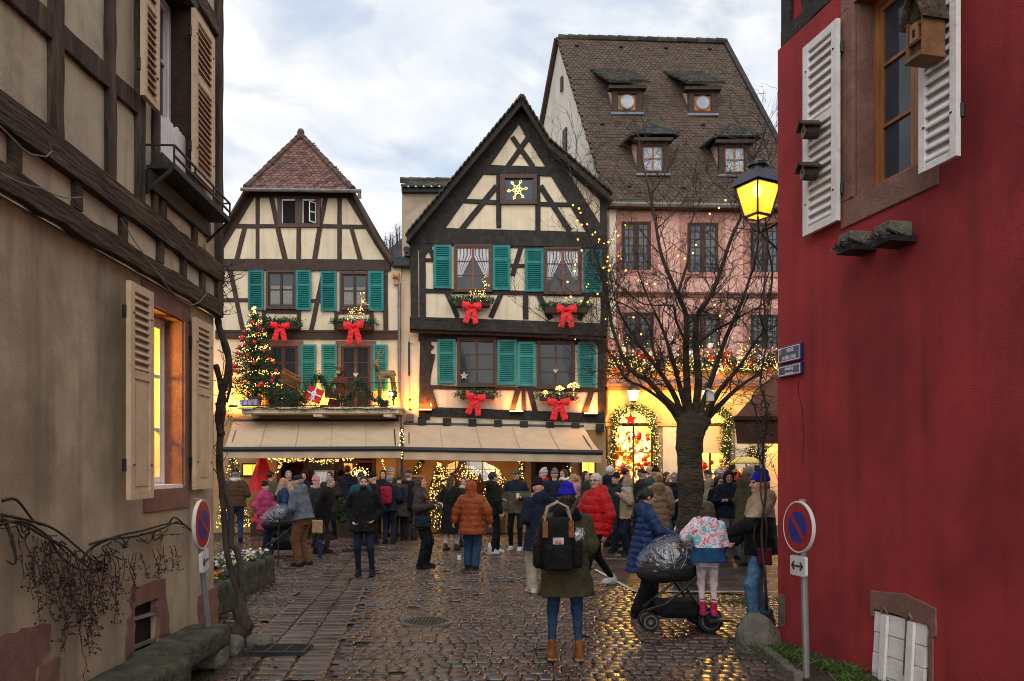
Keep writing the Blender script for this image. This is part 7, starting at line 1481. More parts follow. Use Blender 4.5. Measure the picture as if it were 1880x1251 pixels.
# ================================================================ WINDOW BOXES, BOWS, GARLANDS on the two houses
s_ = Sdf()
for sx in (1,-1): s_.ell((sx*.17,0,.06), (.15,.055,.105), .03, 0, Matrix.Rotation(-sx*.12,3,'Y')); s_.ell((sx*.27,-.0,.075), (.06,.05,.11), .03); s_.box((sx*.115,0,-.23), (.095,.018,.22), .015, .03, 0, Matrix.Rotation(-sx*.26,3,'Y'))
s_.ell((0,-.02,.03), (.055,.055,.06), .02); bow_net = s_.mesh(.016, .010, 34)
def bow(label, c, tilt, sc=.98, first=[None]):
    if first[0] is None: o = net_obj('ribbon_bow', bow_net, [M['ribbon']], None); first[0] = o.data
    else: o = bpy.data.objects.new('ribbon_bow', first[0]); COL.objects.link(o)
    o.location = c; o.rotation_euler = (0, R(tilt), R(random.uniform(-8,8))); o.scale = (sc*random.uniform(.86,1.06), sc, sc*random.uniform(.86,1.1)*(-1 if False else 1)); tag(o, label, 'bow', 'red ribbon bows on the window boxes')
def winbox(label, pl, x0, x1, y, yb, off=.25, n=1500):
    c = pl.pt((x0+x1)/2, y, off); t = thing('window_box', label, 'window box', c); b = MB(); b.rect(pl, x0+6, y+4, x1-6, yb, off+.1, .06); b.build('box', M['timber_br'], t, bevel=.008)
    b = MB(); pts = [pl.pt(x0+(x1-x0)*k/40, y+2+random.uniform(-5,4), off+random.uniform(-.1,.12)) for k in range(41)]; leaves(b, pts, n, .055, .022, 4.0); b.build('fir_garland', M['needle'], t); return t
winbox('fir filled window box under the window with lace above the balcony tree', H1, 478, 551, 590, 603); bow('big red bow on the box above the balcony christmas tree', H1.pt(514,601,.42), 2)
winbox('fir filled window box under the lace window above the teddy bear', H1, 611, 690, 591, 604); bow('big red bow on the box above the balcony teddy bear', H1.pt(649,601,.42), -3)
winbox('fir filled window box below the curtained window beside the house edge', H2, 829, 905, 550, 562); bow('big red bow under the upper curtained window nearer the downpipe', H2.pt(866,565,.42), 4)
winbox('fir filled window box half hidden by the bare tree twigs', H2, 994, 1085, 560, 574); bow('big red bow seen through the bare tree twigs', H2.pt(1040,571,.42), 0)
winbox('narrow fir filled window box below the straw star window', H2b, 838, 914, 722, 732, .25, 1100); bow('tilted red bow below the straw star window', H2b.pt(873,733,.42), 9)
winbox('narrow fir filled window box with three glowing mushrooms', H2b, 985, 1060, 726, 735, .25, 1100); bow('big red bow below the glowing mushrooms', H2b.pt(1026,742,.42), -1)
def bulb_obj(name, label, cat, pts, r=.018, m=None, group=None, wire=None):
    c = sum((Vector(p) for p in pts), Vector())/len(pts); t = thing(name, label, cat, c, 0, group); b = MB(); bulbs(b, pts, r); b.build('bulbs', m or M['bulb'], t)
    if wire: b = MB(); [b.tube(w_, .006, 4) for w_ in wire]; b.build('wire_frame', M['wire'], t)
    return t
def deer(label, pl, cx, cy, off):
    k = .0156; c = pl.pt(cx, cy, off); S3 = lambda x, y: c+Vector((x*k,0,-y*k)); W_ = [[S3(*p) for p in q] for q in ([(-12,8),(14,8)],[(-12,8),(-14,30)],[(-6,8),(-6,30)],[(8,8),(8,30)],[(14,8),(15,30)],[(10,6),(14,-8)],[(14,-8),(22,-4)],[(13,-8),(8,-22)],[(14,-8),(16,-24)])]
    pts = [S3(random.uniform(-13,15), random.gauss(8,4)) for _ in range(34)]
    for w_ in W_[1:]: pts += [w_[0].lerp(w_[1], random.random())+Vector((random.gauss(0,.02),0,random.gauss(0,.02))) for _ in range(7)]
    bulb_obj('lit_reindeer', label, 'light ornament', pts, .010, None, 'glowing wire reindeer', W_)
deer('small glowing wire reindeer on the box above the teddy bear', H1, 652, 562, .3); deer('small glowing wire reindeer on the box under the white curtains', H2, 876, 530, .3)
for x, y, r, lb in ((1001,723,7,'smallest glowing wire mushroom at the end of the narrow box'),(1028,716,9,'middle glowing wire mushroom behind the red bow'),(1053,712,12,'largest glowing wire mushroom beside the teal shutter')):
    c = H2b.pt(x, y, .25); k = .0157; W_ = [[c+Vector((0,0,-r*k*1.6)), c]] + [[c+Vector((r*k*math.cos(a),0,r*k*.75*math.sin(a))) for a in np.linspace(0, math.pi, 8)]]
    bulb_obj('lit_mushroom', lb, 'light ornament', [c+Vector((random.uniform(-1,1)*r*k*math.sqrt(1-q*q), random.gauss(0,.03), q*r*k*.8)) for q in np.linspace(0,1,int(r*5))]+[c+Vector((random.gauss(0,.015),0,-random.random()*r*k*1.5)) for _ in range(12)], .013, None, 'glowing wire mushrooms', W_)
# ornaments behind the glass
def star_pts(c, r): return [c+Vector((math.cos(R(90+36*k))*r*(1 if k%2==0 else .45), 0, math.sin(R(90+36*k))*r*(1 if k%2==0 else .45))) for k in range(10)]
b = MB(); c = H2b.pt(852,690,.07); A = star_pts(c,.13); b.prism(A, [p+Vector((0,.03,0)) for p in A]); o = b.build('straw_star', C['cream'], None, origin=c); tag(o, 'straw star standing on the window ledge beside a teal shutter', 'star')
def heart(c, r): return [c+Vector((r*.062*16*math.sin(t)**3, 0, r*.062*(13*math.cos(t)-5*math.cos(2*t)-2*math.cos(3*t)-math.cos(4*t)))) for t in np.linspace(0, 2*math.pi, 20)[:-1]]
for c, lb in ((H2b.pt(1020,681,.08),'wooden heart hanging on the sash of the gabled house window'),(H1.pt(653,688,.06),'pale wooden heart hanging on the balcony door')): b = MB(); A = heart(c,.075); b.prism(A, [p+Vector((0,.02,0)) for p in A]); b.tube([c+Vector((0,.01,.05)), c+Vector((0,.01,.2))], .004, 4); o = b.build('hanging_heart', C['cream'], None, origin=c); tag(o, lb, 'heart')
# ================================================================ BALCONY DISPLAY
def fir(t, base, H, rad, nb, size, elong=4.0):
    b = MB(); b.tube([base, base+Vector((0,0,H*.95))], [.05,.01], 6); b.build('trunk', M['bark'], t); b = MB(); tips = []
    for k in range(nb):
        f_ = (k+.5)/nb; z = H*(.08+.88*f_); L = rad*(1-f_)**.85+.05; a = k*2.399+random.uniform(-.3,.3); d = Vector((math.cos(a), math.sin(a), random.uniform(-.1,.25))); p0 = base+Vector((0,0,z)); n = max(3, int(L/.06))
        for i in range(n):
            q = p0+d*L*(i+1)/n; tips.append((q, f_, i/n))
            for _ in range(4): leaf(b, q+Vector((random.gauss(0,.035), random.gauss(0,.035), random.gauss(0,.03))), d+Vector((random.gauss(0,.7), random.gauss(0,.7), random.gauss(.2,.6))), size, elong)
    for _ in range(30): leaf(b, base+Vector((0,0,H*random.uniform(.92,1.02))), Vector((random.gauss(0,.5), random.gauss(0,.5), 1)), size, elong)
    b.build('foliage', M['needle'], t); return tips
base = H1.pt(468, 745, .45); xt = thing('christmas_tree', 'tall christmas tree with red baubles and fairy lights on the balcony', 'christmas tree', base)
tips = fir(xt, base, 2.72, .78, 230, .028); b = MB(); cone = lambda f_, a, k=.92: base+Vector((math.cos(a), math.sin(a), 0))*(.78*(1-f_)**.85+.05)*k+Vector((0,0,2.72*(.08+.88*f_)))
bulbs(b, [cone(f_, f_*42+random.gauss(0,.35), random.uniform(.85,1.05))+Vector((random.gauss(0,.03),random.gauss(0,.03),random.gauss(0,.03))) for f_ in np.random.default_rng(3).random(620)**1.35], .0115); bulbs(b, [base+Vector((random.gauss(0,.03),-.03,2.6+random.random()*.2)) for _ in range(18)], .018); b.build('fairy_lights', M['bulb'], xt)
for k in range(30):
    f_ = (k/30)**1.2*.88+.03; a = -math.pi/2+random.uniform(-1.5,1.5); p = cone(f_, a, 1.02); bb = MB(); bb.ball(p, random.uniform(.05,.075), 10); bb.build('bauble', M['redball'], xt, smooth=True)
b = MB(); b.lathe(base+Vector((0,0,.0)), [(.16,0),(.2,.24)], 12); b.build('pot', M['sandstone'], xt)
c = H1.pt(458,740,.7); b = MB(); b.box(c, (.24,.1,.09)); o = b.build('wrapped_present', mat('lilac_paper', (.42,.38,.55), .5, .2, 8, 0), None, origin=c, bevel=.008); tag(o, 'lilac wrapped present under the balcony christmas tree', 'present')
c = H1.pt(533,697,.86); sl_ = thing('wooden_sled', 'small slatted wooden sled hung tilted on the balcony railing', 'sled', c); Rt = Matrix.Rotation(R(28),3,'Y') @ Matrix.Rotation(R(-55),3,'X'); b = MB()
for k in range(6): b.box(c+Rt@Vector((0,-.17+.068*k,.06)), (.30,.022,.01), Rt)
b.build('seat', M['oak'], sl_)
for y in (-.15,.15): b = MB(); b.tube([c+Rt@Vector(p) for p in ((-.30,y,-.06),(.15,y,-.06),(.27,y,-.045),(.33,y,.0),(.31,y,.045),(.25,y,.05))], .015, 6); b.tube([c+Rt@Vector((-.2,y,-.06)), c+Rt@Vector((-.2,y,.05))], .012, 5); b.tube([c+Rt@Vector((.1,y,-.06)), c+Rt@Vector((.1,y,.05))], .012, 5); b.build('runner', M['oak'], sl_)
c = H1.pt(577,725,.92); gf = thing('gift_box', 'red gift box with white ribbon tilted on the balcony railing', 'gift', c); Rt = Matrix.Rotation(R(22),3,'Y'); b = MB(); b.box(c, (.21,.07,.20), Rt); b.build('box', M['ribbon'], gf, bevel=.008); b = MB(); b.box(c, (.02,.073,.202), Rt); b.box(c+Rt@Vector((0,-.001,.02)), (.212,.0735,.018), Rt)
for k in range(8): a = k*.785; b.ball(c+Rt@Vector((.05*math.cos(a),-.09,.02+.05*math.sin(a))), .03, 6, (1,.5,1))
b.tube([c+Rt@Vector((0,-.08,.0)), c+Rt@Vector((-.06,-.09,-.16))], .015, 5); b.tube([c+Rt@Vector((0,-.08,.0)), c+Rt@Vector((.07,-.09,-.15))], .015, 5); b.build('ribbon', M['white_paint'], gf)
for x, y, sc, m_, lb in ((608,722,(.17,.12,.13),C['palepink'],'pink box with green lid on the balcony behind the garland'),(613,742,(.16,.1,.12),C['crimson'],'dark red wrapped parcel below the teddy bear')): c = H1.pt(x,y,.6); b = MB(); b.box(c, sc, Matrix.Rotation(.3,3,'Z') @ Matrix.Rotation(.25 if 'parcel' in lb else 0,3,'Y')); o = b.build('parcel', m_, None, origin=c, bevel=.01); tag(o, lb, 'parcel')
c = H1.pt(623,703,.75); s_ = Sdf(); k = .0157; q = lambda x, y, d=0: (c.x+(x-623)*k, c.y-d, c.z-(y-703)*k)
s_.ell(q(625,703), (.155,.13,.20), .05); s_.ell(q(624,683,.02), (.125,.12,.12), .03); s_.ell(q(617,676), (.04,.03,.04), .02); s_.ell(q(631,676), (.04,.03,.04), .02); s_.cap(q(617,697,.03), q(608,711,.12), .055, .045, .03); s_.cap(q(634,697,.02), q(637,711,.06), .055, .05, .03); s_.cap(q(621,715,.05), q(620,728,.1), .065, .06, .03); s_.cap(q(629,715,.05), q(630,728,.1), .065, .06, .03); s_.ell(q(622,686,.12), (.06,.045,.045), .01, 1); s_.ell(q(622,684.5,.165), (.02,.015,.016), 0, 2); s_.ell(q(618.5,681,.12), (.012,.01,.012), 0, 2); s_.ell(q(625.5,681,.12), (.012,.01,.012), 0, 2)
bt_ = thing('teddy_bear', 'brown plush teddy bear with pale muzzle sitting on the balcony', 'teddy bear', c); net_obj('body', s_.mesh(.016, .006, 60), [mat('brown_plush', (.11,.035,.014), .95, .3, 20, .9, 90), C['cream'], EYE], bt_, local=False)
c = H1.pt(706,705,.75); rd = thing('straw_reindeer', 'tall straw reindeer figure with raised head standing on the balcony', 'reindeer figure', c); q = lambda x, y, d=0: Vector((c.x+(x-706)*k, c.y-d, c.z-(y-705)*k)); s_ = Sdf()
s_.cap(q(698,689), q(718,688), .10, .11, .06); s_.cap(q(697,688), q(692,668,.02), .075, .05, .05); s_.cap(q(693,664,.02), q(687,672,.05), .055, .035, .03); s_.cap(q(699,695,.06), q(700,741,.06), .05, .028, .04); s_.cap(q(696,695,-.08), q(694,741,-.08), .05, .028, .04); s_.cap(q(720,690,.06), q(726,714,.06), .06, .035, .04); s_.cap(q(726,714,.06), q(723,741,.06), .035, .025, .02); s_.cap(q(718,690,-.08), q(721,741,-.08), .05, .028, .04); s_.cap(q(722,682), q(726,690), .03, .02, .02); s_.ell(q(697,662), (.03,.02,.045), .02)
m_straw = mat('woven_straw', (.24,.15,.07), .9, .5, 30, 1.0, 55, stretch=(1,1,.3)); net_obj('body', s_.mesh(.018, .01, 50), [m_straw], rd, local=False); b = MB()
for pts in ([(693,660),(697,648),(701,638)],[(695,652),(690,644)],[(694,659),(704,650),(706,640)]): b.tube([q(*p) for p in pts], .014, 5)
b.build('antlers', m_straw, rd); b = MB(); leaves(b, [q(694,680,.08)], 90, .05, .03, 2); b.build('collar_sprig', M['leafg'], rd)
c = H1.pt(718,724,.85); fl = thing('floodlight', 'round bright floodlight clamped at the balcony end', 'floodlight', c); b = MB(); b.box(c+Vector((.05,.05,0)), (.11,.05,.09)); b.build('housing', M['black'], fl, bevel=.01); b = MB(); b.lathe(c+Vector((.0,-.01,0)), [(.055,0),(.055,.02)], 16, Matrix.Rotation(R(90),3,'X')); b.build('lens', emis('flood_lens', (1,.86,.5), 22), fl)
area(H1.pt(720,742,.35), (0,1,.25), .35, .1, 42, (1,.38,.02), 'flood_glow', fl); 
for x, w_, lb in ((428,40,'orange uplight low on the wall beside the christmas tree'),(596,20,'orange uplight behind the red gift box')): c = H1.pt(x,746,.4); t = thing('uplight', lb, 'uplight', c); b = MB(); b.box(c, (.12,.05,.03)); b.build('housing', M['black'], t); area(c+Vector((0,.02,.06)), (0,.8,.7), .5, .08, w_*1.5, (1,.33,.02), 'uplight_glow', t)
def garland(name, label, pts, n, spread, size=.022, nb=0, cat='garland', m=None, elong=4.0, br=.0115):
    c = sum((Vector(p) for p in pts), Vector())/len(pts); t = thing(name, label, cat, c); b = MB(); q = smooth_path([Vector(p) for p in pts], 8) if len(pts) > 2 else [Vector(pts[0]).lerp(Vector(pts[1]), i/24) for i in range(25)]; b.tube(q, .012, 5); b.build('cord', M['wire'], t); b = MB(); leaves(b, q, n, spread, size, elong); b.build('greenery', m or M['needle'], t)
    if nb: b = MB(); bulbs(b, [random.choice(q)+Vector((random.gauss(0,spread*1.1), -abs(random.gauss(spread*.9,.03)), random.gauss(0,spread*1.1))) for _ in range(nb)], br); b.build('fairy_lights', M['bulb'], t)
    return t
hp_ = lambda *a: [H1.pt(x, y, .93) for x, y in a]
garland('fir_garland', 'thick fir garland looping over the balcony railing past the teddy bear', hp_((555,738),(565,715),(580,694),(590,696),(602,715),(618,733),(634,735),(648,725),(656,705),(662,702),(672,716),(684,731),(700,737)), 2600, .06)
garland('fir_garland', 'dark fir sprays massed along the railing between tree and sled', hp_((500,720),(520,728),(545,735),(556,728)), 1900, .12); garland('ivy_trail', 'thin ivy trail along the balcony edge', [H1.pt(x, 750+random.uniform(-3,4), 1.02) for x in range(445,732,14)], 700, .04, .026, 0, 'ivy', M['leafg'], 1.6)
c = H1.pt(705,742,.7); b = MB(); b.lathe(c+Vector((0,0,-.1)), [(.11,0),(.14,.2)], 12); o = b.build('plant_pot', mat('dark_pot', (.02,.03,.03), .5, .2, 8, 0), None, origin=c); tag(o, 'dark green pot beside the straw reindeer hooves', 'pot')
# ================================================================ UNDER THE AWNINGS
def lit_tree(label, base, H, rad, nb, nl=900):
    nl = int(nl*.7)
    t = thing('lit_tree', label, 'lit tree', base, 0, 'small trees wrapped in fairy lights'); tips = fir(t, Vector(base), H, rad, nb, .03, 3); b = MB(); pts = []
    for _ in range(nl): f_ = random.random()**1.4; a = random.uniform(0,6.28); pts.append(Vector(base)+Vector((math.cos(a), math.sin(a),0))*(rad*(1-f_)**.85+.04)*random.uniform(.8,1.05)+Vector((0,0,H*(.08+.92*f_))))
    bulbs(b, pts, .0115); b.build('fairy_lights', M['bulb'], t)
lit_tree('lit fir behind the man in the quilted jacket', (H1.pt(428,980,.8).x, 22.2, 0), 2.25, .42, 80, 260)
lit_tree('densely lit golden tree beside the chalkboard', (H2b.pt(806,980,.7).x, 22.3, 0), 2.0, .42, 70, 620); lit_tree('tall lit tree inside the arched window', (H2b.pt(818,980,-.6).x, 23.4, .0), 2.25, .28, 50, 260); lit_tree('lit tree near the camouflage cap in the arched window', (H2b.pt(903,980,-.6).x, 23.4, 0), 2.3, .32, 50, 300)
def cluster(name, label, c, rad, n): bulb_obj(name, label, 'fairy lights', [Vector(c)+Vector((random.gauss(0,rad), random.gauss(0,rad*.4), random.gauss(0,rad*.7))) for _ in range(n)], .012, None, None, [[Vector(c)+Vector((0,0,-rad*1.5)), Vector(c)+Vector((0,0,rad))]])
cluster('light_cluster', 'round cluster of fairy lights hanging in the arched window', H2b.pt(860,870,-.5), .2, 130); cluster('light_cluster', 'cluster of fairy lights beside the arched window lamp', H2b.pt(922,880,-.4), .2, 90); cluster('light_cluster', 'lit branch cluster between menu board and quilted jacket', H1.pt(660,870,.3), .13, 170)
lc_ = H2b.pt(912,858,-.9); t = thing('table_lamp', 'glowing yellow lamp shade inside the arched window', 'lamp', lc_); b = MB(); b.lathe(lc_, [(.16,-.12),(.09,.12)], 14); b.build('shade', emis('lamp_shade', (1,.55,.08), 3.0), t); b = MB(); b.tube([lc_-Vector((0,0,.6)), lc_], .02, 6); b.build('stem', M['black'], t)
lc_ = H2b.pt(788,862,-.5); t = thing('table_lamp', 'small glowing lamp at the edge of the arched window', 'lamp', lc_); b = MB(); b.lathe(lc_, [(.11,-.10),(.07,.10)], 12); b.build('shade', emis('lamp_shade', (1,.55,.08), 3.0), t); b = MB(); b.tube([lc_-Vector((0,0,.5)), lc_], .02, 6); b.build('stem', M['black'], t)
def chain(label, pts, n, sp=.03, r=.011): q = smooth_path([Vector(p) for p in pts], 10); bulb_obj('light_chain', label, 'fairy lights', [random.choice(q)+Vector((random.gauss(0,sp), random.gauss(0,sp), random.gauss(0,sp))) for _ in range(n)], r, None, 'chains of fairy lights under the awnings', [q])
chain('long fairy light chain along the underside of the balcony awning', [H1.pt(x, y, 1.6) for x, y in ((488,838),(520,845),(560,843),(600,847),(640,840),(655,838))], 210, .035)
chain('short fairy light chain dropping beside the glowing menu box', [H1.pt(x, y, .4) for x, y in ((508,845),(514,858),(508,868))], 26); chain('fairy light chain hanging beside the awning post', [H1.pt(x, y, .3) for x, y in ((702,840),(704,860),(700,880))], 24); chain('fairy light chain on the dark garland beside the restaurant door', [H2b.pt(x, y, .1) for x, y in ((953,845),(958,860),(960,878))], 30); chain('fairy lights along the curved dark arch rim', [H2b.pt(x, y, .1) for x, y in ((758,880),(766,862),(772,845))], 14); chain('fairy light chain beside the lit menu of the gabled house', [H2b.pt(x, y, .1) for x, y in ((1048,845),(1046,865),(1047,880))], 12)
garland('fir_garland', 'dark upright fir garland beside the restaurant door', [H2b.pt(958,845,.06), H2b.pt(958,890,.06), H2b.pt(957,940,.06)], 800, .05); garland('fir_garland', 'dark fir garland curving up beside the chalkboard', [H2b.pt(752,900,.06), H2b.pt(762,870,.06), H2b.pt(775,845,.06)], 700, .05)
def menu_box(label, c, w_, h): t = thing('menu_box', label, 'menu case', c, 0, 'lit menu cases on the restaurant walls'); c = Vector(c); b = MB(); b.box(c+Vector((0,.05,0)), (w_/2+.05,.04,h/2+.05)); b.build('case', M['black'], t, bevel=.008); b = MB(); b.box(c+Vector((-w_*.25,-.0,0)), (w_*.23,.012,h/2)); b.box(c+Vector((w_*.25,0,0)), (w_*.23,.012,h/2)); b.build('menu_sheet', emis('lit_menu', (1,.52,.06), 1.5), t)
menu_box('glowing yellow menu case behind the red folded parasol', H1.pt(464,863,.12), .55, .30); menu_box('glowing two sheet menu case near the pink house', H2b.pt(1080,858,.12), .36, .34)
c = H1.pt(481,893,1.0); t = thing('folded_parasol', 'tied red cloth parasol standing by the glowing menu', 'parasol', (c.x,c.y,0)); b = MB(); b.tube([(c.x,c.y,0),(c.x,c.y,2.35)], .025, 8); b.build('pole', M['black'], t); b = MB(); vs = []
for j, (z, r_) in enumerate(((2.3,.05),(2.1,.09),(1.8,.17),(1.45,.27),(1.2,.31))):
    for i in range(25): a = 2*math.pi*i/24; rr = r_*(1+.22*math.sin(a*6)); vs.append((c.x+rr*math.cos(a), c.y+rr*math.sin(a), z))
b.raw(vs, [(j*25+i,j*25+i+1,(j+1)*25+i+1,(j+1)*25+i) for j in range(4) for i in range(24)]); b.build('cloth', M['ribbon'], t, smooth=True)
c = H1.pt(595,893,1.8); t = thing('menu_board', 'tall white menu panel on a stand amid the queue', 'menu board', (c.x,c.y,0)); b = MB(); b.rect(Plane(0,c.y,1,0), 578,866,611,920, .02, -.02); b.build('panel', mat('white_board', (.62,.60,.55), .6, .06, 5, 0), t); b = MB()
for q in ((577,864,612,866.5),(577,920,612,922),(577,866.5,579,920),(610,866.5,612,920)): b.rect(Plane(0,c.y,1,0), *q, .03, -.03)
for x in (582,607): b.rect(Plane(0,c.y,1,0), x, 922, x+2, 975, .02, -.02)
b.build('stand', M['steel'], t); b = MB()
for x in (586,592,598,604): b.rect(Plane(0,c.y,1,0), x, 876, x+.7, 914, .0215, .02)
b.build('menu_rules', C['midgrey'], t)
c = H2b.pt(763,900,1.2); PB = Plane(0,c.y,1,0); t = thing('chalkboard', 'wooden framed chalkboard with chalk writing beside the golden tree', 'chalkboard', (c.x,c.y,0)); b = MB()
for q in ((748,872,779,876),(748,924,779,928),(748,876,752,924),(775,876,779,924)): b.rect(PB, *q, .03, -.02)
b.rect(PB, 752,928,755,975,.02,-.02); b.rect(PB, 772,928,775,975,.02,-.02); b.build('frame', M['oak'], t); b = MB(); b.rect(PB, 752,876,775,924, .01, -.01); b.build('slate', mat('slate', (.02,.024,.03), .6, .3, 6, 0), t)
b = MB(); 
for k, (y, L) in enumerate(((881,16),(885,12),(893,10),(898,14),(904,9),(911,12),(916,10))):
    x = 755+random.uniform(0,3); e = x+L
    while x < e: w_ = random.uniform(1,2.6); b.rect(PB, x, y+random.uniform(-.4,.4), x+w_, y+1.2, .012, .0105); x += w_+.8
b.build('chalk_writing', C['ltgrey'], t)
def hedge(label, x0, x1, y0, y1, h): 
    t = thing('hedge_box', label, 'hedge', ((x0+x1)/2,(y0+y1)/2,0)); b = MB(); b.box(((x0+x1)/2,(y0+y1)/2,.18), ((x1-x0)/2,(y1-y0)/2,.18)); b.build('planter', M['timber_br'], t, bevel=.01); b = MB(); leaves(b, [(random.uniform(x0,x1), random.uniform(y0,y1), .36+random.random()*(h-.36)) for _ in range(120)], 1800, .035, .035, 1.7); b.build('foliage', M['leafg'], t)
hedge('dark evergreen box with a red bow before the restaurant wall', -7.1, -6.3, 21.6, 22.0, .95); bow('red bow tied to the evergreen box near the raspberry coat', Vector((-6.75,21.5,.75)), 5, .9); hedge('leafy box hedge behind the stooping man', -4.75, -4.2, 21.2, 21.6, 1.05); hedge('low box hedge under the chalkboard', -2.95, -2.45, 21.2, 21.6, .75); hedge('low planter hedge under the arched window', -1.7, -.2, 22.3, 22.7, .9)
# ================================================================ PINK HOUSE DECORATION
for x, lb, pw in ((1163,'big glowing wall lantern above the decorated shop arch',210),(1300,'big glowing wall lantern behind the tree fork',210)):
    c = PK.pt(x, 724, .55); t = thing('wall_lantern', lb, 'wall lamp', c, 0, 'glowing wall lanterns on the arcade'); b = MB(); b.lathe(c, [(.10,-.20),(.17,.10)], 6); b.build('glass', emis('arcade_glass', (1,.72,.22), 9), t); b = MB(); b.lathe(c, [(.2,.10),(.16,.17),(.06,.26),(.02,.32)], 12); b.lathe(c, [(.04,-.26),(.11,-.2)], 8); b.tube([c+Vector((0,0,.3)), c+Vector((0,.25,.36)), c+Vector((0,.5,.2))], .02, 6); b.build('cap', M['black'], t); lamp(c+Vector((0,-.25,-.05)), pw, (1,.50,.06), .15, 'arcade_light', t)
for x0, x1, lb in ((1118,1212,'glowing fir garland with red and white figures under the window by the gabled house'),(1222,1345,'glowing fir garland with red figures under the middle pink house window'),(1352,1440,'glowing fir garland under the pink house window by the red corner')):
    pts = [PK.pt(x, 668+7*math.sin(x*.07), .3) for x in np.linspace(x0, x1, 9)]; t = garland('light_garland', lb, pts, 2200, .13, .03, 0); b = MB(); W0 = x1-x0
    bulbs(b, [PK.pt(x0+W0*random.random(), 680-abs(random.gauss(0,24))*(1.1 if random.random() < .5 else .6), .3+random.uniform(.0,.3)) for _ in range(330)], .0125); b.build('fairy_lights', M['bulb'], t)
    for m_, n, nm in ((M['redball'],9,'red_ornament'),(M['white_paint'],7,'white_ornament')):
        for _ in range(n): b = MB(); b.ball(PK.pt(x0+W0*random.random(), random.uniform(634,682), .42), random.uniform(.05,.09), 8, (1,1,random.choice((1,1.5)))); b.build(nm, m_, t, smooth=True)
ap = [PK.pt(x, y, .12) for x, y in [(1121,900),(1122,850),(1126,800),(1131,775)]+archpts(1163,778,36,28,9)[1:-1]+[(1196,775),(1201,800),(1206,850),(1207,900)]]
garland('arch_garland', 'thick lit fir garland framing the bright shop arch', ap, 3000, .062, .028, 330, br=.0125); ap = [PK.pt(x, y, .12) for x, y in ((1334,778),(1333,820),(1335,860),(1334,900))]; garland('garland_column', 'upright lit fir garland beside the second shop arch', ap, 1500, .085, .03, 90)
ap = [PK.pt(x, y, .12) for x, y in archpts(1304,780,37,30,9)]; garland('arch_garland', 'lit fir garland over the arch behind the tree fork', ap, 1500, .07, .03, 90)
ap = [PK.pt(x, y, .12) for x, y in ((1376,825),(1390,835),(1404,825))]; garland('fir_garland', 'short lit garland above the yellow parasol', ap, 500, .08, .03, 40)
cols = [M['redball'], M['bulb'], mat('gold_ornament', (.6,.36,.06), .25, .2, 6, 0, metal=.7), M['white_paint'], mat('silver_ornament', (.6,.6,.62), .2, .1, 6, 0, metal=.8), M['ribbon']]
for cx, n, lb in ((1163,300,'dense glittering christmas ornaments heaped in the bright shop window'),(1312,80,'glittering goods on the shelves in the second shop window')):
    b = MB()
    for _ in range(n):
        b.cm = random.choice((0,1,1,1,2,2,2,3,4,5)); p = PK.pt(cx+random.uniform(-31,31), random.uniform(795,915) if cx < 1200 else random.uniform(842,900), random.uniform(-.9,-.35)); b.ball(p, random.uniform(.03,.085), 7, (1,1,random.choice((1,1,1.6))))
    b.cm = 2
    for y in (830,862,893): b.rect(PK, cx-32, y, cx+32, y+1.4, -.35, -.95)
    o = b.build('shop_display', cols, None, origin=PK.pt(cx,880,-.5), smooth=True); tag(o, lb, 'shop display', None, 'stuff')
c = PK.pt(1158,770,.15); b = MB(); A = star_pts(c,.2); b.prism(A, [p+Vector((0,.05,0)) for p in A]); o = b.build('red_star', M['redball'], None, origin=c); tag(o, 'red star ornament in the garland over the shop arch', 'star')
t = thing('parasol', 'pale yellow parasol opened over a flower stall', 'parasol', (P(1370,843,18.5).x, 18.5, 0)); c = P(1370,852,18.5); b = MB(); b.lathe(c, [(.36*1.0,-.0),(.34,.05),(.26,.11),(.14,.155),(.01,.17)], 20); b.build('canopy', mat('yellow_parasol_cloth', (.75,.55,.16), .7, .1, 5, .1, emit=(1,.6,.12), estr=0), t, smooth=True); b = MB(); b.tube([(c.x,c.y,0), c+Vector((0,0,.2))], .02, 6); b.build('pole', M['black'], t); lamp(c+Vector((0,0,-.12)), 9, (1,.6,.15), .05, 'stall_light', t)
t = thing('flower_stall', 'small stall of orange flowers below the yellow parasol', 'stall', (c.x,c.y,0)); b = MB(); b.box((c.x,c.y-.02,.75), (.45,.3,.75)); b.build('counter', M['timber_br'], t); b = MB(); leaves(b, [(c.x+random.uniform(-.4,.4), c.y-.1, 1.62+random.random()*.15) for _ in range(30)], 380, .05, .05, 1.4); b.build('flowers', m_pv, t)
t = thing('shop_canopy', 'dark red brown canopy with a deep valance jutting past the red house', 'canopy', P(1420,768,15)); b = MB(); A_ = [P(1347,768,15), P(1560,768,15), P(1560,690,16.3), P(1419,688,16.3)]; b.prism(A_, [p+Vector((0,.03,-.06)) for p in A_]); B_ = [P(1347,768,15), P(1419,688,16.3), P(1419,815,16.3)]; b.face(B_); b.build('roof', mat('russet_canvas', (.10,.035,.018), .8, .3, 3, .3, 40), t); b = MB(); A_ = [P(1349,769,15), P(1560,769,15), P(1560,815,15), P(1354,815,15)]; b.prism(A_, [p+Vector((0,.03,0)) for p in A_]); b.build('valance', mat('brown_canvas', (.085,.035,.02), .8, .3, 3, .3, 40), t); b = MB(); b.bar(P(1346,768,14.98), P(1560,768,14.98), .05, .07); b.build('front_rail', M['timber_br'], t)
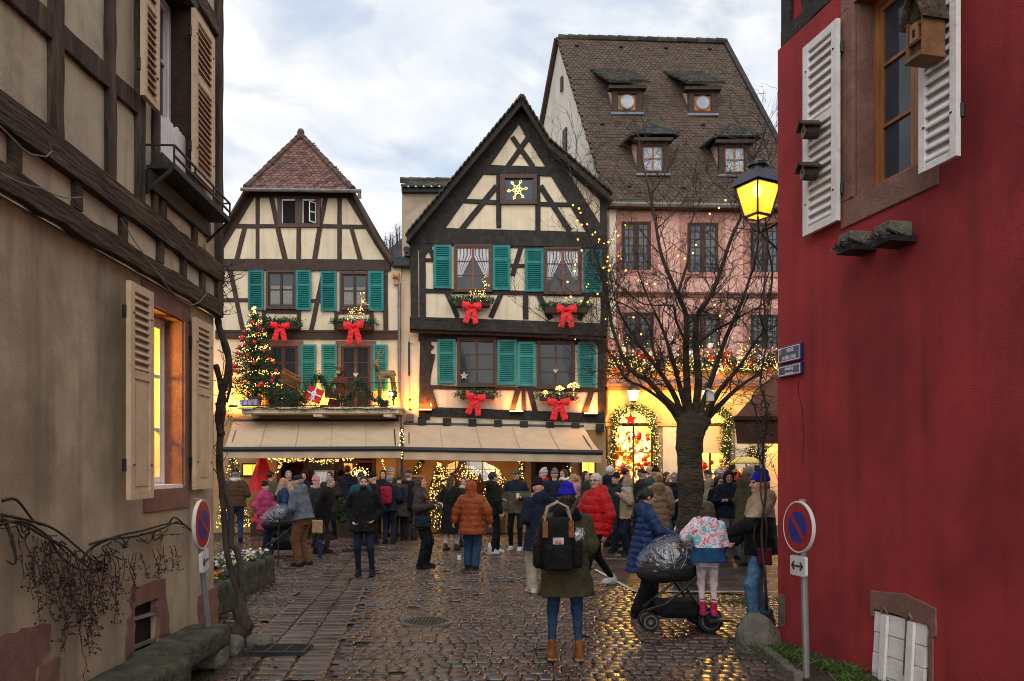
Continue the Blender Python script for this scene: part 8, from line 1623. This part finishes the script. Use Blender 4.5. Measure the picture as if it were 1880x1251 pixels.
t = thing('hanging_sign', 'round shop sign hanging beneath the russet canopy', 'sign', P(1396,848,16)); b = MB(); b.lathe(P(1398,848,16), [(.24,-.02),(.24,.02)], 24, Matrix.Rotation(R(65),3,'Z') @ Matrix.Rotation(R(90),3,'X')); b.build('disc', mat('wood_slice', (.16,.10,.07), .7, .3, 6, .2), t); b = MB(); b.lathe(P(1398,848,16), [(.26,-.012),(.26,.012),(.24,.022)], 24, Matrix.Rotation(R(65),3,'Z') @ Matrix.Rotation(R(90),3,'X')); b.tube([P(1398,830,16), P(1398,812,16)], .01, 4); b.build('rim', M['white_paint'], t)
# ================================================================ RED HOUSE: bird boxes and blocks
def bird_box(label, px, py):
    u, v = RP.uv(px, py, .12); c = RP.at(u, v, .16); t = thing('bird_box', label, 'bird box', c, 0, 'log bird boxes on the shutter'); Mx = Matrix((RP.d, Vector((0,0,1)), RP.n)).transposed() @ Matrix.Rotation(R(-12),3,'Y') @ Matrix.Scale(.78,3)
    b = MB(); b.lathe(c, [(.085,-.07),(.09,.0),(.085,.10)], 14, Mx); b.build('log', M['bark'], t); b = MB(); b.lathe(c, [(.075,.09),(.075,.106)], 14, Mx); b.build('log_face', mat('cut_log', (.20,.15,.10), .8, .3, 18, .3), t); b = MB(); b.lathe(c+Mx@Vector((0,.01,.0)), [(.02,.1),(.02,.109)], 10, Mx)
    b.build('entrance', M['void'], t); b = MB()
    for s2 in (1,-1): b.box(c+Mx@Vector((s2*.06,.085,.03)), (.085,.01,.12), Mx @ Matrix.Rotation(-s2*R(32),3,'Z'))
    b.build('roof', M['old_timber'], t)
bird_box('upper small log bird box on the white shutter', 1497, 243); bird_box('lower small log bird box on the white shutter', 1495, 319)
u0, v0 = RP.uv(1684,124,.3); u1, v1 = RP.uv(1716,24,.3); t = thing('insect_house', 'wooden insect house with bark panels and pitched roof before the white shutter', 'insect house', RP.at((u0+u1)/2,v0,.3)); vm = v0+(v1-v0)*.98; b = MB(); b.urect(RP, u0, v0, u1, v0+.03, .42, .2); b.urect(RP, u0, v0+.03, u0+.02, vm, .40, .21); b.urect(RP, u1-.02, v0+.03, u1, vm, .40, .21); b.urect(RP, u0+.02, v0+.03, u1-.02, vm, .22, .205); b.urect(RP, u0+.02, v0+(vm-v0)*.42, u1-.02, v0+(vm-v0)*.42+.015, .395, .22); b.urect(RP, u0+.02, v0+(vm-v0)*.8, u1-.02, v0+(vm-v0)*.8+.015, .395, .22); b.build('case', mat('weathered_case', (.17,.08,.032), .6, .3, 10, .3, 40), t)
b = MB(); um = (u0+u1)/2; top = vm+.26
A = [RP.at(u0+.01,vm,.38), RP.at(u1-.01,vm,.38), RP.at(um,top-.03,.38)]; b.prism(A, [p-RP.n*.15 for p in A]); b.urect(RP, u0+.02, v0+.03, u1-.02, vm, .375, .225); b.build('bark_filling', mat('cone_filling', (.07,.045,.03), .95, .6, 30, 1.0, 40, bdist=.03), t); b = MB(); b.urect(RP, um-.05, v0+(vm-v0)*.46, um+.035, vm-.03, .40, .376); b.build('slot_panel', M['oak'], t); b = MB(); b.urect(RP, um-.015, v0+(vm-v0)*.56, um+.005, v0+(vm-v0)*.74, .405, .4005); b.build('slot', M['void'], t); b = MB()
for a, sg in ((u0-.03,1),(u1+.03,-1)): A = [RP.at(a,vm-.01,.44), RP.at(um,top+.03,.44), RP.at(um,top,.44), RP.at(a,vm-.04,.44)]; b.prism(A, [p-RP.n*.25 for p in A])
b.build('roof', M['old_timber'], t)
for px0, px1, y0, y1, off, lb in ((1546,1570,430,462,.2,'stone coloured window block with tinsel nearer the house corner'),(1612,1642,404,448,.2,'stone coloured window block with tinsel further from the corner')):
    ua, va = RP.uv(px0, y1, off); ub_, vb = RP.uv(px1, y0, off); c = RP.at((ua+ub_)/2,(va+vb)/2,.12); t = thing('window_block', lb, 'window planter', c, 0, 'blocks under the red house window'); b = MB(); b.urect(RP, ua, va+.02, ub_, va+.14, .24, .03); b.build('block', M['stone'], t, bevel=.01); b = MB(); b.urect(RP, ua-.02, va-.03, ub_+.02, va+.015, .25, .0); b.bar(RP.at(ub_,va-.01,.02), RP.at(ub_+.03,va+.05,.30), .02, .02); b.build('bracket', M['black'], t); b = MB(); leaves(b, [RP.at(ua+(ub_-ua)*k/14, va+.02, .29) for k in range(15)]+[RP.at(ub_, va+.02, .03+.26*k/6) for k in range(7)], 240, .015, .008, 5); b.build('tinsel', mat('dark_tinsel', (.05,.06,.07), .3, .5, 30, 0, metal=.6, tone=.6), t)
# ================================================================ PRAMS AND CARRIED THINGS
m_film = bpy.data.materials.new('clear_rain_film'); m_film.use_nodes = True; n_, l_ = m_film.node_tree.nodes, m_film.node_tree.links; n_.remove(n_['Principled BSDF']); tp = n_.new('ShaderNodeBsdfTransparent'); tp.inputs[0].default_value = (.85,.86,.92,1); gs = n_.new('ShaderNodeBsdfGlossy'); gs.inputs[0].default_value = (.8,.82,.9,1); gs.inputs['Roughness'].default_value = .2; ms = n_.new('ShaderNodeMixShader'); ms.inputs[0].default_value = .15; nz = n_.new('ShaderNodeTexNoise'); nz.inputs['Scale'].default_value = 9; nz.inputs['Detail'].default_value = 4; nz.inputs['Distortion'].default_value = 1.2; tcx = n_.new('ShaderNodeTexCoord'); bp = n_.new('ShaderNodeBump'); bp.inputs['Strength'].default_value = 1.0; bp.inputs['Distance'].default_value = .04; l_.new(tcx.outputs['Object'], nz.inputs[0]); l_.new(nz.outputs[0], bp.inputs['Height']); l_.new(bp.outputs[0], gs.inputs['Normal']); l_.new(tp.outputs[0], ms.inputs[1]); l_.new(gs.outputs[0], ms.inputs[2]); l_.new(ms.outputs[0], n_['Material Output'].inputs[0])
def pram(label, loc, rz, sc=1.0, cover=m_film, board=False):
    """local +X is the pushing side, -X the front"""
    t = thing('pram', label, 'pram', loc, rz); Z = lambda *a: Vector(a)*sc
    def wheel(x, y, r, w_):
        b = MB(); Mx = Matrix.Rotation(R(90),3,'X'); b.lathe(Z(x,y,r), [(r*.72*sc,-w_*sc),(r*.95*sc,-w_*sc),(r*sc,-w_*.4*sc),(r*sc,w_*.4*sc),(r*.95*sc,w_*sc),(r*.72*sc,w_*sc)], 24, Mx); o = b.build('wheel', mat('rubber', (.012,.012,.012), .7, .2, 10, .2), t, local=True, smooth=False); b = MB()
        for k in range(5): a = 2*math.pi*k/5; b.bar(Z(x,y,r), Z(x+r*.7*math.cos(a),y,r+r*.7*math.sin(a)), .02*sc, .03*sc)
        for dy in (-w_,w_): b.tube([Z(x+r*.68*math.cos(a),y+dy*.95,r+r*.68*math.sin(a)) for a in np.linspace(0,2*math.pi,22)], .009*sc, 5, False)
        b.lathe(Z(x,y,r), [(.03*sc,-w_*1.1*sc),(.03*sc,w_*1.1*sc)], 10, Mx); b.build('rim', C['midgrey'] if cover is m_film else M['steel'], o, local=True)
    for y in (-.25,.25): wheel(.30,y,.145,.03)
    for y in (-.10,.10): wheel(-.36,y,.105,.025)
    b = MB()
    for y in (-.24,.24): b.tube([Z(-.40,y*.45,.24), Z(-.22,y,.33), Z(.02,y,.52), Z(.30,y,.80), Z(.44,y,.98)], .017*sc, 8); b.tube([Z(.30,y,.145), Z(.10,y,.40), Z(.02,y,.52)], .017*sc, 8); b.tube([Z(-.36,y*.42,.105), Z(-.38,y*.42,.25), Z(-.30,y*.8,.29)], .018*sc, 8)
    b.tube([Z(.44,-.24,.98), Z(.47,-.2,1.0), Z(.47,.2,1.0), Z(.44,.24,.98)], .02*sc, 8); b.tube([Z(.30,-.25,.145), Z(.30,.25,.145)], .014*sc, 6); b.build('frame', mat('pram_frame', (.03,.03,.033), .35, .2, 8, 0, metal=.6), t, local=True)
    s_ = Sdf(); s_.box(Z(-.0,0,.25), Z(.26,.2,.10), .07*sc, .03); v, f, l = s_.mesh(.02*sc, .006, 20); net_obj('basket', (v,f,l), [C['black']], t)
    s_ = Sdf(); s_.ell(Z(-.12,0,.70), Z(.38,.22,.15), .05, 0, Matrix.Rotation(R(-8),3,'Y')); s_.ell(Z(.05,0,.74), Z(.20,.21,.18), .05); s_.cut(Z(0,0,.78), (0.14,0,.99)); net_obj('carrycot', s_.mesh(.018*sc, .004, 20), [C['charcoal']], t)
    s_ = Sdf(); s_.ell(Z(-.12,0,.80), Z(.38,.25,.24), .05, 0, Matrix.Rotation(R(-4),3,'Y')); s_.ell(Z(-.08,0,.86), Z(.30,.25,.25), .08); s_.cut(Z(0,0,.72), (.1,0,-1)); net_obj('rain_cover', s_.mesh(.016*sc, .006, 30), [cover], t)
    b = MB()
    for a in (-.28,-.05,.16): b.tube([Z(-.10+a*.35,-.262,.74), Z(-.10+a*.8,-.255*math.sqrt(max(.1,1-(a/.42)**2)),.86), Z(-.10+a*.95,-.16,1.02-abs(a)*.25)], .0045*sc, 5)
    b.build('cover_ribs', C['ltgrey'], t, local=True); s_ = Sdf(); s_.ell(Z(-.12,0,.78), Z(.28,.16,.10), .05); net_obj('blanket', s_.mesh(.02*sc, .02, 24), [C['charcoal']], t)
    if board: b = MB(); b.box(Z(.34,-.16,.185), (.13*sc,.36*sc,.012*sc)); b.bar(Z(.22,.1,.18), Z(.1,.1,.24), .03, .02); b.bar(Z(.22,-.1,.18), Z(.1,-.1,.24), .03, .02); b.build('ride_board', M['black'], t, local=True)
    return t
pl_ = G(1249, 1158); pram('black pram under a crinkled clear rain cover with a child riding its board', (pl_.x, pl_.y+.1, 0), R(4), .98, board=True)
pl_ = G(520, 1024); pram('grey pram with a shiny cover pushed by the man in the hoodie', (pl_.x, pl_.y+.2, 0), R(12), 1.0)
def bag(name, label, cat, c, half, m, rz=0, r=.04, extra=None):
    t = thing(name, label, cat, c, rz); s_ = Sdf(); s_.box((0,0,0), half, min(r, min(half)*.9)); net_obj('body', s_.mesh(.014 if max(half) < .3 else .02, .006, 24), [m], t)
    if extra: extra(t)
    return t
def bp_extra(t):
    s_ = Sdf(); s_.box((0,-.115,-.12), (.135,.055,.12), .04); net_obj('front_pocket', s_.mesh(.013, .005, 26), [C['black']], t); s_ = Sdf(); s_.box((.185,-.02,-.10), (.05,.07,.13), .04); s_.box((-.185,-.02,-.10), (.04,.07,.13), .04); net_obj('side_pocket', s_.mesh(.013, .004, 26), [C['black']], t)
    for y in (-.085,.02):
        b = MB(); b.tube([(-.12,y-.02,.12),(-.12,y,.24),(-.09,y,.34),(0,y,.385),(.09,y,.34),(.12,y,.24),(.12,y-.02,.12)], .011, 6); b.build('handle', C['beige'], t, local=True, smooth=True)
    b = MB()
    for x in (-.12,.12): b.box((x,-.112,.14), (.024,.008,.075))
    b.build('leather_tab', C['leather'], t, local=True); b = MB(); b.box((0,-.117,.02), (.05,.006,.042)); b.build('label_patch', C['lilac'], t, local=True); b = MB(); b.box((0,-.124,.02), (.03,.002,.018)); b.build('patch_mark', C['palepink'], t, local=True)
    b = MB(); leaves(b, [(.19,-.03,.07)], 70, .03, .05, 1.3); b.build('tissue_pack', C['white'], t, local=True); b = MB(); b.tube([(.12,.02,.26),(.2,.10,.38),(.24,.22,.42)], .02, 6); b.build('strap', C['dkbrown'], t, local=True)
p = wpt(p_olive, (0,.27,1.22)); bag('backpack', 'black backpack with tan handles worn over the olive parka', 'backpack', p+Vector((-.12,-.03,-.02)), (.168,.105,.24), C['black'], R(3), .07, bp_extra)
p = wpt(p_rback, (0,.24,1.22)); bag('backpack', 'crimson backpack worn by the grey haired person', 'backpack', p, (.15,.10,.22), C['crimson'], R(-10), .08); p = wpt(p_bback, (0,.22,1.2)); bag('backpack', 'dark rucksack worn over the brown black coat', 'backpack', p, (.14,.09,.2), C['navy'], R(8), .07)
def strap_to(p, vs, r=.009, m='black'):
    def f(t): b = MB(); b.tube([p['M'] @ Vector(p['up'](v)) for v in vs], r, 5); b.build('strap', C[m], t)
    return f
p = wpt(p_phone, (-.22,-.06,.90)); bag('handbag', 'dark blue handbag hanging at the side of the brown puffer coat', 'handbag', p, (.15,.065,.11), C['dkjeans'], R(8), .05, strap_to(p_phone, [(-.2,-.1,.98),(-.21,-.13,1.2),(-.14,-.06,1.47)]))
p = wpt(p_hoodb, (-.25,.05,1.02)); bag('shoulder_bag', 'taupe shoulder bag on the beige hooded jacket', 'handbag', p, (.16,.07,.13), C['tan'], R(8), .06, strap_to(p_hoodb, [(-.26,.05,1.1),(-.24,-.05,1.3),(-.1,0,1.5)], .014, 'dkbrown'))
p = p_stoop['M'] @ Vector(p_stoop['arm'][1][2]); bag('paper_bag', 'brown paper carrier bag held by the stooping man', 'paper bag', p+Vector((0,-.02,-.24)), (.11,.06,.14), mat('kraft_paper', (.34,.21,.11), .8, .1, 8, .1), R(10), .01, lambda t: (lambda b: (b.tube([(-.06,0,.13),(-.04,0,.2),(.04,0,.2),(.06,0,.13)], .006, 4), b.build('handle', C['brown'], t, local=True)))(MB()))
p = p_hoodie['M'] @ Vector(p_hoodie['arm'][0][2]); t = thing('walking_cane', 'black walking cane held by the man in the hoodie', 'cane', (p.x-.04,p.y-.05,0)); b = MB(); b.tube([(p.x-.06,p.y-.06,.0),(p.x-.04,p.y-.05,p.z+.0)], .013, 8); b.build('shaft', M['black'], t); b = MB(); b.tube([(p.x-.12,p.y-.05,p.z-.01),(p.x-.04,p.y-.05,p.z+.01),(p.x+.03,p.y-.05,p.z-.01)], .017, 8); b.build('handle', M['black'], t)
p = p_phone['M'] @ Vector(p_phone['arm'][0][2]); b = MB(); c = p+Vector((.11,-.03,.04)); b.box(c, (.006,.036,.07), Matrix.Rotation(R(35),3,'Y')); o = b.build('mobile_phone', M['black'], None, origin=c, bevel=.004); tag(o, 'dark phone held by the woman in the brown puffer coat', 'phone')
p = p_camo['M'] @ Vector(p_camo['arm'][0][2]); b = MB(); c = p+Vector((-.06,-.09,.03)); b.lathe(c, [(.028,-.05),(.038,.05)], 12); o = b.build('paper_cup', M['white_paint'], None, origin=c); tag(o, 'white paper cup held by the man in the camouflage cap', 'cup')
c = G(843,1028); b = MB(); b.lathe(c, [(.042,0),(.032,.09)], 14); o = b.build('paper_cup', M['white_paint'], None, origin=c); tag(o, 'white paper cup standing upside down on the wet setts', 'cup')
p = p_paper['M'] @ Vector(p_paper['arm'][1][2]); b = MB(); c = p+Vector((-.02,-.05,-.15)); A = [c+Vector(q) for q in ((-.09,0,.13),(.07,0,.15),(.10,0,-.12),(-.05,0,-.16))]; b.prism(A, [q+Vector((0,.004,0)) for q in A]); o = b.build('paper_sheet', M['white_paint'], None, origin=c); tag(o, 'white sheet of paper held beside the khaki parka', 'paper')
c = G(899,1024); t = thing('folded_umbrella', 'small white folded umbrella hanging behind the rust orange coat', 'umbrella', c+Vector((0,0,.05))); b = MB(); b.lathe(c+Vector((0,0,.04)), [(.012,0),(.04,.04),(.045,.16),(.025,.24),(.012,.26)], 10); b.build('cloth', C['white'], t, smooth=True); b = MB(); b.tube([c+Vector((0,0,.36)), c+Vector((0,.03,.74))], .008, 5); b.build('cord', M['black'], t)
p = wpt(p_bluehat, (.26,-.15,.90)); bag('gift_bag', 'dark crimson bag carried by the man with the blue hat', 'bag', p+Vector((.12,0,-.06)), (.08,.045,.10), mat('maroon_bag', (.09,.006,.02), .6, .2, 8, .2), 0, .02)
b = MB(); c = G(576,1030)+Vector((.05,.3,.2)); b.box(c, (.035,.04,.18)); o = b.build('purple_bag', mat('violet_bag', (.02,.008,.09), .5, .2, 8, .2), None, origin=c, bevel=.02); tag(o, 'violet shopping bag standing behind the hoodie man legs', 'bag')
for x, y, o_, pw in ((470,850,.9,16),(600,850,1.5,16),(700,852,.9,12)): lamp(H1.pt(x,y,o_), pw*.55, (1,.45,.12), .2, 'added_awning_glow', bpy.data.objects['light_chain'])
for x, y, o_, pw in ((795,846,1.9,44),(905,850,1.9,34)): lamp(H2b.pt(x,y,o_), pw*.75, (1,.48,.13), .4, 'added_awning_glow', bpy.data.objects['light_chain'])  # lamps added under the gable awning to streak the wet setts with warm light
